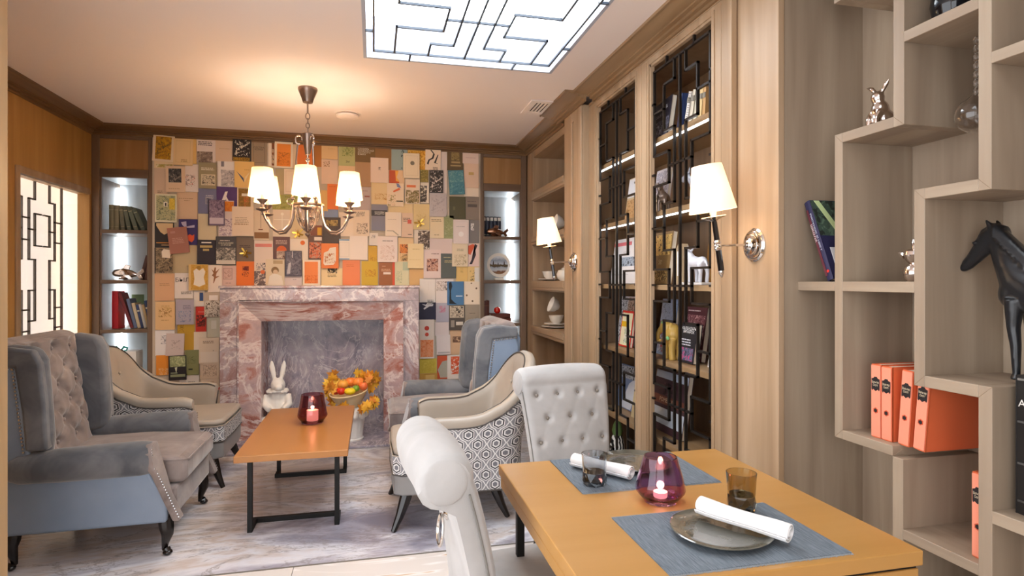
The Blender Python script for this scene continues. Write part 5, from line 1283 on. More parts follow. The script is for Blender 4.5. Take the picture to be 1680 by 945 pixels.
WALL_BOOKS = [
(-1.808, 2.5305, 0.17, 0.231, 3, 1, 'e6d2b4', [('P', 0.13, 0.08, 0.88, 0.95, 'c8960f', 'b07c10', '6b5520')], 'cream cover with mustard picture of a striding figure, top left corner'),
(-1.8085, 2.471, 0.155, 0.228, 0, 0, 'e8cfa5', [('P', 0.1, 0.03, 0.95, 0.16, 'b8a050', 'c8b878', 'f0e0c0')], 'cream book with floral strip peeping below the mustard cover'),
(-1.6485, 2.5065, 0.157, 0.237, 1, 1, 'e6c592', [('F', 0.12, 0.1, 0.88, 0.93, 'cfae7a'), ('L', 0.4, 0.2, 0.75, 2, 'b08a58')], 'pale gold cover with double embossed frame near top left'),
(-1.6295, 2.5315, 0.173, 0.247, 0, 0, 'e8c078', [], 'plain golden book half hidden behind the embossed gold cover'),
(-1.465, 2.5405, 0.156, 0.231, 0, 0, 'e8d8d0', [('L', 0.08, 0.8, 0.9, 3, '4a4048'), ('P', 0.03, 0.0, 0.85, 0.42, '6b5a50', '8d7768', 'b8a494')], 'whitish book with three dark title lines over a brown townscape'),
(-1.31, 2.546, 0.154, 0.21, 0, 0, 'dcc0a4', [('L', 0.2, 0.55, 0.9, 1, 'c8a888')], 'plain pinkish beige book left of the black group-portrait cover'),
(-1.1645, 2.5505, 0.155, 0.203, 1, 1, '2c2220', [('P', 0.12, 0.22, 0.95, 0.98, '231a18', '2c2220', 'e8dcc8'), ('R', 0.05, 0.0, 0.95, 0.16, 'b08418'), ('T', 0.5, 0.08, 0.16, '2a1c08', 'СТОИК')], 'black cover with pale figures and gold lettering band'),
(-1.0195, 2.5345, 0.133, 0.231, 0, 0, 'a08c72', [('F', 0.12, 0.1, 0.88, 0.92, '5c4c3c'), ('T', 0.5, 0.66, 0.11, '43362a', 'СЕСТРА\nКЕРРИ')], 'grey brown cover with dark shield frame and title'),
(-1.834, 2.249, 0.104, 0.24, 0, 0, 'd6bba2', [('L', 0.25, 0.1, 0.7, 2, '8d7a60')], 'beige book with small pencil marks, second row far left'),
(-1.711, 2.264, 0.156, 0.232, -1, 1, 'e2c4a4', [('P', 0.15, 0.36, 0.82, 0.9, '2e2c30', '4d4a4a', '8d8278'), ('L', 0.15, 0.12, 0.8, 1, 'bfa080')], 'tan cover with a dark photograph of a reclining figure'),
(-1.582, 2.2785, 0.11, 0.247, 0, 0, 'e8dad2', [('P', 0.0, 0.2, 0.75, 0.62, 'b8604c', 'e8dad2', 'a08c84')], 'white book with a red capped figure drawing'),
(-1.4495, 2.3055, 0.147, 0.235, 0, 1, '9a8e6e', [('L', 0.15, 0.78, 0.95, 2, 'e8e0cc'), ('R', 0.15, 0.12, 0.95, 0.54, 'd8ccb0'), ('P', 0.2, 0.15, 0.92, 0.5, '3c342c', 'd8ccb0', '5a4c40')], 'olive grey cover with white title and framed crowd drawing'),
(-1.294, 2.3275, 0.154, 0.237, 0, 0, 'eae2dc', [('P', 0.18, 0.03, 1.0, 0.66, '8c8688', 'b8b0b0', 'd8d0cc'), ('R', 0.2, 0.78, 0.36, 0.98, '8a8288')], 'white cover with grey photograph of drapery'),
(-1.142, 2.327, 0.168, 0.238, 0, 1, 'eec274', [('G', [(0.1, 0.62), (0.42, 0.28), (0.5, 0.18), (0.46, 0.36)], '4a5878'), ('G', [(0.5, 0.18), (0.8, 0.62), (0.54, 0.4)], 'f4dca4'), ('L', 0.5, 0.68, 0.85, 1, 'd0a050')], 'yellow cover with blue and cream arrow shape'),
(-1.0215, 2.2835, 0.079, 0.271, 0, 0, 'c8a478', [], 'tan book edge behind the left chandelier shades'),
(-1.787, 2.003, 0.174, 0.25, 0, 1, 'e2dcc0', [('P', 0.06, 0.06, 0.94, 0.94, '8a9074', 'b8b488', '6d745c'), ('P', 0.66, 0.45, 0.92, 0.85, 'd8b840', 'e4c850', 'c8a830'), ('R', 0.4, 0.55, 0.58, 0.72, 'e6e0d0'), ('R', 0.46, 0.57, 0.53, 0.68, '3a3630')], 'cream bordered green and yellow landscape painting cover'),
(-1.6195, 2.032, 0.169, 0.242, 0, 0, 'd8b898', [('L', 0.1, 0.76, 0.9, 1, 'a88868'), ('L', 0.35, 0.68, 0.65, 1, 'a88868')], 'beige cloth book with thin title line left of slate blue cover'),
(-1.455, 2.0765, 0.152, 0.227, 0, 0, '7a7a98', [('L', 0.42, 0.72, 0.88, 5, 'c8c4d0'), ('R', 0.4, 0.38, 0.75, 0.66, 'a8a4ac'), ('P', 0.46, 0.4, 0.72, 0.62, '4a4a60', '8a88a0', '6a6878')], 'slate blue cover with pale text and small photo'),
(-1.292, 2.0965, 0.174, 0.233, 0, 0, '583870', [('G', [(0.3, 0.55), (0.42, 0.8), (0.55, 0.82), (0.48, 0.62), (0.62, 0.4), (0.58, 0.3), (0.45, 0.5), (0.3, 0.38), (0.24, 0.44)], 'f0e4dc')], 'purple cover with white running figure'),
(-1.372, 1.9715, 0.136, 0.233, 0, 2, '6c5a72', [('P', 0.05, 0.3, 0.95, 0.97, '5c4a60', '8a7488', 'a08c98'), ('R', 0.08, 0.06, 0.95, 0.3, 'cdbcc4'), ('R', 0, 0, 0.07, 1, '3a2c3c')], 'mauve portrait cover with pale label, overlapping purple cover'),
(-1.2945, 1.922, 0.129, 0.324, 0, 1, 'd8c4bc', [('P', 0.35, 0.7, 1, 0.98, 'e08a20', 'd87818', 'c86a14'), ('P', 0.05, 0.02, 1, 0.5, '8a6c80', 'e0d0cc', 'a88c98')], 'pink patterned cover with orange blossom at its top'),
(-1.139, 2.0975, 0.14, 0.243, 0, 0, 'e4d0b0', [('P', 0.1, 0.1, 0.85, 0.93, '9a7428', '886420', 'a87c30'), ('R', 0.3, 0.64, 0.7, 0.74, 'ece0cc'), ('P', 0.42, 0.2, 0.72, 0.62, 'd0783c', '9a7428', 'c86a30')], 'brown gold cover with orange ornament below yellow cover'),
(-1.1515, 1.8985, 0.183, 0.269, 0, 2, 'e8d0b4', [('L', 0.15, 0.62, 0.78, 4, 'b89c80'), ('L', 0.1, 0.4, 0.85, 1, 'a0703c')], 'cream cover with several faint text lines beside purple covers'),
(-0.9985, 1.8685, 0.133, 0.271, 0, 0, 'e4ccac', [('R', 0.04, 0.05, 0.98, 0.26, '94683c'), ('R', 0.3, 0.34, 0.6, 0.37, '8a4c2c'), ('R', 0.44, 0.4, 0.48, 0.95, 'b0947c')], 'cream cover with small brown boat over a brown band'),
(-1.8045, 1.763, 0.155, 0.224, 0, 0, '2c2828', [('G', [(0.08, 0.98), (0.95, 0.98), (0.95, 0.7), (0.5, 0.52), (0.3, 0.62), (0.08, 0.88)], 'd8b88c'), ('R', 0.08, 0.18, 0.95, 0.21, 'd8913c'), ('R', 0.35, 0.09, 0.95, 0.12, 'c8a070')], 'black and tan cover with an orange rule, left edge'),
(-1.6835, 1.718, 0.159, 0.232, -7, 2, 'a8705f', [('L', 0.2, 0.58, 0.8, 4, 'c89c8c'), ('R', 0.15, 0.78, 0.4, 0.86, 'b8887c')], 'tilted dusty rose cover with faint text lines'),
(-1.6075, 1.7935, 0.153, 0.229, 0, 1, '3a2e68', [('G', [(0.12, 0.88), (0.4, 0.92), (0.42, 0.72), (0.85, 0.78), (0.85, 0.68), (0.38, 0.66), (0.2, 0.76)], 'c0b4cc'), ('G', [(0.48, 0.36), (0.6, 0.42), (0.72, 0.36), (0.84, 0.42), (0.82, 0.2), (0.7, 0.1), (0.52, 0.16)], 'e05a30')], 'navy cover with pale scribble and red tulip'),
(-1.455, 1.8435, 0.152, 0.235, 0, 0, 'd8c6a2', [], 'plain cream book above the near-black gold-titled cover'),
(-1.8045, 1.5365, 0.147, 0.227, 0, 1, 'b8a080', [('P', 0.06, 0.02, 1, 0.98, '3c3028', '7d6a50', 'a89070'), ('G', [(0.42, 0.62), (0.85, 0.6), (0.9, 0.92), (0.5, 0.96), (0.38, 0.85)], 'eee0cc'), ('R', 0, 0, 0.06, 1, '2a2020')], 'brown engraving cover with white rounded title plate'),
(-1.635, 1.5535, 0.2, 0.251, 0, 0, 'c4b08c', [('L', 0.55, 0.25, 0.95, 1, 'a89470')], 'khaki beige book under the tilted rose cover'),
(-1.4595, 1.616, 0.151, 0.218, 0, 1, '342c34', [('R', 0.24, 0.87, 0.78, 0.92, 'ece4d8'), ('R', 0.16, 0.68, 0.84, 0.78, 'c0a468'), ('R', 0.32, 0.55, 0.66, 0.64, 'c0a468')], 'near-black cover with white and gold title bars'),
(-1.2955, 1.631, 0.171, 0.254, 0, 1, '4c4848', [('L', 0.2, 0.86, 0.75, 1, 'd8ccb8'), ('T', 0.5, 0.73, 0.1, 'e0d4bc', 'СКАЗАНИЯ\nО РУСИ'), ('P', 0.03, 0.02, 0.97, 0.6, 'c8bcae', '8a8278', '3c3838'), ('R', 0.03, 0.02, 0.97, 0.16, 'd8ccbc')], 'charcoal cover with pale title over a grey battle scene'),
(-1.137, 1.649, 0.152, 0.226, 0, 0, '7e6a58', [('L', 0.18, 0.64, 0.85, 2, '4a342c')], 'taupe cover with dark script behind a gilt bee'),
(-1.137, 1.4235, 0.152, 0.225, 0, 0, 'ee7a2a', [('P', 0.35, 0.62, 0.7, 0.8, '6a2418', '8a3018', 'ee7a2a'), ('P', 0.32, 0.38, 0.7, 0.58, '6a2418', 'ee7a2a', '8a3018')], 'orange cover with dark emblem, left above the mantel'),
(-0.98, 1.522, 0.162, 0.414, 0, 0, 'e8d4c4', [('R', 0.05, 0.86, 0.95, 0.93, 'e0887c'), ('P', 0.0, 0.0, 1, 0.32, '6c5c5c', '7c6a68', 'e8d4c4'), ('D', 0.45, 0.3, 0.12, 'e07038'), ('D', 0.6, 0.12, 0.1, 'f0e4dc'), ('P', 0.1, 0.34, 0.6, 0.5, '3a3434', 'e8d4c4', '8a807c')], 'white cover with pink title, cacti and orange flowers'),
(-1.8025, 1.302, 0.159, 0.246, 0, 0, 'dcae86', [('L', 0.25, 0.62, 0.8, 2, 'b88c64')], 'peach book with faint lines, below the engraving cover'),
(-1.6465, 1.3135, 0.153, 0.229, 0, 0, 'ece0d8', [('T', 0.42, 0.72, 0.2, '1c1a1a', 'БЫЛ'), ('L', 0.35, 0.25, 0.95, 2, '7a7068')], 'white cover with heavy black three-letter title'),
(-1.52, 1.3885, 0.16, 0.235, 0, 2, 'dcb878', [('P', 0.12, 0.03, 0.98, 0.98, 'c89434', 'd4a448', 'c08c30'), ('G', [(0.25, 0.75), (0.4, 0.84), (0.55, 0.76), (0.75, 0.86), (0.86, 0.72), (0.78, 0.5), (0.86, 0.24), (0.55, 0.14), (0.25, 0.22), (0.3, 0.45)], 'efe4d4'), ('D', 0.52, 0.87, 0.11, 'a87c28')], 'gold cover with white gowned figure'),
(-1.388, 1.378, 0.116, 0.242, 0, 1, 'f0dece', [('G', [(0.25, 0.86), (0.42, 0.78), (0.48, 0.92), (0.58, 0.92), (0.56, 0.76), (0.85, 0.88), (0.62, 0.7), (0.58, 0.58), (0.85, 0.6), (0.55, 0.5), (0.42, 0.32), (0.38, 0.34), (0.44, 0.56), (0.28, 0.62), (0.4, 0.7)], '96603c')], 'white cover with brown ballet dancer'),
(-1.273, 1.4015, 0.12, 0.189, 0, 0, 'dcbab0', [('F', 0.1, 0.34, 0.72, 0.88, '5c3c38'), ('P', 0.16, 0.38, 0.66, 0.84, 'c89c90', 'dcbab0', 'a87c70'), ('L', 0.25, 0.16, 0.7, 1, 'a08078')], 'pinkish cover with framed town etching beside orange cover'),
(-1.5225, 1.197, 0.087, 0.146, 0, 0, 'ece0d4', [('R', 0.48, 0.3, 0.92, 0.92, 'e8d4b0'), ('R', 0.54, 0.36, 0.9, 0.88, '2c4880')], 'white cover with dark blue rectangle beside the mantel'),
(-1.409, 1.1435, 0.136, 0.223, 0, 1, 'c8b098', [('R', 0.3, 0.68, 0.85, 0.88, 'f0e4da'), ('P', 0.05, 0.02, 0.98, 0.66, '8a7868', 'e0d4c4', '6a5848')], 'brown city drawing cover with white title box by mantel'),
(-1.793, 1.049, 0.156, 0.252, 0, 1, 'e2bc88', [('L', 0.3, 0.84, 0.8, 1, 'b8945c'), ('P', 0.15, 0.45, 0.85, 0.8, 'c49c60', 'e2bc88', 'a87c44'), ('L', 0.3, 0.34, 0.75, 1, 'b8945c')], 'tan cover with ornate gold title, left column'),
(-1.635, 1.0795, 0.146, 0.225, 0, 1, 'b2a8b4', [('L', 0.4, 0.75, 0.88, 3, '807888'), ('P', 0.15, 0.1, 0.85, 0.55, '7880a0', 'b2a8b4', '9098b0')], 'lavender grey cover with blue sketch'),
(-1.5075, 1.0145, 0.087, 0.229, 0, 0, 'd03424', [('P', 0.1, 0.2, 0.95, 0.66, '4a1814', '6a2018', 'd03424'), ('L', 0.25, 0.78, 0.85, 1, 'e8a090')], 'bright red cover with dark seated figure'),
(-1.4015, 0.9375, 0.107, 0.179, 0, 0, 'd6d2bc', [('R', 0.3, 0.42, 0.72, 0.85, 'e6e2d4')], 'pale sage book beside the left marble jamb'),
(-1.8005, 0.808, 0.155, 0.23, 0, 0, 'f0eae8', [('P', 0.3, 0.45, 0.6, 0.78, '8a8890', 'f0eae8', 'a8a4a8')], 'white cover with small grey portrait sketch'),
(-1.714, 0.7905, 0.146, 0.199, 2, 1, 'd8c6c0', [('P', 0.3, 0.3, 0.8, 0.7, 'd8c6c0', 'd8c6c0', 'b8a49c')], 'pale pinkish cover overlapping the white sketch cover'),
(-1.63, 0.8525, 0.14, 0.235, 0, 0, 'd0a232', [('P', 0, 0.7, 0.4, 1, '8a6420', 'd0a232', 'b08428')], 'mustard yellow book under the lavender cover'),
(-1.513, 0.8165, 0.106, 0.167, 0, 0, 'f0e0ca', [], 'plain cream book left of the sage cover'),
(-1.437, 0.731, 0.166, 0.232, 0, 1, 'f0dcc2', [('L', 0.2, 0.86, 0.8, 2, 'a08060'), ('R', 0.08, 0.05, 0.95, 0.45, 'f4e4d0'), ('R', 0.7, 0.48, 0.75, 0.5, '3a3430')], 'cream cover with dark corner specks by left jamb'),
(-1.816, 0.609, 0.108, 0.178, 0, 0, 'e8922e', [('P', 0.2, 0.02, 1, 0.35, 'f0b878', 'e8922e', 'f4d0a0')], 'orange cover partly hidden by the left tub chair'),
(-1.691, 0.584, 0.142, 0.22, -1, 2, '262226', [('P', 0.08, 0.55, 0.97, 0.98, 'c8cc98', 'a0a878', '8a9068'), ('G', [(0.35, 0.52), (0.5, 0.54), (0.44, 0.3)], 'd8dcc0'), ('R', 0.1, 0.14, 0.95, 0.24, '8c9474'), ('R', 0.12, 0.28, 0.5, 0.32, '9ca484')], 'black cover with pale green portrait of a suited man'),
(-1.5765, 0.627, 0.113, 0.224, 0, 1, '8a8c5c', [('P', 0.2, 0.45, 0.8, 0.75, '6a7044', '8a8c5c', '7a7e50'), ('R', 0.25, 0.2, 0.55, 0.26, '2c3020')], 'olive green cover with dark handwritten title, low left'),
(-1.603, 0.4625, 0.16, 0.109, 0, 0, 'ece6de', [('L', 0.45, 0.4, 0.85, 4, '8a8680')], 'white book with grey text block above the tub chair'),
(-1.436, 0.547, 0.158, 0.148, 0, 0, 'eed8be', [('P', 0.15, 0.15, 0.9, 0.85, 'c8ac90', 'eed8be', 'b0947c')], 'cream cover with faint ship sketch by left jamb'),
(-1.434, 0.44, 0.154, 0.064, 0, 0, 'f0dcc4', [('L', 0.2, 0.55, 0.8, 1, 'b89c80')], 'cream book with single line under the ship sketch'),
(-1.402, 0.32, 0.124, 0.172, 0, 0, 'ece0d0', [('G', [(0.5, 0.85), (0.95, 0.95), (0.75, 0.6)], 'c83020')], 'cream cover with red corner triangle beside jamb'),
(-0.901, 2.5325, 0.078, 0.233, 0, 0, 'f0e0cc', [('R', 0.38, 0.02, 0.7, 0.98, '8a4c24'), ('P', 0.4, 0.1, 0.66, 0.7, '3a2418', 'e0c09c', '8a4c24')], 'white cover with narrow brown strip left of orange picture'),
(-0.805, 2.522, 0.158, 0.242, 1, 1, 'f0e0c8', [('R', 0.13, 0.06, 0.9, 0.92, 'f09030'), ('P', 0.17, 0.1, 0.88, 0.6, 'd87818', 'e88828', 'b06010')], 'cream bordered orange cover with small figure, left of chandelier stem'),
(-0.7045, 2.528, 0.055, 0.248, 0, 0, 'e2c6a2', [], 'pale tan book edge between two orange covers'),
(-0.614, 2.529, 0.148, 0.23, 0, 0, 'ee7c26', [], 'plain bright orange cover behind the chandelier stem'),
(-0.507, 2.543, 0.074, 0.23, 0, 0, 'ae6c1a', [], 'amber brown book right of the chandelier stem'),
(-0.3975, 2.58, 0.149, 0.15, 0, 0, 'e6c088', [('L', 0.4, 0.65, 0.9, 1, 'd8ac70')], 'pale gold book, top row right of chandelier'),
(-0.2415, 2.5515, 0.151, 0.207, 0, 0, 'bebb7c', [('P', 0.2, 0.45, 0.9, 0.88, '8c944c', 'bebb7c', '7c8844'), ('T', 0.55, 0.2, 0.12, '3c4424', '2м')], 'light green cover with green brush lettering'),
(-0.071, 2.577, 0.19, 0.174, 0, 0, '80602e', [('T', 0.12, 0.58, 0.14, 'f0e4d0', 'СЛОВАРЬ\nТРУДНОСТЕЙ\nРУССКОГО\nЯЗЫКА', 'L')], 'olive brown dictionary with white four-line title'),
(0.0965, 2.541, 0.153, 0.23, 0, 0, '9c6e38', [], 'plain brown book right of the brown dictionary'),
(-0.3975, 2.3865, 0.149, 0.231, 0, 0, 'e8c8ac', [('P', 0.1, 0.7, 0.5, 0.92, '8a5c3c', 'e8c8ac', 'a87854')], 'pinkish cover with small scribble right of middle shade'),
(-0.2435, 2.342, 0.155, 0.216, 0, 0, 'e4c094', [('L', 0.2, 0.8, 0.8, 2, 'd0a878')], 'peach book beneath the light green cover'),
(-0.092, 2.3735, 0.148, 0.235, 0, 0, 'b68e64', [], 'plain tan book above right chandelier shade'),
(-0.84, 2.2735, 0.076, 0.239, 0, 0, 'c0aa7c', [], 'olive tan book between left chandelier shades'),
(-0.741, 2.277, 0.12, 0.236, 0, 1, 'ecd6ba', [('F', 0.12, 0.1, 0.9, 0.92, 'd0b090')], 'cream cover with thin frame behind left chandelier rod'),
(-0.794, 2.086, 0.222, 0.146, 0, 0, 'aca656', [('L', 0.5, 0.85, 0.8, 1, '5c5c28'), ('P', 0.1, 0.1, 0.7, 0.5, '8c8c3c', 'aca656', 'c4bc74')], 'olive green landscape cover behind chandelier hub'),
(-0.4445, 2.1125, 0.063, 0.197, 0, 0, 'e8ba6c', [], 'gold book edge left of orange cover'),
(-0.368, 2.15, 0.1, 0.238, 0, 1, 'ee7c2c', [('L', 0.15, 0.9, 0.85, 1, 'd86818')], 'orange book between middle and right shades'),
(-0.095, 2.139, 0.142, 0.23, 0, 0, 'c0aca4', [('L', 0.5, 0.84, 0.9, 1, '8a7470'), ('R', 0.62, 0.58, 0.95, 0.64, '9c5c4c')], 'grey lilac cover with small red title beside right shade'),
(-0.384, 1.9845, 0.126, 0.097, 0, 0, '8898b8', [], 'pale blue book strip beneath orange book'),
(-0.8245, 1.891, 0.153, 0.254, 0, 0, 'e6d2b8', [('R', 0.52, 0.1, 0.55, 0.78, 'fff4e0'), ('R', 0.05, 0.62, 0.95, 0.64, 'fff4e0'), ('D', 0.54, 0.84, 0.09, 'f8ecd8')], 'cream cover with white anchor drawing under left shades'),
(-0.6735, 1.8825, 0.157, 0.271, 0, 0, 'e0c698', [('L', 0.3, 0.9, 0.8, 1, 'c0a474')], 'tan cover carrying a gilt bee below the crystal urn'),
(-0.5225, 1.8295, 0.117, 0.097, 0, 0, '8c4e34', [('R', 0.62, 0.05, 0.95, 0.8, 'e0a830')], 'red brown cover with yellow strip'),
(-0.38, 1.83, 0.164, 0.252, 0, 1, '4c3a30', [('P', 0.2, 0.68, 0.85, 0.9, 'c0a060', 'a08448', '4c3a30')], 'dark brown cover with gold flower right of the urn'),
(-0.245, 1.894, 0.138, 0.228, 0, 0, 'eedac2', [], 'plain cream book under right chandelier shade'),
(-0.108, 1.9085, 0.15, 0.247, 0, 1, 'ecd6ba', [('T', 0.42, 0.84, 0.13, '3a2c24', 'НАШИ\nДЕТИ'), ('P', 0.2, 0.08, 0.9, 0.5, '7a6454', 'ecd6ba', 'a08874')], 'cream cover with dark title and line-drawn faces'),
(-0.824, 1.6635, 0.148, 0.207, 0, 0, '6c4844', [('L', 0.15, 0.82, 0.9, 3, 'd8b8a8'), ('D', 0.5, 0.38, 0.3, 'e06a30'), ('P', 0.2, 0.02, 0.85, 0.36, 'd8c8b8', 'b8a090', '6c4844')], 'dark mauve cover with orange globe picture'),
(-0.6715, 1.651, 0.161, 0.196, 0, 0, 'f2e0ca', [('D', 0.7, 0.82, 0.13, 'ea7428')], 'white cover with small orange disc'),
(-0.5265, 1.67, 0.129, 0.222, 0, 0, '704c3c', [('R', 0.42, 0.8, 0.95, 0.95, 'f0dccc'), ('P', 0.08, 0.05, 0.9, 0.72, 'b8a894', 'e07850', '4a342c')], 'brown cover with white label and street picture'),
(-0.3935, 1.592, 0.157, 0.236, 0, 2, 'ea7e30', [('G', [(0.12, 0.2), (0.15, 0.62), (0.4, 0.7), (0.5, 0.82), (0.85, 0.86), (0.85, 0.3), (0.7, 0.14), (0.2, 0.12)], 'f0e2d0'), ('P', 0.2, 0.2, 0.8, 0.6, 'f0e2d0', 'e8d4bc', 'b8682c')], 'orange cover with white castle drawing above mantel'),
(-0.2605, 1.655, 0.103, 0.198, 0, 1, 'f0e2d2', [('R', 0.0, 0.93, 0.92, 0.98, '3c88b8'), ('R', 0.0, 0.02, 0.92, 0.06, '3c88b8'), ('F', 0.05, 0.15, 0.9, 0.85, 'd8c8b4')], 'white cover with two blue rules'),
(-0.1325, 1.672, 0.167, 0.23, 0, 1, 'f4e4d4', [], 'blank white cover right of the blue-ruled cover'),
(-0.8785, 1.435, 0.165, 0.244, 0, 1, 'e0ceb0', [('R', 0.4, 0.83, 0.9, 0.96, 'c0a47c'), ('D', 0.5, 0.58, 0.2, '8c6c44'), ('D', 0.52, 0.52, 0.13, 'dcc0a0'), ('G', [(0.12, 0.02), (0.2, 0.36), (0.42, 0.46), (0.6, 0.44), (0.85, 0.36), (0.95, 0.02)], 'f0e6d8')], 'beige cover with portrait of bearded man in white'),
(-0.717, 1.518, 0.146, 0.238, 0, 2, '504c5a', [('P', 0.08, 0.05, 0.95, 0.95, '504c5a', '6c6874', '8a8690'), ('R', 0.42, 0.72, 0.46, 0.98, 'd8d4d8'), ('G', [(0.1, 0.1), (0.2, 0.5), (0.36, 0.55), (0.3, 0.1)], 'c4c0c4')], 'grey night scene cover above the mantel'),
(-0.7245, 1.3575, 0.157, 0.089, 0, 0, 'e2d0cc', [('L', 0.5, 0.65, 0.75, 1, 'a89c9c')], 'pale lilac book under the grey night scene'),
(-0.5585, 1.434, 0.159, 0.24, 0, 1, 'f2e0c8', [('R', 0.1, 0.08, 0.86, 0.93, 'f08a44'), ('P', 0.1, 0.08, 0.86, 0.4, 'e07028', 'f08a44', 'd06420')], 'cream bordered orange cover with sunset trees'),
(-0.378, 1.3965, 0.192, 0.165, 0, 0, 'f2d6a0', [('P', 0.3, 0.7, 0.75, 0.98, '2c2420', '4a3c2c', 'f2d6a0'), ('L', 0.3, 0.6, 0.75, 2, '8a7048')], 'pale yellow cover with black emblem at its top'),
(-0.2015, 1.437, 0.161, 0.24, 0, 0, 'ee8852', [('L', 0.22, 0.8, 0.7, 2, 'd87038')], 'salmon orange cover in middle above the mantel'),
(-0.0305, 1.432, 0.153, 0.23, 0, 0, 'd4ae24', [('P', 0.2, 0.35, 0.9, 0.65, 'b87818', 'd4ae24', 'c48c1c')], 'yellow cover with orange script above the mantel'),
(-0.003, 1.6225, 0.084, 0.153, 0, 0, 'd4a626', [('P', 0.2, 0.0, 1, 0.35, 'b88a1c', 'd4a626', 'c4961e')], 'small mustard cover with a curled animal'),
(0.249, 2.5455, 0.152, 0.229, 0, 0, '9aaeac', [('P', 0.6, 0.55, 0.8, 0.85, '4a5450', '9aaeac', '6a7874'), ('R', 0.62, 0.06, 0.68, 0.1, '3a4240')], 'grey blue cover with small dark tree'),
(0.4445, 2.554, 0.233, 0.222, 0, 0, 'e0a22a', [('P', 0.02, 0.1, 0.98, 0.98, 'c88418', 'e8b038', 'f0c868')], 'golden yellow picture cover behind two white covers'),
(0.3615, 2.472, 0.157, 0.242, 0, 2, 'eedcbc', [('F', 0.12, 0.1, 0.9, 0.9, 'd8c49c'), ('D', 0.56, 0.6, 0.13, '8a7c64')], 'cream cover with frame and small oval emblem'),
(0.572, 2.5415, 0.152, 0.199, 1, 1, 'f0dcc4', [('G', [(0.3, 0.98), (0.5, 0.8), (0.42, 0.6), (0.2, 0.5), (0.1, 0.3), (0.2, 0.24), (0.28, 0.46), (0.52, 0.56), (0.6, 0.78), (0.4, 0.98)], '2c2420'), ('G', [(0.55, 0.35), (0.8, 0.78), (0.84, 0.76), (0.68, 0.36), (0.85, 0.3)], '2c2420'), ('L', 0.5, 0.12, 0.85, 2, '5a4a40')], 'white cover with black brush-drawn writer and quill'),
(0.637, 2.336, 0.148, 0.662, 0, 0, 'e6d6cc', [('L', 0.75, 0.3, 0.98, 3, 'b0a09c')], 'tall white strip of stacked covers, upper right'),
(0.792, 2.56, 0.162, 0.22, 0, 0, '6a5432', [('P', 0.25, 0.45, 0.75, 0.95, '8c7444', 'a08a54', '6a5432'), ('R', 0.25, 0.32, 0.8, 0.4, 'b89c6c'), ('R', 0.2, 0.18, 0.85, 0.24, 'b89c6c')], 'dark olive cover with gold armoured emblem'),
(0.9455, 2.5965, 0.163, 0.145, 0, 0, 'ecd2c4', [('L', 0.2, 0.4, 0.9, 1, 'd8b8ac')], 'plain pinkish white book in top right corner'),
(0.95, 2.4035, 0.15, 0.239, 0, 1, 'e8c8ac', [('R', 0.32, 0.52, 0.66, 0.64, 'c8a464')], 'peach cover with small gold label, right edge'),
(0.8005, 2.328, 0.153, 0.24, -4, 2, '4a8492', [('P', 0.05, 0.5, 0.95, 0.95, '4a8492', '5c949c', '8cb0b0'), ('R', 0.35, 0.14, 0.9, 0.3, 'dce4e0'), ('P', 0.05, 0.04, 0.95, 0.46, '3c7484', '4a8492', '74a4a8')], 'tilted teal sea cover with white label'),
(0.9535, 2.241, 0.147, 0.09, 0, 0, 'ecdac4', [], 'narrow cream book strip below the peach cover'),
(0.0605, 2.418, 0.169, 0.238, 0, 1, 'f0d6c0', [('P', 0.42, 0.5, 0.56, 0.62, '3a2c28', 'f0d6c0', '7a5c4c')], 'pinkish cream cover with tiny central emblem'),
(0.223, 2.3405, 0.152, 0.179, 0, 0, 'e4c49c', [('G', [(0.02, 0.98), (0.6, 0.98), (0.45, 0.6), (0.68, 0.3), (0.02, 0.25)], 'cc5a2c'), ('G', [(0.4, 0.95), (0.62, 0.95), (0.5, 0.6), (0.7, 0.35), (0.45, 0.4)], 'f0b048')], 'red and yellow abstract cover'),
(0.4865, 2.3835, 0.079, 0.123, 0, 0, 'a89244', [('P', 0.05, 0.05, 0.95, 0.95, 'a89244', '8a7834', 'c0aa5c')], 'small olive picture cover beside the black woodcut'),
(0.604, 2.3315, 0.136, 0.223, 0, 1, '2c2624', [('P', 0.05, 0.04, 0.95, 0.96, '2c2624', '4a403c', 'ece0d4')], 'black and white woodcut cover of a pianist'),
(0.06, 2.197, 0.152, 0.208, 0, 0, 'e8cc98', [('P', 0.2, 0.2, 0.95, 0.5, 'c89454', 'e8cc98', 'd8b078')], 'cream gold cover with fine line sketch'),
(0.21, 2.188, 0.16, 0.224, 0, 1, 'f0d8b8', [('G', [(0.35, 0.66), (0.75, 0.82), (0.78, 0.72), (0.4, 0.6)], 'e0703c'), ('G', [(0.55, 1.0), (0.7, 0.98), (0.85, 0.8), (0.6, 0.84)], '7c84a8'), ('P', 0.05, 0.02, 0.5, 0.5, 'e8c8a0', 'f0d8b8', 'a08c4c'), ('R', 0.55, 0.2, 0.95, 0.25, '5c5038')], 'cream cover with orange swallow and plants'),
(0.373, 2.2255, 0.142, 0.241, 0, 1, 'ecd8c0', [('R', 0.1, 0.66, 0.72, 0.76, 'e8804c'), ('P', 0.05, 0.02, 0.95, 0.55, '6a5c34', 'a08c5c', 'ecd8c0')], 'cream cover with orange title over leafy branches'),
(0.4915, 2.2185, 0.085, 0.199, 0, 0, 'ece0cc', [('P', 0.0, 0.05, 0.75, 0.85, '3a3430', '5a5048', 'ece0cc')], 'white cover with black sailing ship'),
(0.6185, 2.103, 0.165, 0.23, 0, 1, 'c4bab8', [('P', 0.1, 0.1, 0.9, 0.9, 'c4bab8', 'c4bab8', 'aca0a0')], 'lilac grey marbled cover below the woodcut'),
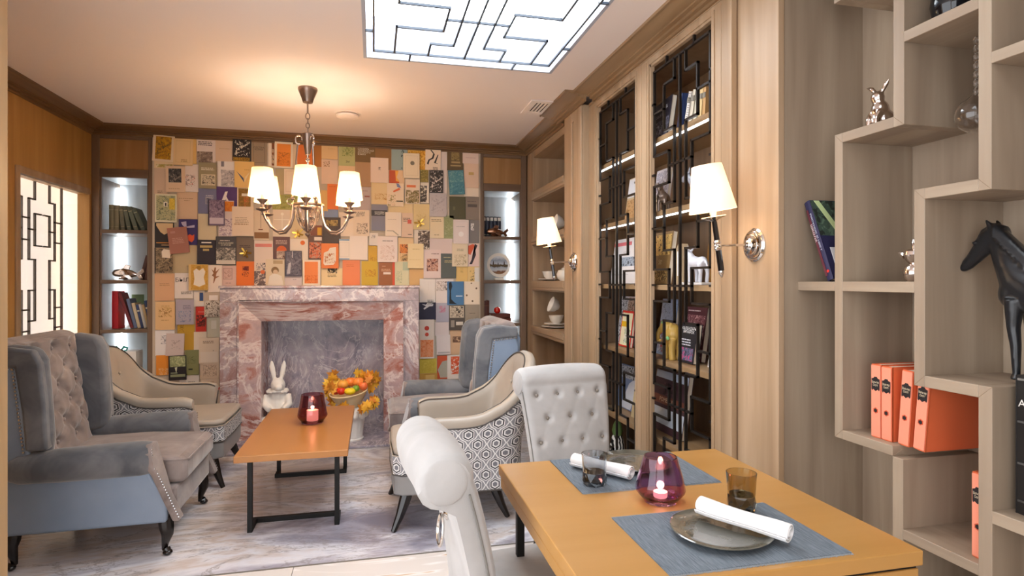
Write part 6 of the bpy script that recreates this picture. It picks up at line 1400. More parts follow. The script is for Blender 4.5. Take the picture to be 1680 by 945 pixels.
(0.814, 2.0815, 0.162, 0.223, 0, 0, '544e2c', [('R', 0.22, 0.4, 0.36, 0.55, '6c643c')], 'dark moss green cover, right side'),
(0.9635, 2.0805, 0.137, 0.227, 0, 0, '8a7a6c', [('R', 0.15, 0.55, 0.85, 0.68, '5c5048'), ('L', 0.12, 0.8, 0.85, 1, '6c6058')], 'grey brown cover with dark title bar by right bookcase'),
(0.06, 1.966, 0.152, 0.254, 0, 0, '8c8894', [('R', 0.0, 0.56, 0.98, 0.78, '4a4648'), ('T', 0.5, 0.67, 0.09, 'ece4dc', 'ОСНОВЫ\nЗАЩИТЫ')], 'grey cover with dark band and white title'),
(0.19, 1.902, 0.152, 0.23, 0, 2, 'eedcc4', [('L', 0.15, 0.7, 0.75, 1, 'c8b49c'), ('G', [(0.1, 0.2), (0.45, 0.2), (0.8, 0.02), (0.85, 0.05), (0.5, 0.24), (0.1, 0.24)], 'b8a890')], 'cream cover with curved pencil line, right centre'),
(0.3235, 1.898, 0.113, 0.236, 0, 1, 'e6c6a8', [('L', 0.15, 0.78, 0.8, 3, '6c4c3c'), ('R', 0.52, 0.56, 0.85, 0.72, 'd8604c'), ('R', 0.55, 0.1, 0.88, 0.13, '5c443c')], 'pinkish cover with title lines and red square'),
(0.26, 2.0605, 0.234, 0.107, 0, 0, 'e8cc96', [], 'pale gold book top above the curved-line cover'),
(0.4585, 1.981, 0.157, 0.248, 0, 1, 'e2c88e', [('P', 0.2, 0.3, 0.8, 0.7, 'e2c88e', 'e2c88e', 'd0b070')], 'yellow cream cover carrying a gilt bee, right side'),
(0.609, 1.881, 0.138, 0.21, 0, 1, 'e8d2aa', [('L', 0.1, 0.86, 0.9, 2, '8c7454'), ('L', 0.3, 0.15, 0.7, 1, 'a08c68')], 'cream cover with small title right of yellow bee cover'),
(0.728, 1.8865, 0.098, 0.233, 0, 0, 'a8aa78', [('P', 0.1, 0.1, 0.9, 0.9, 'a8aa78', '989c68', 'b8b88c')], 'sage green book behind the stacked white covers'),
(0.845, 1.842, 0.154, 0.234, 0, 2, 'e8d8d0', [('D', 0.5, 0.4, 0.17, 'f4ece6'), ('L', 0.2, 0.72, 0.85, 1, 'b8a8a4'), ('F', 0.08, 0.06, 0.92, 0.94, 'd8c4bc')], 'pale cover with white oval, far right'),
(0.8365, 1.619, 0.159, 0.24, 0, 1, 'e6d4b4', [('L', 0.3, 0.72, 0.8, 2, 'a89878'), ('P', 0.15, 0.05, 0.9, 0.5, 'b09c74', 'e6d4b4', 'c8b48c')], 'beige cover with horse sketch, far right'),
(0.9785, 1.8495, 0.107, 0.231, 0, 0, '827a76', [('P', 0.2, 0.55, 0.5, 0.85, '1c1818', 'ece4e0', '827a76')], 'grey cover with small black and white figure'),
(0.9765, 1.616, 0.111, 0.23, 0, 0, 'ecd0c4', [('G', [(0.0, 0.9), (0.45, 0.98), (0.6, 0.9), (0.2, 0.5), (0.0, 0.55)], 'd85c34'), ('G', [(0.6, 0.98), (0.85, 0.92), (0.75, 0.8), (0.3, 0.3), (0.1, 0.1), (0.35, 0.1), (0.7, 0.5)], '3c2c34')], 'white cover with red and black rider'),
(0.4645, 1.7635, 0.149, 0.189, 0, 0, 'e8d8c4', [('P', 0.25, 0.02, 1, 0.95, '4a3c34', '6c5a4c', 'e8d8c4')], 'white cover with dark etched wolf'),
(0.652, 1.6965, 0.226, 0.157, 0, 0, 'e0cac0', [], 'blank pinkish book left of horse sketch cover'),
(0.5635, 1.5235, 0.169, 0.283, 0, 1, 'e8d0c6', [('P', 0.18, 0.25, 0.85, 0.68, 'a8644c', 'd8a890', '6c3c34'), ('L', 0.45, 0.85, 0.95, 1, '8c6c60')], 'pinkish cover with red brown figure drawing'),
(0.7225, 1.507, 0.153, 0.24, 0, 1, '5c605a', [('L', 0.18, 0.84, 0.7, 1, 'c8b888'), ('L', 0.25, 0.7, 0.8, 2, 'c8b888')], 'dark grey green cover with gold title'),
(0.8575, 1.4255, 0.113, 0.149, 0, 0, 'e8c276', [('P', 0.3, 0.6, 0.6, 0.9, 'b08c48', 'e8c276', 'c8a45c')], 'yellow cover with small sketch by right bookcase'),
(0.973, 1.426, 0.118, 0.15, 0, 0, 'e6c480', [('P', 0.2, 0.05, 0.6, 0.8, '4a3824', 'e6c480', 'e6c480'), ('R', 0.6, 0.0, 1, 0.95, 'e4dcd0')], 'yellow cover with black stems and white edge'),
(0.1355, 1.6625, 0.189, 0.249, 0, 1, 'f0ded2', [('L', 0.25, 0.82, 0.85, 1, '8c7c74'), ('P', 0.15, 0.08, 0.85, 0.65, 'd8b8a4', 'f0ded2', 'e8ccbc')], 'white cover with delicate red castle drawing'),
(0.0055, 1.7535, 0.083, 0.125, 0, 0, 'ece0d2', [('P', 0.2, 0.6, 0.7, 0.9, '8c8480', 'ece0d2', 'b8acA4')], 'small white book corner above mustard cover'),
(0.31, 1.661, 0.148, 0.234, 0, 0, 'ecc894', [('P', 0.1, 0.35, 0.75, 0.72, '3c2c20', 'e08a44', 'c87830'), ('P', 0.15, 0.02, 0.75, 0.32, '4a3828', 'c8a068', 'ecc894')], 'cream gold cover with dark and orange lettering'),
(0.4025, 1.599, 0.153, 0.24, 0, 2, 'eed6a2', [('L', 0.3, 0.78, 0.8, 1, 'c8a870'), ('L', 0.1, 0.35, 0.9, 1, 'e0c48c')], 'pale yellow cover overlapping orange lettered cover'),
(0.1295, 1.4285, 0.151, 0.223, 0, 0, '9c5c2a', [('R', 0.86, 0.0, 1.0, 1.0, 'd8502c'), ('L', 0.2, 0.82, 0.45, 1, 'e0b088'), ('L', 0.15, 0.68, 0.8, 2, 'e0b088'), ('R', 0.28, 0.46, 0.75, 0.56, 'f0dccc')], 'brown book with red spine above the mantel'),
(0.2735, 1.432, 0.137, 0.232, 0, 0, 'd8d2ac', [('P', 0.1, 0.1, 0.5, 0.6, '9ca47c', 'd8d2ac', 'b4b894'), ('R', 0.55, 0.62, 1, 0.98, 'b8c0a0')], 'pale green cover with pencil figure'),
(0.412, 1.398, 0.14, 0.164, 0, 0, 'deb274', [], 'plain tan book at the mantel right end'),
(0.519, 1.2625, 0.154, 0.235, 0, 0, 'f0e6dc', [('L', 0.5, 0.1, 0.92, 4, '6c6460'), ('R', 0.55, 0.5, 0.56, 0.9, 'd8ccc4')], 'white cover with corner text block right of mantel'),
(0.6865, 1.2595, 0.177, 0.239, 0, 0, 'e8dcd4', [('P', 0.05, 0.5, 0.85, 0.9, '6c5444', 'e8dcd4', 'a08c7c')], 'white cover with brown branch'),
(0.7925, 1.236, 0.165, 0.234, 0, 1, '4a7aa6', [('G', [(0.12, 0.05), (0.14, 0.6), (0.08, 0.75), (0.1, 0.95), (0.24, 0.98), (0.3, 0.8), (0.22, 0.6), (0.24, 0.25), (0.45, 0.1), (0.6, 0.04)], '14181c'), ('R', 0.52, 0.36, 0.92, 0.4, 'dce4ec')], 'blue cover with black street lamp silhouette'),
(0.956, 1.2375, 0.158, 0.231, 0, 0, 'eedcc4', [('D', 0.48, 0.92, 0.05, '8a7050'), ('D', 0.8, 0.7, 0.06, '6c5438'), ('D', 0.18, 0.4, 0.06, '8a6c48'), ('D', 0.55, 0.15, 0.06, '6c5438')], 'cream cover dotted with four small figures'),
(0.519, 1.0625, 0.164, 0.173, 0, 0, '28243e', [('G', [(0.15, 0.9), (0.4, 0.86), (0.5, 0.98), (0.66, 0.98), (0.85, 0.9), (0.82, 0.78), (0.6, 0.76), (0.3, 0.58), (0.26, 0.66), (0.42, 0.78)], 'ece6e6')], 'navy cover with white ribbon'),
(0.668, 1.0465, 0.134, 0.191, 0, 0, 'b8b2bc', [('P', 0.25, 0.5, 0.7, 0.85, 'b86c84', 'c890a0', 'b8b2bc')], 'lilac cover with pink stamp'),
(0.805, 0.994, 0.156, 0.248, 0, 1, '564a40', [('R', 0.05, 0.5, 0.95, 0.97, 'd0bea4'), ('P', 0.1, 0.52, 0.9, 0.95, '3a302a', 'd0bea4', '8a7868'), ('R', 0.12, 0.12, 0.35, 0.4, '9c8c7c'), ('R', 0.45, 0.2, 0.9, 0.34, 'd8ccbc')], 'dark cover with portrait of a capped bearded man'),
(0.9625, 1.0155, 0.149, 0.203, 0, 0, 'a09280', [('L', 0.3, 0.6, 0.75, 1, '6c6054'), ('P', 0.25, 0.05, 0.9, 0.4, '5a5048', 'a09280', 'a09280')], 'taupe cover with small figures above the wing chair'),
(0.511, 0.7895, 0.144, 0.381, 0, 1, 'ecdccc', [('P', 0.06, 0.04, 0.94, 0.48, 'ee8c50', 'f0a070', 'e87c40'), ('D', 0.5, 0.78, 0.16, 'c83c28'), ('D', 0.5, 0.62, 0.13, 'd84c30')], 'white cover with orange carafe and red circles'),
(0.6595, 0.8865, 0.139, 0.135, 0, 0, 'e2d0c8', [], 'pale pinkish book above the grey white lined cover'),
(0.6735, 0.73, 0.137, 0.194, -1, 1, 'e4d6d0', [('R', 0.08, 0.06, 0.95, 0.14, 'b8aca8')], 'greyish white cover with ruled foot, right of jamb'),
(0.8075, 0.749, 0.139, 0.244, 0, 0, 'd8b08a', [('R', 0.2, 0.5, 0.78, 0.74, '6c4c38'), ('P', 0.24, 0.54, 0.74, 0.72, 'd8b08a', '6c4c38', '8a644c')], 'peach cover with square brown stamp'),
(0.526, 0.5255, 0.166, 0.143, 0, 0, 'd6bc44', [('P', 0.1, 0.1, 0.9, 0.8, 'd6bc44', 'ceb23c', 'dec654')], 'yellow cover low beside the right jamb'),
(0.663, 0.508, 0.1, 0.228, 0, 0, 'd85a30', [('G', [(0.05, 0.4), (0.5, 0.75), (1, 0.8), (1, 0.05), (0.3, 0.05)], 'b8b09c')], 'red cover with grey dome shape'),
(0.794, 0.5055, 0.166, 0.237, 0, 0, 'ece0d4', [('P', 0.22, 0.2, 0.98, 0.95, 'd8542c', 'e06438', 'ece0d4')], 'white cover with splashed red print beside the wing chair'),
(0.539, 0.4145, 0.192, 0.077, 0, 0, 'd8a44c', [('F', 0.2, 0.1, 0.85, 0.9, 'a87424'), ('R', 0.3, 0.2, 0.75, 0.8, 'e8c070')], 'gold framed cover lowest beside the right jamb'),
]
lay = {0: (5.8195, 0.0105), 1: (5.8055, 0.0120), 2: (5.7900, 0.0120)}
for i, (x, z, w, h, rot, ly, col, dec, lab) in enumerate(WALL_BOOKS):
    yb, t = lay[ly]
    o = cover_book(w - 0.0015, h - 0.0015, t, col, dec)
    a = math.radians(rot)
    o.location = (x - math.sin(a) * h / 2, yb - 0.0007 * (i % 4), z - math.cos(a) * h / 2); o.rotation_euler = (0, a, 0)
    tag(o, lab, 'book', 'book covers fixed to the back wall')
def bee(x, z, y, a, lab):
    r = root('gilt_bee', (x, y, z), lab, 'ornament', group='gilt bees on the book wall')
    b = B(); b.ball((0, -0.012, 0), (0.011, 0.009, 0.026), 12, 8); b.ball((0, -0.012, 0.032), 0.009, 10, 8); b.ball((0, -0.012, 0.012), (0.012, 0.011, 0.014), 10, 8)
    b.build('body', M_gold, r, smooth=True, world=False)
    for s in (-1, 1):
        for ang, ln in ((0.5, 0.06), (-0.6, 0.05)):
            p = Vector((s * math.cos(ang), 0, math.sin(ang))); q = Vector((-p.z * s, 0, p.x * s)); v = []
            for (u, w_) in ((0.05, 0.1), (0.35, 0.3), (0.75, 0.34), (1.0, 0.12), (0.8, -0.2), (0.3, -0.15)): v.append(p * (ln * u) + q * (0.03 * w_) + Vector((0, -0.014 - 0.006 * u, 0.008)))
            v2 = [c + Vector((0, 0.0015, 0)) for c in v]; n = 6
            B().add(v + v2, [tuple(range(n)), tuple(range(2 * n - 1, n - 1, -1))] + [(i, (i + 1) % n, n + (i + 1) % n, n + i) for i in range(n)]).build('wing', M_gold, r, smooth=True, world=False)
        B().tube([(s * 0.004, -0.014, 0.038), (s * 0.012, -0.018, 0.052)], 0.001, 5).build('antenna', M_gold, r, world=False)
    r.rotation_euler = (0, a, 0)
bee(-1.1380, 1.6010, 5.8060, 0.50, 'gilt bee on the taupe cover left of the chandelier')
bee(-0.6740, 1.7870, 5.8060, -0.30, 'gilt bee below the crystal urn of the chandelier')
bee(0.4440, 1.9070, 5.7900, -0.40, 'gilt bee on the yellow cream cover right of chandelier')

# ================================================================== BOOKS ON SHELVES
def shelf_book(x, y, z, t, d, h, face, lean, col, label, group, bands=(), page=True):
    """(x, y, z) is the bottom middle of the spine; lean in degrees, positive to the viewer's right"""
    b = B(); bt = min(0.003, t * 0.15)
    b.box(-t / 2, -t / 2 + bt, 0.003, d, 0, h); b.box(t / 2 - bt, t / 2, 0.003, d, 0, h)
    # rounded spine
    n = 6; pr = [(-t / 2 + t * i / n, 0.004 - 0.004 * math.sin(PI * i / n)) for i in range(n + 1)]
    b.prism(pr + [(t / 2, 0.007), (-t / 2, 0.007)], 'z', 0, h)
    b.box(-t / 2 + bt, t / 2 - bt, 0.006, d - 0.004, 0.003, h - 0.003, 1)
    o = bpy.data.objects.new('book', b.mesh('book', [ink(col, 0.45), M_paper], weld=False)); COL.objects.link(o)
    a = math.radians(lean); rz = -PI / 2 if face == 'x-' else 0
    o.location = (x, y, z + t / 2 * abs(math.sin(a)) + 0.0004); o.rotation_euler = (0, a, rz)
    for (v0, v1, c) in bands:
        q = B().box(-t * 0.44, t * 0.44, -0.0012, 0.003, h * v0, h * v1).build('spine_band', ink(c), o, world=False)
    return tag(o, label, 'book', group)
G1 = 'books on the lit back bookcases'
xs = [(-2.268, 0.038, .228, 0, '8d876c'), (-2.228, 0.036, .226, 0, '857f66'), (-2.176, 0.032, .224, -5, '6f6e5c'), (-2.126, 0.032, .22, -10, '5f6656'), (-2.070, 0.034, .218, -16, '626a5a'), (-2.012, 0.034, .21, -22, '58604f')]
nm = ['first of the row', 'second of the row', 'third, slightly tilted', 'fourth, tilted', 'fifth, leaning', 'last, leaning most']
for (x, t, h, ln, c), q in zip(xs, nm):
    shelf_book(x, 5.93, 1.805, t, 0.15, h, 'y-', ln, c, 'khaki green book on top left lit shelf, ' + q, G1, [(0.8, 0.83, 'a8a284'), (0.15, 0.17, 'a8a284')])
for x, c, ln, q in ((-2.055, '5a3024', 14, 'left'), (-2.015, '6a3a28', 12, 'middle'), (-1.985, '4c2a20', 12, 'right')):
    shelf_book(x, 6.0, 1.364, 0.034, 0.15, 0.225, 'y-', ln, c, 'brown book behind the silver fish, ' + q + ' of three', G1)
for x, t, h, ln, c, l in ((-2.243, 0.05, .335, 0, 'c02030', 'thick bright red book upright on the third lit shelf'), (-2.108, 0.026, .33, -18, '7c2830', 'slim burgundy book leaning against the bright red book'),
        (-2.078, 0.026, .27, -14, '6c7a9c', 'blue grey book leaning right of the burgundy book'), (-2.049, 0.026, .23, -13, 'd8c8a8', 'cream spined book in middle of third lit shelf'), (-2.024, 0.02, .215, -12, '3c4a78', 'thin navy book on the third lit shelf'),
        (-2.0, 0.022, .22, -12, 'e0dcd4', 'white spined book on the third lit shelf'), (-1.977, 0.02, .215, -12, 'c8a878', 'tan book near right end of third lit shelf'), (-1.954, 0.022, .25, -11, '28406c', 'dark blue book at right end of third lit shelf')):
    shelf_book(x, 5.94, 0.93, t, 0.15, h, 'y-', ln, c, l, G1, [(0.7, 0.76, 'e8e0d0')] if c in ('3c4a78', '28406c') else [])
o = cover_book(0.10, 0.30, 0.012, '7c9468', [], 'book'); o.location = (-2.13, 6.15, 0.9305); tag(o, 'green book standing at the back of third lit shelf', 'book', G1)
for k in range(5):
    shelf_book(1.112 + 0.040 * k, 5.97, 1.805, 0.034, 0.14, 0.215, 'y-', 0, '1c2236', 'navy book with white spine label, number %s from the left of five' % ('one', 'two', 'three', 'four', 'five')[k], G1, [(0.80, 0.95, 'd8d4cc'), (0.1, 0.16, 'a8a490')])
shelf_book(1.135, 5.95, 0.93, 0.055, 0.18, 0.225, 'y-', 0, '5c2c20', 'upright brown leather book on third shelf of right bookcase', G1, [(0.75, 0.78, '7c4830'), (0.2, 0.23, '7c4830')])
for k, (z, w) in enumerate(((0.93, 0.215), (0.977, 0.21))):
    b = B(); b.box(-w / 2, w / 2, 0, 0.15, 0, 0.004); b.box(-w / 2, w / 2, 0, 0.15, 0.042, 0.046); b.box(-w / 2, w / 2, 0, 0.004, 0, 0.046); b.box(-w / 2 + 0.003, w / 2 - 0.003, 0.004, 0.147, 0.004, 0.042, 1)
    o = bpy.data.objects.new('book', b.mesh('book', [ink(('6c3424', '5e2c20')[k]), M_paper], weld=False)); COL.objects.link(o); o.location = (1.272, 5.90, z + 0.0005)
    tag(o, ('lower', 'upper')[k] + ' of two brown books lying flat on right bookcase', 'book', G1)

# ---- zigzag shelf books
G2 = 'orange volumes on the zigzag shelves'
M_or = ink('e8683c', 0.4)
def orange(y, z, ln, h, label, t=0.040):
    o = shelf_book(1.685, y, z, t, 0.235, h, 'x-', ln, 'dc6a40', label, G2)
    B().box(-t * 0.46, t * 0.46, -0.0008, 0.002, 0.004, h - 0.004).build('spine', ink('f09478'), o, world=False)
    pl = [(-0.5, 0.66), (-0.42, 0.64), (-0.3, 0.66), (0, 0.635), (0.3, 0.66), (0.42, 0.64), (0.5, 0.66), (0.5, 0.80), (0.25, 0.81), (0.15, 0.83), (-0.15, 0.83), (-0.25, 0.81), (-0.5, 0.80)]
    B().prism([(a * t * 0.82, c * h) for a, c in pl], 'y', -0.0016, 0.001).build('title_plate', ink('1c1618'), o, world=False)
    text('Вальтер\nСкотт', 0.0105, ink('e8d8b8'), o, FACE('y-', (0, -0.0020, h * 0.735)), width=t * 0.68, space=0.95)
    B().prism([(0.0105 * math.cos(a), h * 0.37 + 0.0105 * math.sin(a)) for a in [PI / 6 + PI / 3 * i for i in range(6)]], 'y', -0.0014, 0.001).build('volume_mark_border', ink('c85030'), o, world=False)
    B().prism([(0.007 * math.cos(a), h * 0.37 + 0.007 * math.sin(a)) for a in [PI / 6 + PI / 3 * i for i in range(6)]], 'y', -0.0018, 0.001).build('volume_mark', ink('1c1618'), o, world=False)
    return o
orange(1.690, 0.813, 0, 0.252, 'orange volume, first from the left of the row of four')
orange(1.647, 0.813, 0, 0.250, 'orange volume, second from the left of the row of four')
orange(1.583, 0.813, 4, 0.248, 'orange volume, third from the left, tilting slightly')
orange(1.527, 0.813, 5, 0.246, 'orange volume, rightmost of four with its side showing')
orange(1.338, 0.557, 0, 0.245, 'orange volume alone on the lowest zigzag shelf', 0.036)
lb_ = shelf_book(1.675, 1.888, 1.350, 0.030, 0.22, 0.335, 'x-', -22, '28284c', 'blue spined illustrated book leaning on the left zigzag shelf', None, [])
B().box(-0.0135, -0.003, -0.0012, 0.002, 0.02, 0.30).build('spine_stripe', ink('5c2430'), lb_, world=False)
text('ШКОЛА', 0.014, ink('e8e0e0'), lb_, FACE('y-', (-0.008, -0.0018, 0.20), -PI / 2), width=0.075)
text('РИСУНОК И ЦВЕТ', 0.010, ink('d8d8e8'), lb_, FACE('y-', (0.004, -0.0018, 0.20), -PI / 2), width=0.16)
B().lathe([(0, 0), (0.006, 0), (0.006, 0.001), (0, 0.001)], 14).xform(Matrix.Translation((0.004, -0.0004, 0.035)) @ Matrix.Rotation(PI / 2, 4, 'X')).build('red_dot', ink('e03028'), lb_, world=False)
def side_print(o, t, pts, col, off, nm='cover_print'):
    B().prism([(a, c) for a, c in pts], 'x', t / 2, t / 2 + off).build(nm, col, o, world=False)
side_print(lb_, 0.030, [(0.004, 0.18), (0.215, 0.18), (0.215, 0.333), (0.004, 0.333)], picture('1c2420', '3c5044', '5c7460', 6), 0.0006)
side_print(lb_, 0.030, [(0.02, 0.333), (0.045, 0.333), (0.12, 0.17), (0.09, 0.18)], ink('c8dca0'), 0.0012)
side_print(lb_, 0.030, [(0.06, 0.12), (0.215, 0.12), (0.215, 0.20), (0.10, 0.21)], picture('a02018', 'c83020', '701418', 6), 0.0010)
side_print(lb_, 0.030, [(0.03, 0.06), (0.215, 0.06), (0.215, 0.13), (0.03, 0.13)], ink('e4e4e8'), 0.0014)
bk_ = shelf_book(1.70, 1.187, 0.721, 0.125, 0.20, 0.375, 'x-', 0, '1a1818', 'large black volume with banded spine at the right edge', None, [(0.09, 0.105, '3c3a38'), (0.36, 0.375, '4a4846'), (0.66, 0.675, '4a4846'), (0.965, 0.98, '6c6a66')])
text('AN', 0.028, ink('d8d4cc'), bk_, FACE('y-', (-0.032, -0.0018, 0.30)))
bk2 = B(); bk2.box(-0.06, 0.06, 0, 0.18, 0, 0.003); bk2.box(-0.06, 0.06, 0, 0.18, 0.013, 0.016); bk2.box(-0.06, 0.06, 0, 0.003, 0, 0.016); bk2.box(-0.057, 0.057, 0.003, 0.178, 0.003, 0.013, 1)

# ---- display books in the lattice bookcase (front covers towards the room)
G3 = 'books shown in the lattice bookcase'
def display(y0, y1, z, h, t, col, dec, label, x=1.66, back=8, turn=0):
    o = cover_book(abs(y0 - y1), h, t, col, dec); o.location = (x, (y0 + y1) / 2, z + 0.0006 + t * math.sin(math.radians(back)) * 0); o.rotation_euler = (-math.radians(back), 0, -PI / 2 + math.radians(turn))
    return tag(o, label, 'book', G3)
display(3.29, 3.04, 2.175, 0.235, 0.03, '2a2630', [('T', .42, .78, .13, 'e8e4e8', 'BORDEAUX'), ('T', .42, .64, .09, 'c8c4cc', 'COLLECTION'), ('P', .02, .02, .6, .5, 'c8c8d8', '4a4654', '8a8898'), ('P', .6, .02, .98, .5, '3a3640', '5a5664', '8a8898')], 'dark wine book with large white title on top lattice shelf', turn=-6)
for y, t, h, ln, c, l in ((3.005, 0.03, 0.22, 10, '30406c', 'navy book beside the dark wine book on top shelf'), (2.935, 0.03, 0.205, 18, 'e4dcd4', 'white ring-bound notebook leaning on the top lattice shelf'), (2.885, 0.028, 0.20, 16, 'd8cdb8', 'cream notebook second among the leaning notebooks'),
        (2.835, 0.026, 0.19, 12, 'd8d4c0', 'pale grey book third among the leaning notebooks'), (2.785, 0.03, 0.18, 8, 'd8bc84', 'yellowish book near the right end of top shelf'), (2.745, 0.026, 0.175, 5, 'c89c64', 'tan book at the right end of top shelf')):
    o = shelf_book(1.66, y, 2.175, t, 0.17, h, 'x-', ln, c, l, G3, [(0.7, 0.85, '8a8478')] if c != '30406c' else [])
    if l.startswith('white ring'):
        w_ = B()
        for k in range(16): w_.tube([(0.014 + 0.006 * math.cos(a), -0.002 + 0.006 * math.sin(a), 0.012 + k * 0.012) for a in [2 * PI * i / 8 for i in range(8)]], 0.001, 4, closed=True)
        w_.build('spiral_binding', M_chrome, o, world=False)
display(3.36, 3.19, 1.752, 0.28, 0.02, 'd8d4dc', [('P', .05, .5, .95, .95, 'e8e4ec', 'a8a4b4', 'c8c4d0'), ('P', .1, .05, .9, .45, 'b8a088', 'd8c8b0', '8a6c54')], 'pale album cover behind the bull figurine', x=1.70)
display(3.32, 3.09, 1.332, 0.31, 0.03, '8a6a3c', [('P', .05, .55, .95, .95, 'c89c54', 'e0b868', '6a4c28'), ('T', .5, .42, .07, 'f0dca8', 'Coins\nd\'Or'), ('P', .05, .05, .95, .28, 'a88448', '5a4020', 'd8b470')], 'vintage golden brown book under the warm shelf light', x=1.67)
tn = root('folded_card', (1.72, 3.06, 1.332), 'folded parchment card standing like a tent', 'card', group=None)
B().prism([(0.05, 0.0005), (-0.06, 0.0005), (-0.035, 0.20), (-0.01, 0.235), (0.02, 0.20)], 'x', -0.03, 0.03).build('sheet', plain('parchment', 'c8b08c', rough=0.8), tn, world=False, bevel=0.002)
B().box(-0.032, -0.03, -0.035, 0.0, 0.05, 0.19).build('printed_panel', M_white, tn, world=False)
ar = B(); n = 14
pts = [(0.05 * math.cos(PI * i / n), 0.12 + 0.16 * math.sin(PI * i / n)) for i in range(n + 1)] + [(-0.05, 0.0005), (0.05, 0.0005)]
o = ar.prism(pts, 'x', -0.01, 0.01).build('arched_plaque', plain('gilt_wood', 'b8823c', rough=0.35), bevel=0.004); o.location = (1.85, 2.95, 1.332); tag(o, 'gilt arched plaque at right behind the white donkey', 'plaque')
display(3.34, 3.15, 0.905, 0.34, 0.02, '8a9cc0', [('P', .02, .6, .98, .98, '9cb0d8', 'a8bce0', '8494b8'), ('R', .02, .45, .98, .6, 'b89078'), ('P', .05, .05, .95, .4, 'c8ccd8', '8a90a8', 'a83038')], 'blue sky photograph book on fourth lattice shelf', x=1.72)
display(3.12, 2.88, 0.905, 0.30, 0.03, '5c3038', [('P', .05, .05, .95, .85, 'a87078', '6c3840', 'd8a8a8'), ('L', .2, .93, .8, 1, 'e8d0d0')], 'pink patterned book behind the black calendar book', x=1.76)
display(2.985, 2.825, 0.905, 0.215, 0.03, '1c1c24', [('T', .5, .82, .12, 'f0f0f0', 'КАЛЕНДАРЬ\nЯРМАРОК'), ('L', .1, .58, .75, 3, 'c8c8d0'), ('P', .08, .06, .92, .38, '2a2c40', '5c6480', 'b83c6c')], 'black calendar book with white title beside golden elephant', x=1.68)
display(2.74, 2.66, 0.905, 0.30, 0.015, 'e8e4e0', [('F', .05, .03, .95, .97, '8a7460')], 'slim white framed print at right of fourth shelf', x=1.70)
display(3.36, 2.98, 0.455, 0.36, 0.03, '4a3038', [('R', .0, .86, 1, .98, 'b8c4d8'), ('T', .42, .50, .1, 'd8a884', 'POMEROL'), ('R', .0, .44, 1, .58, '7c4838'), ('T', .42, .51, .09, 'e8c8a8', 'POMEROL'), ('R', .0, .12, 1, .38, 'c8d0dc'), ('P', .3, .6, .7, .8, '2a1c20', '4a3038', '6c4850')], 'large dark red book on the fifth lattice shelf', x=1.70)
# far door
display(3.77, 3.60, 1.752, 0.30, 0.02, 'c8b490', [('R', .02, .55, .98, .98, 'd8d8dc'), ('P', .05, .05, .95, .5, 'b88c58', 'c8a070', '9c7444')], 'tan and white album on the second shelf, far door', x=1.70)
display(4.0, 3.58, 1.332, 0.315, 0.03, 'e4e0e0', [('R', .0, .84, .7, .92, 'd87078'), ('P', .35, .38, .98, .58, '3c4450', 'a8b4c4', '6c7888'), ('T', .55, .68, .07, 'b8b0b4', 'NOVIKOV'), ('L', .1, .2, .8, 1, 'c8c4c4')], 'large white book with bridge photo and red stripe, far door', x=1.70)
display(4.0, 3.70, 0.905, 0.34, 0.02, 'd8d4d8', [('P', .02, .02, .35, .98, '2a2c34', 'e0e0e4', '5a5c64'), ('P', .4, .5, .98, .98, '8a6c5c', 'c8b0a0', '4a3830')], 'photo book at back of the fourth shelf, far door', x=1.74)
display(3.82, 3.64, 0.905, 0.245, 0.02, 'c83028', [('R', .06, .04, .94, .94, 'e4dcb8'), ('R', .06, .55, .6, .7, 'e0b020'), ('P', .4, .1, .92, .5, '6c9c3c', 'e8e4d4', '4a5a34')], 'red bordered cookery book, far door fourth shelf', x=1.68)
display(3.66, 3.54, 0.905, 0.36, 0.02, 'c8a884', [('P', .05, .05, .95, .95, 'd8c0a0', 'b89470', 'e8dcc8')], 'tan portrait book at right of far door fourth shelf', x=1.74)
display(4.0, 3.66, 0.455, 0.30, 0.02, '7c8cb0', [('G', [(.2, .02), (.5, .6), (.98, .9), (.7, .02)], 'd8dce8'), ('P', .02, .7, .98, .98, '3c4048', 'c8ccd4', '6a707c')], 'blue grey book with pale beam, far door fifth shelf', x=1.74)
display(3.62, 3.47, 0.455, 0.235, 0.02, 'c8b48c', [('P', .3, .5, .7, .8, '6c3424', '8a4830', 'c8b48c'), ('T', .5, .25, .14, '8a7c58', 'ЮГ')], 'beige book with brown owl, far door fifth shelf', x=1.68)

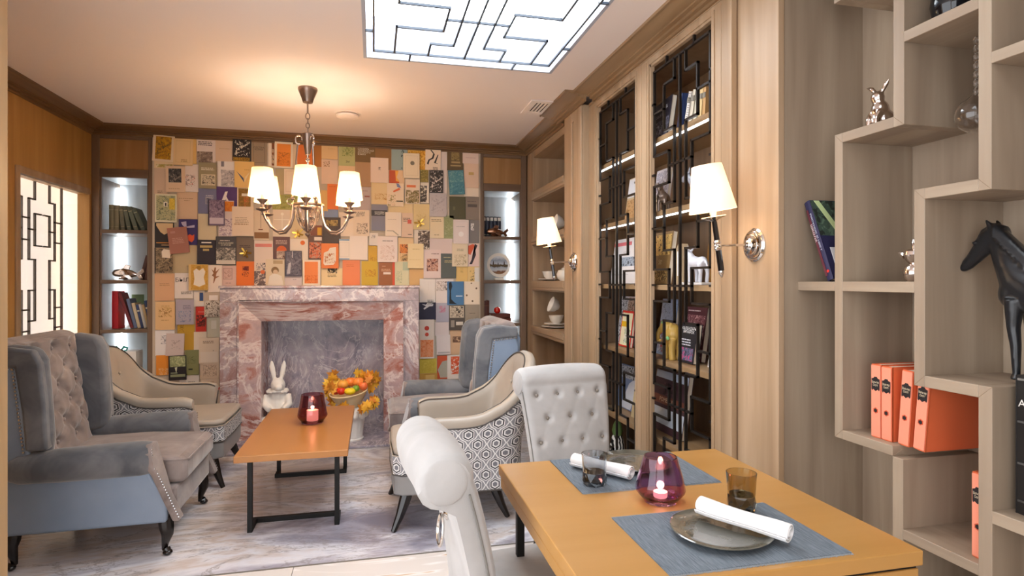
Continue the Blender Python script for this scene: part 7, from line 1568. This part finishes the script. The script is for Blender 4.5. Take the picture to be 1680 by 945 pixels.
# ---- figurines in the lattice bookcase
def beast(name, loc, s, mat, label, trunk=False, horns=False, rz=0):
    """standing four-legged figurine facing local +y"""
    r = root(name, loc, label, 'figurine', rz)
    b = B()
    b.tube([(0, -0.075 * s, 0.105 * s), (0, -0.05 * s, 0.112 * s), (0, 0.0, 0.106 * s), (0, 0.045 * s, 0.115 * s), (0, 0.07 * s, 0.125 * s)], [0.022 * s, 0.034 * s, 0.036 * s, 0.038 * s, 0.026 * s], 14)
    b.tube([(0, 0.055 * s, 0.125 * s), (0, 0.078 * s, 0.15 * s), (0, 0.095 * s, 0.165 * s)], [0.028 * s, 0.022 * s, 0.02 * s], 12)
    b.tube([(0, 0.085 * s, 0.172 * s), (0, 0.115 * s, 0.158 * s), (0, 0.135 * s, 0.145 * s)], [0.022 * s, 0.018 * s, 0.013 * s], 12)
    for sx_ in (-1, 1):
        b.tube([(sx_ * 0.02 * s, 0.045 * s, 0.10 * s), (sx_ * 0.022 * s, 0.05 * s, 0.05 * s), (sx_ * 0.022 * s, 0.046 * s, 0.0)], [0.018 * s, 0.011 * s, 0.012 * s], 8)
        b.tube([(sx_ * 0.02 * s, -0.055 * s, 0.10 * s), (sx_ * 0.022 * s, -0.066 * s, 0.055 * s), (sx_ * 0.022 * s, -0.058 * s, 0.0)], [0.02 * s, 0.012 * s, 0.012 * s], 8)
        b.tube([(sx_ * 0.012 * s, 0.08 * s, 0.185 * s), (sx_ * 0.022 * s, 0.072 * s, 0.215 * s)], [0.009 * s, 0.003 * s], 8)
        if horns: b.tube([(sx_ * 0.012 * s, 0.088 * s, 0.185 * s), (sx_ * 0.045 * s, 0.09 * s, 0.20 * s), (sx_ * 0.05 * s, 0.092 * s, 0.235 * s)], [0.007 * s, 0.006 * s, 0.002 * s], 8)
    if trunk: b.tube([(0, 0.13 * s, 0.15 * s), (0, 0.15 * s, 0.10 * s), (0, 0.145 * s, 0.05 * s), (0, 0.165 * s, 0.03 * s)], [0.016 * s, 0.013 * s, 0.011 * s, 0.009 * s], 8)
    b.tube([(0, -0.08 * s, 0.12 * s), (0, -0.10 * s, 0.09 * s), (0, -0.10 * s, 0.06 * s)], [0.008 * s, 0.006 * s, 0.004 * s], 6)
    b.build('body', mat, r, smooth=True, world=False, remesh=0.004)
    return r
beast('donkey_figurine', (1.70, 2.86, 1.346), 0.95, plain('white_ceramic', 'dcdce4', rough=0.25), 'white porcelain donkey figurine on third lattice shelf')
o = B().box(-0.05, 0.05, -0.12, 0.12, 0, 0.013).build('plinth', M_white, bevel=0.002); o.location = (1.70, 2.86, 1.3325); tag(o, 'thin white plinth slab under the donkey', 'plinth')
beast('bull_figurine', (1.64, 3.13, 1.7525), 0.80, plain('pewter_bull', '9a8a80', rough=0.3, metal=0.6), 'pewter bull figurine with horns on second lattice shelf', horns=True, rz=2.4)
beast('cow_figurine', (1.68, 2.77, 1.7525), 0.95, plain('spotted_cow', 'a8acb8', rough=0.2), 'glazed grey white cow figurine half hidden by near sconce', rz=0.5)
eg = root('elephant_figurine', (1.67, 3.08, 0.9055), 'golden elephant figurine standing on fourth lattice shelf', 'figurine')
b = B(); M_eg = plain('golden_elephant', 'c09a4c', rough=0.3)
b.ball((0, 0, 0.145), (0.05, 0.062, 0.062), 16, 12); b.ball((-0.03, 0.02, 0.185), (0.035, 0.038, 0.036), 14, 10)
b.tube([(-0.05, 0.035, 0.175), (-0.07, 0.045, 0.14), (-0.075, 0.03, 0.105), (-0.085, 0.0, 0.10), (-0.085, -0.02, 0.115)], [0.018, 0.014, 0.012, 0.010, 0.008], 10)
for sx_, sy_ in ((-0.02, 0.038), (-0.02, -0.038), (0.025, 0.038), (0.025, -0.038)): b.tube([(sx_, sy_, 0.12), (sx_ - 0.004, sy_, 0.05), (sx_, sy_, 0.0)], [0.026, 0.019, 0.021], 10)
for s in (-1, 1): b.ball((-0.02, 0.02 + s * 0.045, 0.18), (0.02, 0.012, 0.032), 12, 8)
b.build('body', M_eg, eg, smooth=True, world=False, remesh=0.004)
for k, (yy, zz) in enumerate(((0.04, 0.205), (-0.02, 0.125))): B().ball((-0.052, yy - 0.02, zz), (0.006, 0.018, 0.012), 10, 6).build('enamel_patch', plain('green_enamel', '7cb87c', rough=0.3), eg, smooth=True, world=False)
zb_ = root('striped_bottle', (1.66, 3.84, 0.1), 'green topped bottle with zebra stripes low behind far lattice door', 'bottle')
m, nt, b_ = newmat('zebra'); wv = nt.nodes.new('ShaderNodeTexWave'); wv.inputs['Scale'].default_value = 14; wv.inputs['Distortion'].default_value = 3; nt.links.new(coords(nt, (1, 1, 2), (0.4, 0, 0)), wv.inputs['Vector'])
nt.links.new(ramp(nt, wv.outputs['Fac'], [(0, '1a1a1a'), (0.5, 'ece8e0')], 'CONSTANT'), b_.inputs['Base Color'])
B().lathe([(0, 0), (0.05, 0), (0.055, 0.05), (0.05, 0.12), (0.036, 0.17), (0.03, 0.18), (0, 0.18)], 24).build('body', m, zb_, smooth=True, world=False)
B().lathe([(0, 0.18), (0.03, 0.18), (0.038, 0.21), (0.03, 0.25), (0.018, 0.275), (0, 0.28)], 20).build('head', plain('bottle_green', '6c8a50', rough=0.3), zb_, smooth=True, world=False)
